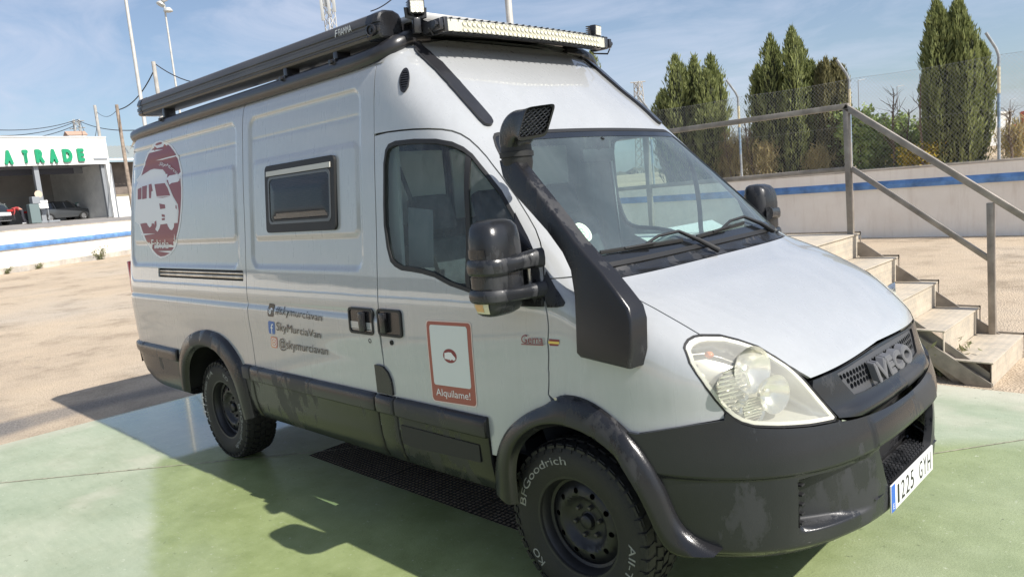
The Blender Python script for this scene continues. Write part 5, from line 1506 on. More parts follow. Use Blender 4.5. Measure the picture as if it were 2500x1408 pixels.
for px, pr in (((905, 831), sdoor), ((957, 836), fdoor)):
    x, z = cast_side(*px); p = side(x, z, False); mtx = Matrix.Translation(Vector(p)) @ Vector((0, -1, 0)).to_track_quat('Z', 'Y').to_matrix().to_4x4()
    mb = MB(); mb.lathe([(.013, 0), (.012, .006), (.008, .006), (.006, .002), (.001, .002)], 16, mtx); mb.build('lock', M_RUB if pr is fdoor else M_SATIN, pr, smooth=40)
# rear bumper
mb = MB(); rows = []
for z, dx in ((.60, .05), (.62, .0), (.66, -.03), (.74, -.035), (.78, -.02), (.79, .03)):
    rows.append([(-4.70, -.985, z), (-4.75+dx*.4, -.97, z), (-4.80+dx, -.86, z), (-4.83+dx, -.5, z), (-4.84+dx, 0, z), (-4.83+dx, .5, z), (-4.80+dx, .86, z), (-4.75+dx*.4, .97, z), (-4.70, .985, z)])
mb.grid(rows); mb.build('rear_bumper', M_PLAS, van, smooth=50)
mb = MB(); mb.bbox((-4.79, -.985+.03, .95), (-4.735, -.90, 1.45), .01); o = mb.build('tail_lamp', mat('tail lamp red', (.45, .03, .02), .2, coat=.5), van, smooth=40); mir_obj(o)
# ================================================================== VAN: mirrors, snorkel, interior, decals
def ring_rr(c, ax, ay, hx, hy, n=4.0, k=28):
    """superellipse ring, axes ax, ay"""
    out = []
    for i in range(k):
        t = 2*math.pi*i/k; ct, s_ = math.cos(t), math.sin(t)
        out.append(np.array(c)+np.array(ax)*hx*math.copysign(abs(ct)**(2/n), ct)+np.array(ay)*hy*math.copysign(abs(s_)**(2/n), s_))
    return out
def loft(mb, rings, capa=True, capb=True):
    k = len(rings[0]); mb.grid([list(r_)+[r_[0]] for r_ in rings])
    if capa: mb.add(rings[0], [tuple(range(k))])
    if capb: mb.add(rings[-1], [tuple(range(k))])
# ---- mirrors (right one, then its mirror image)
mroot = empty('door_mirror', (0, 0, 0), parent=van)
mparts = []
def mring(z, sx=1.0, sy=1.0, dx=0.0, dy=0.0, n=3.2): return ring_rr((-.150+dx, -1.118+dy, z), (1, 0, 0), (0, 1, 0), .078*sx, .100*sy, n)
mb = MB()
loft(mb, [mring(z, a, b, dx, dy) for z, a, b, dx, dy in ((1.280, .30, .40, -.02, -.005), (1.284, .55, .62, -.015, -.005), (1.297, .78, .84, -.008, -.003), (1.325, .92, .95, 0, 0), (1.38, .98, 1, 0, 0), (1.46, 1, 1, 0, 0), (1.54, 1, 1, 0, 0), (1.59, .97, .98, -.002, .001), (1.625, .88, .92, -.006, .004), (1.645, .70, .80, -.012, .006), (1.655, .45, .55, -.018, .008), (1.658, .1, .15, -.02, .01))])
mparts.append(mb.build('mirror_housing', M_PLAS2, mroot, smooth=60))
def arm(z, h):
    mb = MB(); rows = []
    pth = [(-.232, -1.10), (-.228, -1.17), (-.205, -1.212), (-.15, -1.224), (-.095, -1.212), (-.070, -1.17), (-.064, -1.10), (-.060, -1.04), (-.048, -1.0), (-.035, -.972)]
    P = spline([(x, y, 0) for x, y in pth], 40)
    for i, p in enumerate(P):
        t = P[min(i+1, 39)]-P[max(i-1, 0)]; t /= np.linalg.norm(t); nrm = np.array([t[1], -t[0], 0]); f = i/39
        hh = h*(1+.25*sstep(.7, 1, f)); dz = -.012*sstep(.55, 1, f)*(-1 if z > 1.42 else .2); th = .010+.012*sstep(.62, .85, f)
        rows.append([p+nrm*th*0.9+[0, 0, z+dz-hh*.7], p+nrm*th*1.15+[0, 0, z+dz], p+nrm*th*.9+[0, 0, z+dz+hh*.7], p+nrm*th*.3+[0, 0, z+dz+hh], p-nrm*.012+[0, 0, z+dz+hh], p-nrm*.012+[0, 0, z+dz-hh], p+nrm*th*.3+[0, 0, z+dz-hh], p+nrm*th*.9+[0, 0, z+dz-hh*.7]])
    mb.grid(rows); mb.add(rows[-1][:7], [tuple(range(7))]); return mb.build('mirror_arm', M_PLAS2, mroot, smooth=50)
mparts.append(arm(1.478, .030)); mparts.append(arm(1.366, .025))
# lower bowl seam plate and indicator lens
def mpatch(nm, a0, a1, z0, z1, off, mt):
    mb = MB(); rows = []
    for z in np.linspace(z0, z1, 8):
        s = float(np.interp(z, [1.28, 1.297, 1.325, 1.38, 1.54], [.6, .80, .93, .99, 1])); s2 = float(np.interp(z, [1.28, 1.297, 1.325, 1.38, 1.54], [.66, .86, .96, 1, 1]))
        rg = []
        for t in np.linspace(R(a0), R(a1), 12):
            ct, st_ = math.cos(t), math.sin(t); n = 3.2
            rg.append((-.150+(.078*s+off)*math.copysign(abs(ct)**(2/n), ct), -1.118+(.100*s2+off)*math.copysign(abs(st_)**(2/n), st_), z))
        rows.append(rg)
    mb.grid(rows); return mb.build(nm, mt, mroot, smooth=60)
mparts.append(mpatch('indicator_lens', 236, 288, 1.300, 1.345, .004, mat('pale indicator lens', (.62, .58, .40), .2, coat=.6)))
mparts.append(mpatch('indicator_bulb', 252, 272, 1.308, 1.338, .005, mat('amber glow', (.65, .38, .16), .4)))
mparts.append(mpatch('shell_insert', 236, 310, 1.398, 1.442, .003, M_PLAS2))
mparts.append(mpatch('shell_insert', 236, 292, 1.514, 1.548, .003, M_PLAS))
mb = MB(); mb.bbox((-.2300, -1.175, 1.33), (-.226, -1.06, 1.60), .001); mparts.append(mb.build('mirror_glass', mat('mirror silver', (.8, .8, .8), .03, 1.0), mroot))
mb = MB(); mb.tube([(-.10, -.99, 1.37), (-.10, -.99, 1.48)], .008, 8); mparts.append(mb.build('mirror_strut', M_ALU, mroot))
mroot2 = empty('door_mirror', (0, 0, 0), parent=van)
for o in mparts: mo = mir_obj(o); mo.parent = mroot2

# ---- raised air intake (snorkel) up the right A pillar
snk = empty('air_intake_snorkel', (0, 0, 0), parent=van)
def sn_y(z): return -1.055+.125*(z-1.1)
def sn_cast(u, v):
    z = 1.4
    for _ in range(15): p = aty(u, v, sn_y(z)); z = p[2]
    return np.array(p)
left_ = [(1216, 392), (1225, 433), (1254, 477), (1293, 520), (1332, 564), (1370, 617), (1390, 660), (1400, 723), (1403, 800), (1405, 862), (1415, 873)]
crease_ = [(1534, 902), (1541, 860), (1540, 785), (1532, 752), (1500, 708), (1467, 665), (1433, 627), (1400, 588), (1362, 535), (1322, 481), (1285, 432), (1258, 395)]
poly = [sn_cast(*p) for p in left_+crease_]
bm = bmesh.new()
dep = .085
v0 = [bm.verts.new(p) for p in poly]; v1 = [bm.verts.new(p+np.array([0.010, lerp(.048, .085, min(1, max(0, (1.88-p[2])/.62))), 0.0])) for p in poly]
bm.faces.new(v0); bm.faces.new(v1[::-1]); n = len(poly)
for i in range(n): bm.faces.new((v0[(i+1) % n], v0[i], v1[i], v1[(i+1) % n]))
bmesh.ops.recalc_face_normals(bm, faces=bm.faces)
rim = [e for e in bm.edges if (e.verts[0] in v0 and e.verts[1] in v0)]
bmesh.ops.bevel(bm, geom=rim, offset=.013, segments=3, affect='EDGES', profile=.6)
mb = MB(); mb.addbm(bm); mb.build('intake_duct', M_PLAS, snk, smooth=40)
# neck, collar and head
c0 = (poly[0]+poly[-1])/2+np.array([.006, .055, .0]); cx0, cy0 = c0[0], c0[1]
zc = c0[2]
mb = MB()
rg = lambda z, r, dx=0, dy=0, n=2.2: ring_rr((cx0+dx, cy0+dy, z), (1, 0, 0), (0, 1, 0), r, r, n)
loft(mb, [rg(zc-.045, .052, 0, 0, 3), rg(zc-.01, .060, 0, 0, 2.6), rg(zc+.012, .062), rg(zc+.014, .068), rg(zc+.034, .068), rg(zc+.036, .062), rg(zc+.06, .061)]); mb.build('collar', M_RUB, snk, smooth=40)
sec = []
yawd = R(-6)      # mouth points forward and a little outward
fx = np.array([math.cos(yawd), math.sin(yawd), 0]); fy = np.array([-math.sin(yawd), math.cos(yawd), .10])
for t in np.linspace(0, 1, 14):
    a = t*math.pi/2*.98; rad = .075
    c = np.array([cx0, cy0, zc+.055])+np.array([0, 0, .085*math.sin(a)])+fx*(.088*(1-math.cos(a)))
    if t > .9: pass
    ax = fx*math.cos(a)-np.array([0, 0, 1])*math.sin(a)
    hx = lerp(.060, .056, t); hy = lerp(.060, .074, t); sec.append(ring_rr(c, ax, fy, hx, hy, lerp(2.2, 6.5, t)))
end_c = c; ax_e = ax
for d, s_ in ((.02, 1.0), (.042, 1.06), (.052, 1.08)):
    sec.append(ring_rr(end_c+fx*d+np.array([0, 0, -.004]), -np.array([0, 0, 1])+fx*-.60*(d/.052), fy, .056*s_, .074*s_, 7))
mb = MB(); loft(mb, sec, True, False)
inner = [ring_rr(end_c+fx*.052, -np.array([0, 0, 1])-fx*.60, fy, .053, .072, 7), ring_rr(end_c+fx*.012, -np.array([0, 0, 1]), fy, .049, .068, 7)]
loft(mb, [sec[-1]]+inner, False, True); mb.build('intake_head', M_PLAS, snk, smooth=50)
mb = MB(); gz = -np.array([0, 0, 1])-fx*.60; g0 = end_c+fx*.044
for s_ in np.linspace(-1.6, 1.6, 8):
    for dg in (1, -1):
        pts = []
        for t in np.linspace(-2, 2, 41):
            u_, w_ = (s_+t*.5), (t*.5*dg-(s_*.5 if dg > 0 else -s_*.5))
            u_, w_ = t*.55+s_*.42, dg*(t*.55-s_*.42)
            if abs(u_) <= .95 and abs(w_) <= .95: pts.append(g0+fy*u_*.072+gz*w_*.052)
        if len(pts) > 1: mb.tube([pts[0], pts[-1]], .0032, 5)
mb.build('intake_grid', M_PLAS2, snk)['kind'] = 'stuff'

# ---- cab interior
M_DASH = mat('dashboard plastic', (.075, .08, .085), .65, bump=.1, bscale=150); M_SEAT = mat('seat fabric', (.055, .06, .068), .9, var=.3, vscale=20, bump=.2, bscale=120)
M_TRIM = mat('interior light trim', (.36, .37, .37), .7)
cab = empty('cab_interior', (0, 0, 0), parent=van)
mb = MB(); rows = []
for y in np.linspace(-.84, .84, 25):
    e = abs(y)/.84
    rows.append([(.20-.10*e**2, y, 1.345), (.08-.10*e**2, y, 1.372), (-.10-.06*e**2, y, 1.375+.012*math.cos(y*5)), (-.26, y, 1.36+.02*math.exp(-((y-.42)/.22)**2)), (-.33, y, 1.30), (-.36, y, 1.15), (-.30, y, .85), (-.20, y, .6)])
mb.grid(rows); mb.build('dashboard', M_DASH, cab, smooth=60)
mb = MB(); mb.grid([[(-1.25, -.93, .62), (-1.25, .93, .62)], [(-.05, -.93, .62), (-.05, .93, .62)]]); mb.build('cab_floor', M_DASH, cab)
# curtain / bulkhead behind the seats
M_CURT = mat('dark curtain', (.040, .048, .055), .95, var=.2, vscale=5)
mb = MB(); rows = []
for k in range(70):
    y = -.78+1.56*k/69; rows.append([(-1.42+.025*math.sin(k*.9)+.008*math.sin(k*2.3), y, z) for z in (.62, 1.3, 1.9, 2.38)])
mb.grid(rows); mb.build('curtain', M_CURT, cab, smooth=60)
for y0, y1 in ((-.80, -.30), (-.24, .26), (.32, .80)):
    mb = MB(); mb.bbox((-1.375, y0, 1.62), (-1.355, y1, 2.02), .01); mb.build('pale_locker', mat('pale locker door', (.55, .56, .56), .6), cab, smooth=40)
mb = MB(); mb.grid([[(-1.42, y, 2.46-.06*abs(y/.8)**3) for y in np.linspace(-.8, .8, 9)], [(-1.0, y, 2.40-.06*abs(y/.8)**3) for y in np.linspace(-.8, .8, 9)], [(-.62, y*.9, 2.07) for y in np.linspace(-.8, .8, 9)]]); mb.build('headliner', M_TRIM, cab, smooth=60)
def seat(y, w):
    mb = MB(); q = Matrix.Translation((-.98, y, .95)) @ Matrix.Rotation(R(-14), 4, 'Y')
    mb.bbox((-.05, -w/2, -.02), (.07, w/2, .60), .035, q); mb.bbox((-.09, -w/2, -.10), (.46, w/2, .06), .04, Matrix.Translation((-.93, y, .93)) @ Matrix.Rotation(R(-6), 4, 'Y'))
    s_ = mb.build('seat', M_SEAT, cab, smooth=40)
    for hy in ((0,) if w < .6 else (-w/4, w/4)):
        mb = MB(); mb.bbox((-.04, hy-.13, .64), (.05, hy+.13, .84), .03, q); mb.tube([tuple(q @ Vector((0, hy-.05, .58))), tuple(q @ Vector((0, hy-.05, .66)))], .007, 6); mb.tube([tuple(q @ Vector((0, hy+.05, .58))), tuple(q @ Vector((0, hy+.05, .66)))], .007, 6); mb.build('headrest', M_SEAT, cab, smooth=40)
seat(.46, .50); seat(-.36, .92)
# steering wheel
mtx = Matrix.Translation((-.47, .44, 1.31)) @ Vector((-.62, 0, .78)).to_track_quat('Z', 'Y').to_matrix().to_4x4()
mb = MB(); ringp = [tuple(mtx @ Vector((.20*math.cos(t), .20*math.sin(t), 0))) for t in np.linspace(0, 2*math.pi, 33)]; mb.tube(ringp, .017, 8, cap=False)
for t in (0, 2.1, 4.2): mb.tube([tuple(mtx @ Vector((0, 0, -.03))), tuple(mtx @ Vector((.19*math.cos(t+1.57), .19*math.sin(t+1.57), 0)))], .014, 6)
mb.lathe([(.001, -.01), (.06, -.015), (.065, -.04), (.03, -.2)], 16, mtx); mb.build('steering_wheel', mat('steering wheel', (.10, .105, .11), .5), cab, smooth=50)
# papers lying on the dashboard
q = [atz(u, v, 1.388) for u, v in ((1548, 573), (1738, 538), (1772, 556), (1583, 592))]
mb = MB(); mb.prism(q, (0, 0, 0), (0, 0, .004)); mb.build('paper_sheet', mat('paper', (.80, .83, .80), .7), cab)
q = [p+np.array([-.01, .03, .006]) for p in (lerp(q[0], q[1], .2), q[1], lerp(q[1], q[2], .8), lerp(q[0], q[2], .2))]
# rear view mirror
mb = MB(); mb.bbox((-.50, -.13, 1.86), (-.47, .13, 1.93), .012); mb.tube([(-.48, 0, 1.92), (-.44, 0, 1.98)], .01, 6); mb.build('interior_mirror', M_DARK, cab, smooth=40)
# seat belt straps and grab handles
for sg in (-1, 1):
    mb = MB(); mb.prism([(-1.06, sg*.86, 1.92), (-1.04, sg*.85, 1.92), (-.86, sg*.70, 1.05), (-.88, sg*.71, 1.05)], (0, 0, 0), (0, .003, 0)); mb.build('seat_belt', M_DARK, cab)
    mb = MB(); rows = [[(x, sg*(.93-.03), z) for x in (-1.12, -.7, -.3)] for z in (.62, 1.0, 1.36)]; mb.grid(rows); mb.build('door_card', M_DASH, cab)
    # A pillar trims
mb = MB(); mb.prism([tuple(S(np.array([v_at_x(x, z)]), np.array([z]))[0]+np.array([-.02, .05, 0])) for x, z in ((-1.1, 2.0), (-1.02, 2.02), (-1.02, .7), (-1.12, .7))], (0, 0, 0), (0, .02, 0)); o = mb.build('pillar_trim', M_TRIM, cab); mir_obj(o)
# clear info card standing inside the passenger window
mb = MB(); mb.prism([(-.985, -.905, 1.44), (-.80, -.905, 1.43), (-.80, -.875, 1.70), (-.985, -.875, 1.72)], (0, 0, 0), (0, .004, 0)); mb.build('info_card', mat('info card', (.10, .11, .125), .5), cab)

# ---- decals
def deco(name, V, F, mt, off, parent, chart=None):
    P = (chart or side)(V[:, 0], V[:, 1]); P = P+np.array([0, -1, 0])*off
    return mesh_obj(name, P, F, mt, parent)
def bil(q):
    """unit square -> side chart through four pixels: lower left, lower right, upper right, upper left"""
    c = [np.array(cast_side(*p)) for p in q]
    def f(V):
        a, b = V[:, :1], V[:, 1:]; return c[0]*(1-a)*(1-b)+c[1]*a*(1-b)+c[2]*a*b+c[3]*(1-a)*b
    return f
def dtext(name, s, q, mt, off=.0045, parent=van, **k):
    V, F = fit_text(s, 1, 1, **k); return deco(name, bil(q)(V), F, mt, off, parent)
def zpoly(name, pts, mt, off, parent, holes=(), z0=(300, 300), sc=3.52, step=.05, smooth=0):
    P = [cast_side(z0[0]+a/sc, z0[1]+b/sc) for a, b in pts]; H = [[cast_side(z0[0]+a/sc, z0[1]+b/sc) for a, b in h] for h in holes]
    if smooth: P = chaikin(P, smooth)
    return panel(name, P if sum(P[i][0]*P[(i+1) % len(P)][1]-P[(i+1) % len(P)][0]*P[i][1] for i in range(len(P))) > 0 else P[::-1], H, side, mt, parent, step=step, bstep=.02, thick=0, off=off)
M_VRED = mat('dark red vinyl', (.22, .018, .024), .4, coat=.1); M_VWH = mat('white vinyl', (.78, .77, .76), .4, coat=.1); M_VBK = mat('black vinyl', (.02, .02, .022), .35, coat=.3)
emb = empty('side_emblem', (0, 0, 0), parent=van)
oval = [(325, 152), (368, 165), (405, 195), (435, 235), (457, 278), (478, 340), (492, 400), (505, 480), (511, 560), (511, 650), (505, 750), (496, 850), (482, 930), (460, 1015), (430, 1090), (395, 1135), (350, 1157), (310, 1163), (275, 1145), (240, 1108), (210, 1060), (180, 1000), (155, 935), (135, 875), (104, 850), (108, 740), (112, 620), (118, 520), (104, 492), (140, 440), (160, 370), (180, 310), (196, 268), (220, 234), (250, 190), (288, 162)]
zpoly('emblem_border', oval, M_VWH, .0015, emb)
red = [(325, 165), (362, 177), (396, 206), (425, 245), (447, 288), (467, 345), (480, 405), (493, 485), (499, 560), (499, 650), (493, 750), (484, 848), (470, 925), (449, 1008), (420, 1080), (388, 1122), (348, 1144), (312, 1150), (282, 1133), (250, 1098), (222, 1050), (192, 990), (168, 930), (148, 868), (190, 860), (330, 870), (470, 860), (478, 760), (470, 700), (430, 630), (395, 545), (365, 470), (350, 425), (330, 402), (255, 396), (225, 405), (146, 455), (152, 440), (172, 372), (192, 312), (207, 274), (230, 243), (258, 200), (292, 175)]
zpoly('emblem_field', red, M_VRED, .0022, emb)
vanw = [(104, 490), (150, 462), (230, 412), (260, 402), (330, 408), (350, 430), (362, 470), (395, 556), (430, 636), (460, 695), (472, 760), (470, 850), (440, 862), (438, 896), (422, 922), (404, 916), (386, 885), (380, 866), (322, 874), (315, 905), (298, 936), (281, 920), (271, 880), (262, 842), (250, 842), (245, 886), (230, 900), (216, 882), (205, 860), (132, 850), (104, 846), (108, 720), (118, 520)]
zpoly('emblem_van', vanw, M_VWH, .0029, emb)
for w_ in ([(128, 570), (160, 555), (160, 655), (128, 660)], [(166, 548), (207, 538), (205, 650), (166, 657)], [(222, 530), (245, 525), (258, 585), (246, 590), (242, 648), (225, 648)], [(272, 528), (360, 518), (385, 560), (408, 625), (290, 632)], [(313, 693), (362, 703), (365, 735), (320, 742)], [(333, 785), (360, 790), (362, 810), (335, 806)], [(335, 820), (362, 818), (360, 835), (336, 838)], [(452, 705), (462, 715), (463, 742), (453, 735)], [(145, 512), (250, 478), (220, 492)], [(280, 640), (405, 634), (340, 645)], [(272, 850), (287, 840), (290, 880), (282, 910), (272, 890)]):
    zpoly('emblem_cutout', w_, M_VRED, .0036, emb)
for w_ in ([(196, 265), (222, 236), (335, 231), (240, 256)], [(268, 325), (380, 295), (462, 276), (469, 298), (390, 312)], [(155, 952), (280, 952), (165, 968)], [(290, 1104), (412, 1100), (398, 1120)]): zpoly('emblem_slash', w_, M_VWH, .0036, emb)
V, F = fit_text('SkyMurciaVan', 1, 1, shear=.3)
def arcmap(V):
    tt = np.linspace(0, 1, 6); px_ = np.array([300, 345, 387, 426, 456, 474.]); py_ = np.array([376, 380, 398, 428, 464, 506.])
    x = pchip(tt, px_, V[:, 0]); y = pchip(tt, py_, V[:, 0]); e = 1e-3
    dx_ = pchip(tt, px_, V[:, 0]+e)-pchip(tt, px_, V[:, 0]-e); dy_ = pchip(tt, py_, V[:, 0]+e)-pchip(tt, py_, V[:, 0]-e); n_l = np.hypot(dx_, dy_)+1e-9
    h = V[:, 1]*lerp(40, 30, V[:, 0]); return np.stack([x+dy_/n_l*h, y-dx_/n_l*h], -1)
V[:, 0] = .005+.99*V[:, 0]
Z = arcmap(V); Vs = np.array([cast_side(300+a/3.52, 300+b/3.52) for a, b in Z]); deco('emblem_lettering', Vs, F, M_VWH, .0075, emb)
V, F = fit_text('Fabiola', 1, 1, shear=.25); Z = np.stack([240+145*V[:, 0], 1080-78*V[:, 1]], -1)
Vs = np.array([cast_side(300+a/3.52, 300+b/3.52) for a, b in Z]); deco('emblem_lettering', Vs, F, M_VWH, .0075, emb)
# social lines
dtext('side_lettering', '#skymurciavan', [(675, 771), (789, 789), (790, 765), (675, 745)], M_VBK, offset=.006)
dtext('side_lettering', 'SkyMurciaVan', [(678, 812), (786, 831), (786, 808), (678, 785)], M_VBK, offset=.006)
dtext('side_lettering', '@skymurciavan', [(684, 855), (802, 872), (802, 846), (682, 824)], M_VBK, offset=.006)
M_FB = mat('social blue', (.06, .15, .42), .4); M_IG = mat('social pink', (.62, .16, .20), .4, col2=(.70, .36, .12), vscale=14)
def icon(q, mt): 
    V = np.array(rrect(0, 0, 1, 1, .18)); P = bil(q)(V); return panel('social_icon', [tuple(p) for p in P], [], side, mt, van, step=.05, thick=0, off=.0016), bil(q)
ic, f1 = icon([(656, 771), (671, 773), (670, 742), (655, 740)], M_VBK)
note = np.array([(.46, .85), (.58, .85), (.62, .70), (.80, .60), (.80, .50), (.60, .58), (.58, .30), (.45, .18), (.28, .22), (.22, .36), (.32, .50), (.44, .50), (.44, .40), (.35, .38), (.36, .30), (.46, .30)])
V2, F2, _ = tri2d([tuple(p) for p in note], [], .5); deco('icon_glyph', f1(V2), [tuple(f) for f in F2], M_VWH, .0026, ic)
ic, f2 = icon([(658, 813), (673, 816), (673, 785), (657, 782)], M_FB)
V, F = fit_text('f', .42, .80, offset=.02); deco('icon_glyph', f2(V+np.array([.36, .02])), F, M_VWH, .0026, ic)
ic, f3 = icon([(663, 847), (678, 850), (678, 823), (662, 820)], M_IG)
rg1 = [(.5+.22*math.cos(t), .5+.22*math.sin(t)) for t in np.linspace(0, 6.2832, 16, endpoint=False)]; rg2 = [(.5+.13*math.cos(t), .5+.13*math.sin(t)) for t in np.linspace(0, 6.2832, 16, endpoint=False)]
deco('icon_glyph', f3(np.array(rg1+rg2)), [(i, (i+1) % 16, 16+(i+1) % 16, 16+i) for i in range(16)], M_VWH, .0026, ic)
fr1 = rrect(.12, .12, .88, .88, .2); fr2 = rrect(.20, .20, .80, .80, .16); n = len(fr1)
deco('icon_glyph', f3(np.array(fr1+fr2)), [(i, (i+1) % n, n+(i+1) % n, n+i) for i in range(n)], M_VWH, .0026, ic)
# rental sticker on the door (its code is left blank), wavy edge as in the photograph
stq = bil([(1057, 978), (1167, 995), (1151, 786), (1039, 780)])
def stk(nm, x0, z0, x1, z1, r, mt, off, par):
    return panel(nm, [tuple(p) for p in stq(np.array(rrect(x0, z0, x1, z1, r)))], [], lambda a, b: side(a, b, False), mt, par, step=.05, thick=0, off=off)
sk = stk('door_sticker', 0, 0, 1, 1, .06, mat('pale pink edge', (.68, .55, .50), .4), .0016, fdoor)
stk('sticker_field', .02, .015, .98, .985, .055, mat('brick red vinyl', (.33, .075, .050), .4, coat=.2), .0022, fdoor)
stk('sticker_panel', .085, .215, .905, .945, .04, mat('sticker white', (.66, .68, .66), .45), .0029, fdoor)
V, F = fit_text('Alquílame!', .76, .115); deco('sticker_lettering', stq(V+np.array([.11, .055])), F, M_VWH, .0031, fdoor, lambda a, b: side(a, b, False))
cir = np.array([(.50+.150*math.cos(t), .585+.085*math.sin(t)) for t in np.linspace(0, 6.2832, 28, endpoint=False)])
deco('sticker_roundel', stq(cir), [tuple(range(28))], M_VRED, .0034, fdoor, lambda a, b: side(a, b, False))
vv = np.array(vanw, float); vv = (vv-vv.min(0))/(vv.max(0)-vv.min(0)); vv[:, 1] = 1-vv[:, 1]
V2, F2, _ = tri2d([(.38+.24*a, .53+.10*b) for a, b in vv], [], .5)
deco('roundel_van', stq(V2), [tuple(f) for f in F2], M_VWH, .0040, fdoor, lambda a, b: side(a, b, False))
# name and flag
dtext('name_lettering', 'Gema', [(1276, 836), (1329, 838), (1329, 818), (1276, 816)], M_VRED, .0025, fdoor, offset=.012)
gq = bil([(1276, 840), (1330, 842), (1330, 839.5), (1276, 837.5)]); deco('name_underline', gq(np.array([(0, 0), (1, 0), (1, 1), (0, 1)])), [(0, 1, 2, 3)], M_VRED, .0025, fdoor)
def fl(px, mt, off):
    P = cpoly(px); panel('flag_stripe', P, [], SF, mt, van, step=.05, thick=0, off=off)
fl([(1341, 827), (1366, 829), (1366, 834), (1341, 832)], M_VRED, .002); fl([(1339, 832), (1366, 834), (1366, 840), (1340, 838)], mat('flag yellow', (.78, .55, .12), .5), .002); fl([(1341, 838), (1364, 840), (1363, 844), (1343, 843)], M_VRED, .002)
# ================================================================== GARAGE, CARS, PERSON
ga = atd(0, 412, 52.0); gb = atd(258, 404, 58.0)
e1 = (gb-ga)*[1, 1, 0]; GL = float(np.linalg.norm(e1)); e1 = e1/GL; e2 = np.array([-e1[1], e1[0], 0])
if e2@FWD < 0: e2 = -e2
ZG_ = 2.30
def G(a, b, z): p = ga+e1*a+e2*b; return np.array([p[0], p[1], z])       # a along facade, b inward, z world
GO = G(0, 0, ZG_)
GM = Matrix(((e1[0], e2[0], 0, GO[0]), (e1[1], e2[1], 0, GO[1]), (0, 0, 1, ZG_), (0, 0, 0, 1)))
def gempty(name, a, b, label, cat, z=0, rot=0, group=None):
    o = empty(name, (0, 0, 0), label, cat, group); o.matrix_world = GM @ Matrix.Translation((a, b, z)) @ Matrix.Rotation(rot, 4, 'Z'); return o
M_GW = mat('garage white paint', (.78, .78, .74), .7, var=.12, vscale=1.2)
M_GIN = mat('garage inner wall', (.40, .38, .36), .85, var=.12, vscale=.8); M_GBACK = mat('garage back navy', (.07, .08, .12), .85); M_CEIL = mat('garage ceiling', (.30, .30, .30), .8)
M_GREEN = mat('sign green', (.012, .30, .14), .45); M_GREY = mat('grey steel', (.33, .35, .37), .5, .4)
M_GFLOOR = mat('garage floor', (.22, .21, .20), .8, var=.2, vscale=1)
gar = gempty('garage_building', 0, 0, 'white garage with open front and green letters on its fascia', 'building')
zf0, zf1 = 4.05, 6.02          # fascia, above floor
LX, RX, DP = -14.0, GL, 8.5
def gbox(name, a, b, mt, parent=gar, bev=0): 
    mb = MB(); 
    if bev: mb.bbox(a, b, bev)
    else: mb.box(a, b)
    return mb.build(name, mt, parent)
gbox('fascia', (LX, -.6, zf0), (RX, -.35, zf1), M_GW)
gbox('fascia_cap', (LX, -.66, zf1), (RX+.02, .0, zf1+.10), mat('cap white', (.8, .8, .77), .6))
gbox('roof', (LX, -.35, zf1-.5), (RX, DP, zf1-.35), M_CEIL)
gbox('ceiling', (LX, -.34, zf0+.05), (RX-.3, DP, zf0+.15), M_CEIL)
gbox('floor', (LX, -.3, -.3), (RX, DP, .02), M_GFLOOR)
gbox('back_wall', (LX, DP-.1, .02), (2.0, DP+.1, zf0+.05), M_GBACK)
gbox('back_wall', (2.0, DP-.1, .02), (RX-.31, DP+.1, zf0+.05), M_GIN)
for z in (1.35, 2.2): gbox('wall_joint', (2.05, DP-.13, z), (RX-.32, DP-.101, z+.05), M_GREY)
gbox('side_wall', (RX-.30, -.34, .02), (RX-.05, DP, zf1-.36), M_GW)
gbox('ceiling_beam', (LX, 3.0, zf0-.40), (RX-.31, 3.3, zf0+.04), M_GREY)
gbox('roller_door', (-2.5, .6, zf0-.55), (5.2, .9, zf0-.15), mat('roller dark', (.05, .05, .06), .7))
gbox('door_jamb', (RX-.55, -.30, .02), (RX-.31, -.05, zf0), M_GREY)
gbox('front_pillar', (RX-.30, -.62, -.3), (RX+.10, -.36, zf0-.01), M_GW)
ca = float((atx(92, 480, 0) is not None) and 0)
# column position from its pixel
def g_at(u, v, b):
    d = ray(u, v); o = CAM-GO; t = (b-o@e2)/(d@e2); p = CAM+d*t-GO; return float(p@e1), float(p[2])
cx_ = g_at(98, 480, -.2)[0]
mb = MB(); mb.box((cx_-.16, -.30, -.02), (cx_+.16, -.02, zf0)); mb.box((cx_-.30, -.4, -.02), (cx_+1.0, .10, .12)); mb.build('front_column', M_GREY, gar)
for i, (ch, u0, u1, v0, v1) in enumerate((('A', 5, 33, 367, 402), ('T', 51, 71, 366, 399), ('R', 82, 109, 365, 398), ('A', 116, 142, 364, 398), ('D', 149, 178, 364, 396), ('E', 185, 207, 363, 394))):
    a0, z1 = g_at(u0, v0, -.62); a1, z0 = g_at(u1, v1, -.62)
    th = .075; V0, F = fit_text(ch, a1-a0-2*th, z1-z0-2*th); mb = MB()
    for k in range(9):
        an = 2*math.pi*k/8; sx_, sz_ = (0, 0) if k == 8 else (math.cos(an)*th, math.sin(an)*th)
        V = V0+np.array([th+sx_, th+sz_])
        vs, fs = solid2d(V, F, lambda V, d: np.stack([a0+V[:, 0], np.full(len(V), -.605-d), z0-ZG_+GO[2]+V[:, 1]], -1), .14+.002*k); mb.add(vs, fs)
    mb.build('sign_letter', M_GREEN, gar)
a0, z1 = g_at(228, 386, -.62); a1, z0 = g_at(262, 390, -.62); gbox('fascia_vent', (a0, -.64, z0), (a1, -.601, z1), M_GREY)
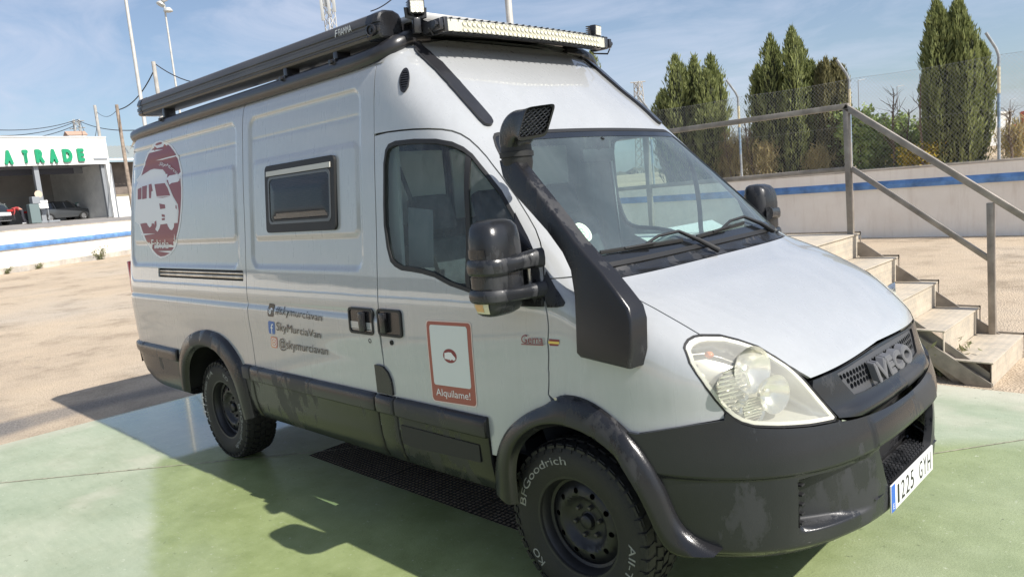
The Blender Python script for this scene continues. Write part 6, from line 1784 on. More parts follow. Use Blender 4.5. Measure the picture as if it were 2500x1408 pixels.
# shed beside it
sa = GL+.12
shd = gempty('shed', sa, 1.5, 'small lean-to with ribbed metal roof beside the white garage', 'shed')
mb = MB()
rows = []
for k in range(41): a = 7.0*k/40; dz = .06*(k % 2); rows.append([(a, -1.2, 4.55+dz), (a, 3, 5.9+dz)])
mb.grid(rows); mb.build('roof', mat('ribbed metal roof', (.42, .45, .42), .5, .4), shd)
mb = MB(); mb.box((0, -1.25, 4.38), (7, -1.15, 4.52)); mb.build('gutter', M_GW, shd)
mb = MB(); mb.box((0, .8, 1.8), (7, 1.0, 4.4)); mb.build('wall', mat('brown shed wall', (.20, .165, .14), .9, var=.3, vscale=1), shd)
mb = MB(); mb.box((0, -.9, -.3), (7, -.7, 1.55)); mb.build('front_wall', M_GW, shd)
# ---- cars
M_TYRE2 = mat('car tyre', (.02, .02, .02), .8); M_ALLOY = mat('alloy rim', (.5, .5, .5), .3, .8); M_CGL = mat('car dark glass', (.02, .025, .03), .06, coat=.5)
def car(root, paint, Lc=4.4, W=1.85, H=1.62, clad=True):
    """SUV, nose towards +x, origin on the ground at the middle"""
    h = Lc/2
    def sect(x):
        # returns half-width, belt height, roof height, roof half-width
        t = (x+h)/Lc
        hw = W/2*(1-.30*abs(2*t-1)**6); belt = np.interp(t, [0, .05, .5, .70, .97, 1], [.82, .98, 1.0, .98, .80, .62])
        roof = np.interp(t, [0, .03, .12, .25, .50, .62, .76, .8, 1], [belt, 1.10, 1.45, H-.02, H, H-.05, 1.05, belt, belt]); roof = max(roof, belt+.001)
        return hw, belt, roof, hw*.80
    rows = []; top = []
    xs_ = np.linspace(-h, h, 45)
    for x in xs_:
        hw, belt, roof, rw = sect(x)
        bot = .28 if abs(abs(x)-h*.60) > .36 else .28+math.sqrt(max(0, .36**2-(abs(x)-h*.60)**2))*1.05
        half = [(hw*.93, bot), (hw*.99, max(bot, .5)), (hw, max(bot, .72)), (hw*.97, belt)]
        rows.append([(x, -y, z) for y, z in half]+[(x, 0, belt+.03)]+[(x, y, z) for y, z in half[::-1]])
        top.append([(x, -hw*.955, belt-.005), (x, -lerp(hw*.95, rw, .85), lerp(belt, roof, .88)), (x, -rw*.8, roof), (x, 0, roof+.02), (x, rw*.8, roof), (x, lerp(hw*.95, rw, .85), lerp(belt, roof, .88)), (x, hw*.955, belt-.005)])
    mb = MB(); mb.grid(rows); mb.add(rows[0], [tuple(range(len(rows[0])))]); mb.add(rows[-1], [tuple(range(len(rows[-1])))]); body = mb.build('body', paint, root, smooth=40)
    mb = MB(); mb.grid(top); mb.build('greenhouse', M_CGL, root, smooth=40)
    mb = MB(); mb.grid([[p for p in (( r_[1][0], r_[1][1], r_[1][2]+.012), (r_[2][0], r_[2][1], r_[2][2]+.015), (r_[3][0], 0, r_[3][2]+.015), (r_[4][0], r_[4][1], r_[4][2]+.015), (r_[5][0], r_[5][1], r_[5][2]+.012))] for r_ in top[6:28]]); mb.build('roof_panel', paint, root, smooth=40)
    mb = MB()
    for sg in (-1, 1):
        for t in (.13, .33, .52, .70):
            i = int(t*44); a = top[i][0 if sg < 0 else 6]; b = top[max(6, min(27, i-1))][1 if sg < 0 else 5]; mb.tube([a, b], .035, 6)
    mb.build('pillars', paint, root)
    for sx in (-1, 1):
        for sy in (-1, 1):
            mtx = Matrix.Translation((sx*h*.60, sy*(W/2-.11), .335)) @ Vector((0, sy, 0)).to_track_quat('Z', 'Y').to_matrix().to_4x4()
            mb = MB(); mb.lathe([(.20, .10), (.31, .10), (.335, .07), (.335, -.1), (.2, -.1)], 24, mtx); w_ = mb.build('wheel', M_TYRE2, root, smooth=40)
            mb = MB(); mb.lathe([(.205, .095), (.20, .075), (.03, .085), (.001, .09)], 24, mtx)
            for k in range(5): a = 2*math.pi*k/5; mb.box((.02, -.03, .085), (.2, .03, .10), mtx @ Matrix.Rotation(a, 4, 'Z'))
            mb.build('rim', M_ALLOY, root, smooth=40)
    for sy in (-1, 1):
        mb = MB(); mb.bbox((-h-.01, sy*.62-.2, .86), (-h+.10, sy*.62+.2, 1.0), .02); mb.build('tail_light', mat('car tail red', (.4, .02, .02), .2), root)
        mb = MB(); mb.bbox((h-.16, sy*.6-.2, .66), (h-.02, sy*.6+.2, .78), .02); mb.build('headlight', M_CHROME, root)
    if clad:
        mb = MB(); mb.bbox((-h-.03, -W/2+.05, .30), (-h+.25, W/2-.05, .62), .03); mb.build('rear_bumper', M_PLAS, root)
        mb = MB(); mb.box((-h-.035, -.26, .68), (-h-.0, .26, .79)); mb.build('number_plate', M_WHITE, root)
    return root
ac, _ = g_at(-8, 545, -1.2); c_ = gempty('parked_car', ac-1.15, -1.6, 'white SUV half in view at the open front of the garage', 'car', rot=R(104)); car(c_, mat('car white', (.75, .75, .75), .3, coat=1), 4.4)
c_['group'] = 'cars at the garage'
ac, _ = g_at(150, 530, 3.4); c2 = gempty('parked_car', ac, 3.6, 'dark grey car parked inside the garage bay', 'car', rot=R(8)); car(c2, mat('car dark grey', (.06, .065, .07), .3, coat=1), 4.5, H=1.55, clad=False)
c2['group'] = 'cars at the garage'
# ---- pump / service unit, board, stand, extinguisher
pa, _ = g_at(82, 520, -.8); pu = gempty('service_pump', pa, -.9, 'grey service pump beside the garage column', 'pump')
mb = MB(); mb.bbox((-.35, -.25, 0), (.30, .25, 1.35), .03); mb.build('cabinet', mat('pump teal', (.16, .21, .21), .5), pu); mb = MB(); mb.bbox((-.1, -.28, 1.35), (.42, .22, 1.85), .03); mb.build('head', M_GREY, pu)
mb = MB(); mb.tube([(.30, -.1, 1.2), (.45, -.15, .7), (.32, -.1, .3)], .025, 6); mb.build('hose', M_TYRE2, pu)
ba, _ = g_at(100, 515, -.7); bd_ = gempty('notice_board', ba, -.75, 'white price board fixed in front of the garage column', 'sign')
for k in range(3): mb = MB(); mb.box((-.52, -.03, 1.0+.20*k), (.52, .03, 1.17+.20*k)); mb.build('board', M_WHITE, bd_)
for x in (-.5, .46): mb = MB(); mb.box((x, .03, 0), (x+.05, .08, 1.6)); mb.build('upright', M_GREY, bd_)
mb = MB(); mb.lathe([(.001, .03), (.26, .03), (.26, 0)], 20, Matrix.Translation((-.05, -.1, 2.02)) @ Vector((0, -1, 0)).to_track_quat('Z', 'Y').to_matrix().to_4x4()); mb.build('round_plate', mat('tan plate', (.62, .50, .38), .6), bd_)
sa_, _ = g_at(199, 525, 4.5); sd = gempty('info_stand', sa_, 4.5, 'thin metal stand with green bordered notice inside the garage', 'sign')
mb = MB(); mb.tube([(0, 0, 0), (0, 0, 1.0)], .04, 8); mb.tube([(0, 0, 0), (0, 0, .03)], .2, 12); mb.build('stand', M_GREY, sd); mb = MB(); mb.box((-.33, -.03, 1.0), (.33, .03, 1.42)); mb.build('notice', mat('notice green', (.10, .22, .18), .5), sd); mb = MB(); mb.box((-.25, -.04, 1.07), (.25, -.031, 1.35)); mb.build('notice_paper', M_WHITE, sd)
fa, _ = g_at(248, 518, 6.0); fx_ = gempty('fire_extinguisher', RX-.48, 6.0, 'red fire extinguisher on the garage side wall', 'extinguisher')
mb = MB(); mb.lathe([(.001, .55), (.06, .55), (.11, .95), (.11, 1.4), (.05, 1.5), (.03, 1.62), (.001, 1.63)], 14); mb.build('cylinder', mat('extinguisher red', (.45, .02, .02), .35), fx_, smooth=40); mb = MB(); mb.box((-.08, -.02, 1.6), (.08, .02, 1.68)); mb.build('valve', M_DARK, fx_)
# ---- person bending over behind the white car (skin modifier body)
def skin_person(root, joints, bones, mt_name, rad):
    me = bpy.data.meshes.new('body'); names = list(joints); me.from_pydata([joints[n] for n in names], [], [(names.index(a), names.index(b)) for a, b in bones])
    o = bpy.data.objects.new('body', me); COL.objects.link(o); o.parent = root
    md = o.modifiers.new('skin', 'SKIN'); sk_ = me.skin_vertices[0].data if len(me.skin_vertices) else None
    if sk_ is None:
        bm = bmesh.new(); bm.from_mesh(me); lay = bm.verts.layers.skin.verify(); bm.verts.ensure_lookup_table()
        for i, n in enumerate(names): bm.verts[i][lay].radius = (rad[n], rad[n]); bm.verts[i][lay].use_root = (n == 'pelvis')
        bm.to_mesh(me); bm.free()
    else:
        for i, n in enumerate(names): sk_[i].radius = (rad[n], rad[n]); sk_[i].use_root = (n == 'pelvis')
    o.modifiers.new('sub', 'SUBSURF').levels = 2; o.modifiers['sub'].render_levels = 2
    return o
pa_, _ = g_at(57, 550, -1.9)
per = gempty('person', pa_, -1.9, 'person in dark trousers bending over between the white car and the pump', 'person')
J = dict(pelvis=(0, 0, .93), spine=(-.22, -.02, 1.12), chest=(-.42, -.03, 1.16), neck=(-.58, -.03, 1.08), head=(-.68, -.03, 1.00), top=(-.74, -.03, .92),
         hl=(.03, -.10, .88), kl=(.0, -.12, .48), al=(.08, -.12, .08), fl=(-.10, -.14, .04), hr=(.03, .10, .88), kr=(.14, .16, .50), ar=(.32, .20, .10), fr=(.15, .2, .04),
         sl=(-.46, -.20, 1.10), el=(-.50, -.24, .82), wl=(-.60, -.20, .60), sr=(-.46, .16, 1.10), er=(-.50, .2, .82), wr=(-.6, .16, .6))
RD = dict(pelvis=.15, spine=.13, chest=.15, neck=.06, head=.095, top=.07, hl=.10, kl=.065, al=.045, fl=.04, hr=.10, kr=.065, ar=.045, fr=.04, sl=.07, el=.045, wl=.035, sr=.07, er=.045, wr=.035)
BN = [('pelvis', 'spine'), ('spine', 'chest'), ('chest', 'neck'), ('neck', 'head'), ('head', 'top'), ('pelvis', 'hl'), ('hl', 'kl'), ('kl', 'al'), ('al', 'fl'), ('pelvis', 'hr'), ('hr', 'kr'), ('kr', 'ar'), ('ar', 'fr'), ('chest', 'sl'), ('sl', 'el'), ('el', 'wl'), ('chest', 'sr'), ('sr', 'er'), ('er', 'wr')]
pb_ = skin_person(per, J, BN, 'p', RD)
mt, N, L, B = node_mat('person clothes')
tcn = N.new('ShaderNodeTexCoord'); sx_ = N.new('ShaderNodeSeparateXYZ'); L.new(tcn.outputs['Object'], sx_.inputs[0])
cz = ramp_node(N, L, sx_.outputs['Z'], [(.07, (.7, .7, .7)), (.10, (.035, .035, .045)), (.98, (.035, .035, .045)), (1.0, (.45, .22, .16))])
cx2 = math_node(N, L, 'LESS_THAN', sx_.outputs['X'], -.16); cc = mix_node(N, L, cx2, cz, (.40, .05, .05)); cx3 = math_node(N, L, 'LESS_THAN', sx_.outputs['X'], -.57); cc = mix_node(N, L, cx3, cc, (.06, .035, .025))
L.new(cc, B.inputs['Base Color']); B.inputs['Roughness'].default_value = .85
pb_.data.materials.append(mt)
# ================================================================== POLES, WIRES, MASTS, FAR THINGS
M_POLE = mat('pale steel pole', (.60, .59, .55), .5, .2, var=.15, vscale=2); M_WOOD = mat('weathered wood pole', (.34, .27, .21), .9, var=.35, vscale=4); M_CONC = mat('concrete pole', (.48, .46, .42), .9, var=.2, vscale=3)
M_CABLE = mat('black cable', (.03, .03, .033), .6); M_LAMP = mat('lamp head', (.62, .62, .58), .4, .3)
def ground_under(p): return 2.2 if p[1] < 13.7 else 1.4
def pole_at(name, u, v, dep, top_h, r0, r1, mt, label, cat='pole', group=None, seg=10, extra=None):
    """u,v: pixel on the pole axis at distance dep; runs from the ground to world height top_h"""
    p = atd(u, v, dep); root = empty(name, (p[0], p[1], 1.6), label, cat, group)
    mb = MB(); k = 6
    mb.tube([(0, 0, (top_h-1.6)*i/k) for i in range(k+1)], [lerp(r0, r1, i/k) for i in range(k+1)], seg); mb.build('shaft', mt, root, smooth=50)
    return root, np.array([p[0], p[1], 1.6])
def ztop(u, v, dep): return float(atd(u, v, dep)[2])
r1_, p1_ = pole_at('light_pole', 330, 150, 36, 13.5, .105, .075, M_POLE, 'tall pale steel floodlight pole rising behind the rear of the awning', 'lamp post', 'light poles behind the van')
for sg in (-1, 1): mb = MB(); mb.bbox((sg*.5-.25, -.15, 11.7), (sg*.5+.25, .2, 12.0), .03); mb.build('floodlight', M_LAMP, r1_)
mb = MB(); mb.box((-.8, -.04, 11.62), (.8, .04, 11.70)); mb.build('cross_arm', M_POLE, r1_)
t2 = ztop(402, 12, 58); r2_, p2_ = pole_at('light_pole', 415, 110, 58, t2, .10, .07, M_POLE, 'thin pale pole topped with a cluster of round lamp heads', 'lamp post', 'light poles behind the van')
for k, (dx_, dz) in enumerate(((-.22, -.05), (.25, -.55), (.1, .25))):
    mb = MB(); mb.lathe([(.001, .22), (.20, .18), (.34, .0), (.34, -.08), (.2, -.14), (.001, -.15)], 16, Matrix.Translation((RIGHT[0]*dx_, RIGHT[1]*dx_, t2-1.6+dz)) @ Matrix.Rotation(.5*(k-1), 4, 'X')); mb.build('lamp_head', M_LAMP, r2_, smooth=40)
t3 = ztop(376, 152, 50); r3_, p3_ = pole_at('utility_pole', 380, 190, 50, t3, .16, .13, M_CONC, 'short stout pale pole carrying cables above the awning', 'pole', 'utility poles behind the lot')
t4 = ztop(285, 257, 56); r4_, p4_ = pole_at('utility_pole', 293, 310, 56, t4, .16, .12, M_WOOD, 'brown wooden utility pole beside the rear corner of the van', 'pole', 'utility poles behind the lot')
t5 = ztop(233, 258, 75); r5_, p5_ = pole_at('utility_pole', 238, 300, 75, t5, .20, .14, M_CONC, 'slim grey concrete pole behind the garage roof', 'pole', 'utility poles behind the lot')
# lattice pylon with cross arms, left
def lattice(root, h, w0, w1, r, n, mt, nm='lattice'):
    mb = MB(); P = lambda i, k: Vector(((1 if k in (0, 3) else -1)*lerp(w0, w1, i/n)/2, (1 if k < 2 else -1)*lerp(w0, w1, i/n)/2, h*i/n))
    for k in range(4):
        mb.tube([P(0, k), P(n, k)], r, 4)
        for i in range(n): mb.tube([P(i, k), P(i+1, (k+1) % 4)], r*.6, 4); mb.tube([P(i, (k+1) % 4), P(i+1, k)], r*.6, 4)
    return mb.build(nm, mt, root)
t6 = ztop(188, 292, 95); p6 = atd(190, 320, 95); r6_ = empty('lattice_pylon', (p6[0], p6[1], 1.8), 'small lattice pylon with cross arms above the garage sign', 'pylon'); lattice(r6_, t6-1.8, 1.2, .6, .05, 12, M_CONC)
mb = MB(); rr_ = RIGHT*[1, 1, 0]/np.linalg.norm(RIGHT[:2])
for zz in (-.25, -1.1): mb.tube([tuple(-rr_*1.0+[0, 0, t6-1.8+zz]), tuple(rr_*1.0+[0, 0, t6-1.8+zz])], .06, 5)
mb.build('cross_arm', M_CONC, r6_)
# white rooftop house at its foot
p = atd(185, 336, 90); rh = empty('rooftop_house', (p[0], p[1], p[2]-3), 'small white rooftop structure behind the garage fascia', 'building')
mb = MB(); mb.box((-.9, -1, 0), (.9, 1, 3.2)); mb.build('wall', M_GW, rh); mb = MB(); mb.prism([(-1.0, -1.1, 3.2), (1.0, -1.1, 3.2), (.0, -1.1, 3.75)], (0, 0, 0), (0, 2.2, 0)); mb.build('roof', mat('old tile roof', (.45, .30, .22), .9), rh)
# wires
def cable(name, a, b, sag, label, r=.02, n=16):
    a = np.array(a); b = np.array(b); o = empty(name, tuple((a+b)/2), label, 'cable', 'overhead cables'); c = (a+b)/2
    mb = MB(); mb.tube([tuple(lerp(a, b, t)-c-np.array([0, 0, sag*4*t*(1-t)])) for t in np.linspace(0, 1, n+1)], r, 5); mb.build('strand', M_CABLE, o); return o
T = lambda px, d: atd(px[0], px[1], d)
cable('overhead_cable', T((378, 156), 50), T((620, 160), 46), 1.2, 'black cable running from the stout pale pole behind the awning', .035)
cable('overhead_cable', T((376, 172), 50), T((290, 268), 56), .5, 'twisted cable between the pale pole and the wooden pole', .04)
cable('overhead_cable', T((286, 268), 56), T((236, 273), 75), .5, 'thin cable between the wooden pole and the slim concrete pole')
cable('overhead_cable', T((190, 294), 95), T((330, 318), 60), .4, 'dark power cable leaving the lattice pylon towards the van', .04)
cable('overhead_cable', T((190, 292), 95), T((-60, 314), 70), .6, 'topmost power cable arriving at the lattice pylon', .04)
cable('overhead_cable', T((178, 300), 95), T((-60, 330), 70), .6, 'middle power cable arriving at the lattice pylon', .04)
cable('overhead_cable', T((180, 308), 95), T((-60, 346), 70), .6, 'lowest power cable arriving at the lattice pylon', .04)
cable('overhead_cable', T((196, 296), 95), T((238, 290), 75), 2.4, 'loop of cable hanging beside the lattice pylon', .03)
cable('overhead_cable', T((905, 28), 46), T((985, -30), 44), .2, 'black cable above the front end of the awning', .035)
# telecom mast behind the awning
p = atd(805, 40, 70); t7 = ztop(800, -60, 70); r7_ = empty('telecom_mast', (p[0], p[1], 1.8), 'lattice telecom mast with panel antennas above the awning', 'mast'); lattice(r7_, t7-1.8, 1.0, .7, .045, 22, M_POLE)
rr_ = RIGHT*[1, 1, 0]/np.linalg.norm(RIGHT[:2]); ff_ = FWD*[1, 1, 0]/np.linalg.norm(FWD[:2])
for k, (du, v0, v1) in enumerate(((-.55, 52, -8), (.62, 34, -20), (.15, 40, -10), (-.2, 20, -40))):
    zl, zh = ztop(805, v0, 70)-1.8, ztop(805, v1, 70)-1.8; c = rr_*du-ff_*(.5 if k != 2 else .7)
    mb = MB(); mb.bbox((-.13, -.08, 0), (.13, .08, zh-zl), .02, Matrix.Translation((c[0], c[1], zl)) @ Matrix.Rotation(math.atan2(rr_[1], rr_[0]), 4, 'Z')); mb.build('panel_antenna', M_LAMP, r7_, smooth=40)
    mb = MB(); mb.tube([tuple(c*.5+[0, 0, (zl+zh)/2]), tuple(c+[0, 0, (zl+zh)/2])], .04, 6); mb.build('antenna_arm', M_POLE, r7_)
r8_, _ = pole_at('light_pole', 1243, 30, 34, 16.5, .17, .15, M_POLE, 'thick pale pole standing behind the roof light bar', 'lamp post', 'light poles behind the van')
mb = MB(); mb.bbox((-.6, -.2, 14.7), (.6, .2, 14.95), .03); mb.build('lamp_head', M_LAMP, r8_)
# far pylon, far lamp posts, right
p = atd(1560, 240, 160); t9 = ztop(1558, 200, 160); r9_ = empty('lattice_pylon', (p[0], p[1], 1.5), 'distant lattice pylon seen over the windshield corner', 'pylon'); lattice(r9_, t9-1.5, 2.4, 1.2, .10, 12, M_CONC)
mb = MB(); mb.tube([tuple(-rr_*1.6+[0, 0, t9-1.6]), tuple(rr_*1.6+[0, 0, t9-1.6])], .12, 5); mb.build('cross_arm', M_CONC, r9_)
for (u, v0, dep, lab) in ((2095, 196, 95, 'distant slim street lamp standing right behind the fence post near the handrail'), (2190, 211, 95, 'distant slim street lamp between the dead stem and bare branches'), (2408, 243, 120, 'distant street lamp beyond the tallest cypress and the end post'), (2467, 243, 130, 'distant street lamp above the orange digger')):
    p = atd(u, v0, dep); r_ = empty('street_lamp', (p[0], p[1], 1.4), lab, 'street lamp', 'street lamps in the distance')
    mb = MB(); mb.tube([(0, 0, 0), (0, 0, p[2]-1.4)], [.09, .05], 6); mb.build('shaft', M_GREY, r_); mb = MB(); a = rr_; mb.tube([tuple([0, 0, p[2]-1.45]), tuple(a*.9+[0, 0, p[2]-1.35])], .05, 5); mb.build('lamp_arm', M_GREY, r_)
# white shed/tank and orange digger beyond the fence, far right
p = atd(2418, 300, 60); r_ = empty('field_hut', (p[0], p[1], 1.4), 'plain white hut in the dry field beyond the tallest cypress', 'building')
hz = p[2]-1.4
mb = MB(); mb.box((-.9, -1.2, 0), (.9, 1.2, hz+.6), Matrix.Rotation(math.atan2(rr_[1], rr_[0]), 4, 'Z')); mb.build('wall', M_GW, r_); mb = MB(); mb.box((-1.0, -1.3, hz+.6), (1.0, 1.3, hz+.75), Matrix.Rotation(math.atan2(rr_[1], rr_[0]), 4, 'Z')); mb.build('roof', M_GW, r_)
p = atd(2490, 300, 62); M_DIG = mat('digger orange', (.55, .10, .035), .5, var=.3, vscale=2)
dg = empty('excavator', (p[0], p[1], 1.4), 'orange tracked excavator working in the dry field beyond the fence', 'excavator'); dg.rotation_euler = (0, 0, math.atan2(rr_[1], rr_[0]))
for sy in (-.8, .8): mb = MB(); mb.bbox((-1.5, sy-.22, 0), (1.5, sy+.22, .75), .15); mb.build('track', M_TYRE2, dg, smooth=40)
mb = MB(); mb.bbox((-1.5, -1.0, .8), (1.3, 1.0, 1.75), .10); mb.build('upper_body', M_DIG, dg, smooth=40)
mb = MB(); mb.bbox((-.1, -1.0, 1.75), (1.1, -.1, 2.75), .08); cb = mb.build('cab', M_DIG, dg, smooth=40); mb = MB(); mb.box((.0, -1.02, 1.95), (1.0, -.99, 2.6)); mb.build('cab_window', M_CGL, cb)
mb = MB(); mb.tube([(1.2, .2, 1.5), (2.6, .2, 3.1), (4.0, .2, 2.6)], [.22, .26, .16], 6); mb.tube([(4.0, .2, 2.6), (4.4, .2, 1.2)], [.16, .12], 6); mb.build('boom', M_DIG, dg); mb = MB(); mb.bbox((4.1, -.3, .5), (4.8, .7, 1.2), .05); mb.build('bucket', M_DIG, dg)
# strip of far wood and houses on the horizon (right)
M_FAR = mat('far scrub', (.16, .14, .09), .95, var=.5, vscale=.2)
r_ = None
"""far low tree line as one mass"""
mb = MB()
rg_ = random.Random(3)
for k in range(160):
    u = 1500+1200*rg_.random(); dep = 150+60*rg_.random(); c = atd(u, 320, dep); s = 1.2+2.0*rg_.random()
    bm = bmesh.new(); bmesh.ops.create_icosphere(bm, subdivisions=1, radius=1)
    for v in bm.verts: v.co = v.co*(1+.35*(rg_.random()-.5)); v.co.z *= .7
    mb.addbm(bm, Matrix.Translation((c[0], c[1], 1.6)) @ Matrix.Scale(s, 4))
tag(mb.build('far_scrub', M_FAR), 'low band of far scrub along the horizon beyond the field', 'scrub', kind='stuff')
# ================================================================== TREES AND PLANTS
def leaf_mat(name, c1, c2, scale=1.5, rough=.6):
    mt, N, L, B = node_mat(name)
    tcn = N.new('ShaderNodeTexCoord'); a = noise_node(N, L, tcn.outputs['Object'], scale, 4, .6)
    geo = N.new('ShaderNodeNewGeometry'); 
    f = math_node(N, L, 'ADD', math_node(N, L, 'MULTIPLY', a, .6), math_node(N, L, 'MULTIPLY', geo.outputs['Random Per Island'], .4))
    L.new(ramp_node(N, L, f, [(.28, c2), (.68, c1)]), B.inputs['Base Color']); B.inputs['Roughness'].default_value = rough
    B.inputs['Specular IOR Level'].default_value = .3
    B.inputs['Subsurface Weight'].default_value = 0
    tr = N.new('ShaderNodeBsdfTranslucent'); mx_ = N.new('ShaderNodeMixShader'); mx_.inputs[0].default_value = .32
    rc = ramp_node(N, L, f, [(.28, c2), (.68, c1)]); L.new(rc, tr.inputs['Color'])
    L.new(B.outputs[0], mx_.inputs[1]); L.new(tr.outputs[0], mx_.inputs[2]); L.new(mx_.outputs[0], N['Material Output'].inputs['Surface'])
    return mt
M_CYP = leaf_mat('cypress foliage', (.35, .385, .15), (.15, .18, .07), 1.2)
M_CYP2 = leaf_mat('dull cypress foliage', (.31, .29, .14), (.14, .135, .07), 1.2)
M_LEAF = leaf_mat('bright shrub leaves', (.46, .55, .20), (.25, .34, .11), 2)
M_REED = leaf_mat('dry reed leaves', (.58, .48, .24), (.36, .30, .14), 2)
M_YELL = leaf_mat('yellow flowers', (.72, .52, .06), (.40, .34, .06), 3)
M_TRUNK = mat('bark', (.12, .09, .06), .95, var=.4, vscale=6, bump=.4, bscale=30); M_TWIG = mat('dead twig', (.17, .125, .09), .95, var=.3, vscale=8)
def leaves_mesh(name, P, D, Ln, Wd, mt, parent, seed=0, fold=.25):
    """P centres (n,3), D directions; each leaf is a folded diamond of four triangles"""
    r_ = np.random.RandomState(seed); n = len(P)
    D = D/(np.linalg.norm(D, axis=1, keepdims=True)+1e-9)
    A = r_.normal(size=(n, 3)); S_ = np.cross(D, A); S_ /= (np.linalg.norm(S_, axis=1, keepdims=True)+1e-9); U = np.cross(S_, D)
    Ln = np.broadcast_to(Ln, (n,))[:, None]; Wd = np.broadcast_to(Wd, (n,))[:, None]
    v0 = P-D*Ln*.5; v1 = P+S_*Wd*.5+U*Wd*fold; v2 = P+D*Ln*.5; v3 = P-S_*Wd*.5+U*Wd*fold
    V = np.stack([v0, v1, v2, v3], 1).reshape(-1, 3); b = np.arange(n)*4
    F = np.concatenate([np.stack([b, b+1, b+2], -1), np.stack([b, b+2, b+3], -1)])
    me = bpy.data.meshes.new(name); me.vertices.add(len(V)); me.vertices.foreach_set('co', V.ravel()); me.loops.add(F.size); me.loops.foreach_set('vertex_index', F.ravel())
    me.polygons.add(len(F)); me.polygons.foreach_set('loop_start', np.arange(len(F))*3); me.polygons.foreach_set('loop_total', np.full(len(F), 3)); me.update(calc_edges=True)
    return link_mesh(name, me, mt, parent)
def cypress(base_px, ydep, top_v, width_px, spires, label, seed, mt=M_CYP, n=15000):
    """base_px pixel at the foot, ydep world y of the trunk; top_v list of spire tips as pixels"""
    p = aty(base_px[0], base_px[1], ydep); base = np.array([p[0], p[1], 1.36]); dep = float((p-CAM)@FWD); m_px = dep/FPX
    rt = random.Random(seed); tips = [aty(u, v, ydep)+np.array([0, (rt.random()-.5)*width_px*m_px*.7, 0]) for u, v in spires]
    Hm = max(t[2] for t in tips)-base[2]
    root = empty('cypress_tree', tuple(base), label, 'tree', 'cypresses behind the wire fence')
    r_ = np.random.RandomState(seed); Wm = width_px*m_px/2
    mb = MB(); 
    for t in tips:
        q = t-base; mb.tube([(0, 0, -.1), tuple(q*[.4, 0, .25]), tuple(q*[.9, 1, .6]), tuple(q*[1, 1, .93])], [.07, .055, .035, .01], 6)
    mb.build('trunk', M_TRUNK, root)
    # dense opaque core so that no sky shows through the middle
    P = []; D = []; 
    k = len(tips)
    per_ = n//k
    for ti, t in enumerate(tips):
        q = t-base; h = q[2]; off = q[:2]
        z = h*(1-(1-r_.rand(per_))**.85*1.0)
        z = r_.rand(per_)**.8*h
        f = z/h
        # each spire leans outwards from the common foot and is a slim spindle
        rad = Wm*(.335 if k > 1 else 1.0)*np.clip(np.interp(f, [0, .06, .25, .55, .75, .9, 1], [.80, .95, 1, 1, .97, .74, .10]), .01, 9)
        a = r_.rand(per_)*2*math.pi
        # vertical ropes of foliage: radius modulated by angle and height
        rope = 1+.22*np.sin(a*5+ti*2+f*3)+.15*np.sin(a*9-f*7+ti)+.16*np.sin(f*19+a*2+ti)+.10*np.sin(f*41+ti*3)
        rr_ = rad*rope*(1.10-.85*r_.rand(per_)**2.2)
        cx = off[0]*np.interp(f, [0, .3, .6, 1], [.72, 1.0, 1.04, 1]); cy = off[1]*np.interp(f, [0, .3, .6, 1], [.72, 1.0, 1.04, 1])
        P.append(np.stack([cx+rr_*np.cos(a), cy+rr_*np.sin(a), z+.04*r_.normal(size=per_)], -1))
        D.append(np.stack([np.cos(a)*.35+.18*r_.normal(size=per_), np.sin(a)*.35+.18*r_.normal(size=per_), 1+.2*r_.normal(size=per_)], -1))
    P = np.concatenate(P); D = np.concatenate(D)
    leaves_mesh('crown', P, D, .11+.10*r_.rand(len(P)), .024+.02*r_.rand(len(P)), mt, root, seed)
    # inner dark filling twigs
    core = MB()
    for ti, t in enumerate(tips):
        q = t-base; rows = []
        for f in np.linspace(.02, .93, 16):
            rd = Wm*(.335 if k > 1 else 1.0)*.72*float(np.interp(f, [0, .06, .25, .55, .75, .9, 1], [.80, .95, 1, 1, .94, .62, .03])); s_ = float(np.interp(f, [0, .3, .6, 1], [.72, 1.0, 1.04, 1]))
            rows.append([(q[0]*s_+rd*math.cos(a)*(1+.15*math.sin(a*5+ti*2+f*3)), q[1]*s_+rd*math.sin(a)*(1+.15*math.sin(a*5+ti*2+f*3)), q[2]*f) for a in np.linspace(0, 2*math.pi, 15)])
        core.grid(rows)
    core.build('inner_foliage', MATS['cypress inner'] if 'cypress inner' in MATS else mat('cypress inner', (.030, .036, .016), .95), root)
    return root
cypress((1712, 432), 15.3, 0, 150, [(1669, 140), (1714, 134), (1642, 180), (1738, 176), (1618, 222), (1697, 140), (1655, 160), (1728, 165), (1750, 250)], 'broad cypress with several spires behind the windshield corner', 1, n=20000)
cypress((1922, 420), 15.0, 0, 128, [(1913, 66), (1866, 108), (1953, 88), (1897, 92), (1937, 98), (1880, 118), (1972, 150), (1858, 165), (1925, 84)], 'tall many-spired cypress beside the far mirror', 2, n=20000)
cypress((2032, 412), 15.2, 0, 84, [(2022, 146), (2038, 148), (2006, 158), (2054, 165), (2030, 155)], 'shorter round topped cypress close behind the handrail corner', 3, mt=M_CYP2, n=11000)
cypress((2330, 398), 15.0, 0, 140, [(2346, -2), (2296, 8), (2322, 36), (2368, 50), (2308, 24), (2280, 58), (2337, 28), (2386, 105), (2272, 110)], 'tallest cypress standing alone near the end of the fence', 4, n=24000)
p = atd(1438, 150, 32); 
cy5 = cypress((1438, 330), 22.5, 0, 44, [(1440, 128)], 'cypress tip showing just below the light bar end', 5, n=6000)
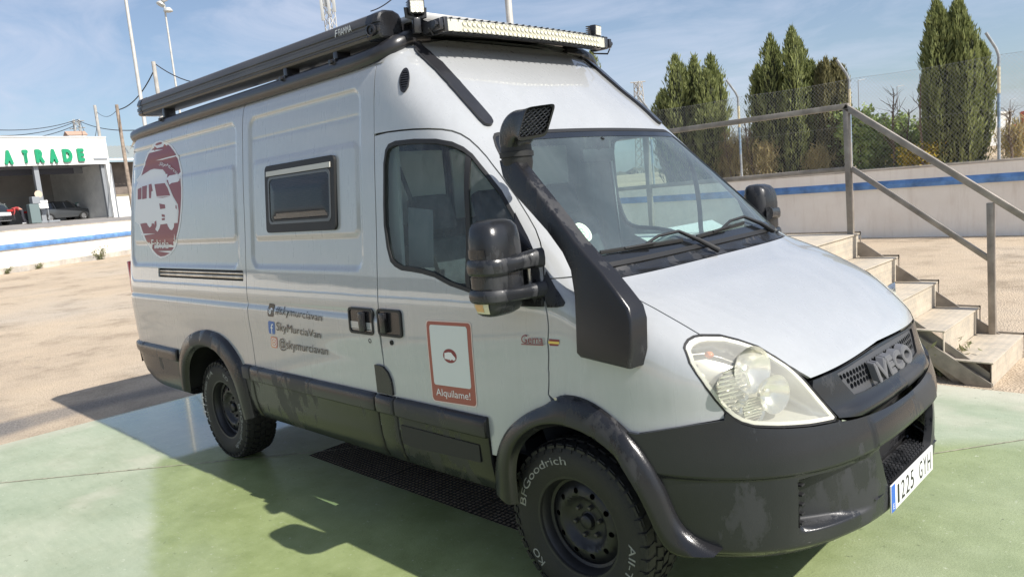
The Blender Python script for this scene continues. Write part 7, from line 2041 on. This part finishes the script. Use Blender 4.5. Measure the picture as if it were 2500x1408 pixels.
# ---- shrubs and reeds between the cypresses
def shrub(px, ydep, h, w, mt, label, seed, n=2200, ln=.10, wd=.055, stems=7, cat='shrub', name='leafy_shrub', group='shrubs along the fence', up=.5, flop=.6):
    p = aty(px[0], px[1], ydep); base = np.array([p[0], p[1], 1.38]); r_ = np.random.RandomState(seed)
    root = empty(name, tuple(base), label, cat, group)
    mb = MB(); P = []; D = []
    for s in range(stems):
        a = r_.rand()*6.283; rd = w*(.3+.7*r_.rand()); hh = h*(.65+.4*r_.rand())
        pts = [np.array([rd*.25*math.cos(a)*t*0+rd*math.cos(a)*t**1.3, rd*math.sin(a)*t**1.3*.7, hh*t]) for t in np.linspace(0, 1, 6)]
        mb.tube(pts, list(np.linspace(.018, .005, 6)), 5)
        m_ = n//stems; t = r_.rand(m_)**.7; i = np.clip((t*5).astype(int), 0, 4); P0 = np.array(pts)[i]+(np.array(pts)[i+1]-np.array(pts)[i])*(t*5-i)[:, None]
        sp = (.10+.20*w)*np.interp(t, [0, .3, .8, 1], [.4, 1, .9, .5])[:, None]
        P.append(P0+r_.normal(size=(m_, 3))*sp*[1, 1, .7]); D.append(r_.normal(size=(m_, 3))*flop+[0, 0, up])
    mb.build('stems', M_TWIG, root); leaves_mesh('foliage', np.concatenate(P), np.concatenate(D), ln*(.6+.8*r_.rand(sum(len(q) for q in P))), wd, mt, root, seed)
    return root
shrub((2105, 412), 14.9, 1.45, .50, M_LEAF, 'bright green leafy shrub just right of the handrail corner', 11, 1500, .13, .075)
shrub((2150, 408), 15.6, 1.25, .55, M_LEAF, 'bright green leafy shrub below the bare branches', 12, 1500, .13, .075)
shrub((2205, 402), 15.8, 1.10, .50, M_LEAF, 'low green shrub beneath the distant street lamp', 13, 1200, .13, .075)
shrub((2248, 400), 15.8, 1.15, .45, M_LEAF, 'green shrub against the left side of the tallest cypress', 14, 1200, .13, .075)
shrub((2228, 402), 14.6, .42, .24, M_YELL, 'small yellow flowering bush at the foot of the tallest cypress', 15, 700, .06, .04, 6)
shrub((2265, 398), 14.5, .55, .20, M_YELL, 'small yellow flowering bush tucked against the tallest cypress trunk', 16, 600, .06, .04, 6)
for i, (u, y, h, w, lab) in enumerate(((1795, 14.8, 1.3, .32, 'dry yellow reeds left of the cranked fence post'), (1835, 14.7, 1.25, .34, 'dry yellow reeds between fence post and tall cypress'), (1872, 14.5, .9, .25, 'short dry reeds at the foot of the tall cypress'), (1765, 15.0, 1.1, .28, 'dry reeds against the broad cypress'), (2000, 14.6, .7, .18, 'thin dry reeds between the two middle cypresses'), (2478, 15.2, .8, .3, 'sparse dry reeds beside the end fence post'))):
    shrub((u, 428-(u-1780)*.06), y, h, w, M_REED, lab, 30+i, 1100, .22, .020, 9, 'reeds', 'dry_reeds', 'dry reeds along the fence', .9, .5)
def dead(px, ydep, h, label, seed, branches=7, name='dead_sapling'):
    p = aty(px[0], px[1], ydep); r_ = np.random.RandomState(seed); root = empty(name, (p[0], p[1], 1.38), label, 'sapling', 'dead stems along the fence'); mb = MB()
    lean = r_.normal(size=2)*.06; trunk = [np.array([lean[0]*h*t+.015*math.sin(t*9), lean[1]*h*t, h*t]) for t in np.linspace(0, 1, 9)]; mb.tube(trunk, list(np.linspace(.03, .008, 9)), 6); mb.build('stem', M_TWIG, root)
    mb = MB()
    for b in range(branches):
        t = .25+.7*r_.rand(); q = trunk[int(t*8)]; a = r_.rand()*6.28; l = h*(.15+.28*r_.rand())*(1.1-t); e = q+np.array([math.cos(a)*l*.6, math.sin(a)*l*.6, l]); m_ = (q+e)/2+r_.normal(size=3)*.03
        mb.tube([q, m_, e], [.012, .008, .003], 5)
        for c in range(3): d_ = m_+(e-m_)*r_.rand(); mb.tube([d_, d_+np.array([r_.normal()*.12, r_.normal()*.12, .10+.12*r_.rand()])], [.006, .002], 4)
    mb.build('branches', M_TWIG, root); return root
dead((2252, 400), 14.4, 1.95, 'straight dark dead stem leaning beside the tallest cypress', 51, 2)
dead((2182, 405), 14.7, 1.75, 'bare branching dead sapling among the green shrubs', 52, 16)
dead((2215, 403), 15.0, 1.3, 'thin bare twigs beside the green shrub', 53, 10)
dead((1842, 428), 14.5, 1.55, 'dead brown sapling between fence post and tall cypress', 54, 14)
dead((1785, 430), 14.6, 1.45, 'dead brown sapling left of the cranked fence post', 55, 9)
dead((2470, 388), 14.8, 1.05, 'bare dry twigs near the end fence post', 56, 12)
# ---- weeds
def weed(p, label, seed, h=.3, n=90, mt=M_LEAF):
    r_ = np.random.RandomState(seed); root = empty('weed', tuple(p), label, 'weed', 'weeds on the lot'); mb = MB(); P = []; D = []
    for s in range(9):
        a = r_.rand()*6.28; l = h*(.5+.6*r_.rand()); e = np.array([math.cos(a)*l*.7, math.sin(a)*l*.7, l*.8]); mb.tube([(0, 0, 0), tuple(e*[.4, .4, .6]), tuple(e)], [.004, .003, .001], 4)
        t = r_.rand(n//9)[:, None]; P.append(e*t+r_.normal(size=(n//9, 3))*.03*h/.3); D.append(r_.normal(size=(n//9, 3))+[0, 0, .6])
    mb.build('stems', M_TWIG, root); leaves_mesh('leaves', np.concatenate(P), np.concatenate(D), .06*h/.3, .02*h/.3, mt, root, seed)
M_WEED = leaf_mat('dusty weed leaves', (.26, .27, .14), (.14, .15, .07), 3)
for u, v, sd, lab in ((245, 634, 1, 'dusty weed clump at the foot of the wall nearest the van'), (95, 655, 2, 'small dusty weed at the middle of the low wall foot'), (15, 665, 3, 'thin dry weed at the foot of the low wall by the frame edge')):
    wbase = None
    best = None
    for k in range(-40, 120):
        s = k*.1; q = WL0+WLD*s+np.array([WLD[1], -WLD[0]])*.12; D_ = np.array([q[0], q[1], .43])-CAM; uu = CX+FPX*(D_@RIGHT)/(D_@FWD)
        if best is None or abs(uu-u) < best[0]: best = (abs(uu-u), q)
    weed((best[1][0], best[1][1], .42), lab, sd, .55 if sd == 1 else .35, 220, M_WEED)
weed((.18, 3.30, 0), 'green weed growing under the lowest stair treads', 4, .34, 200, M_WEED)
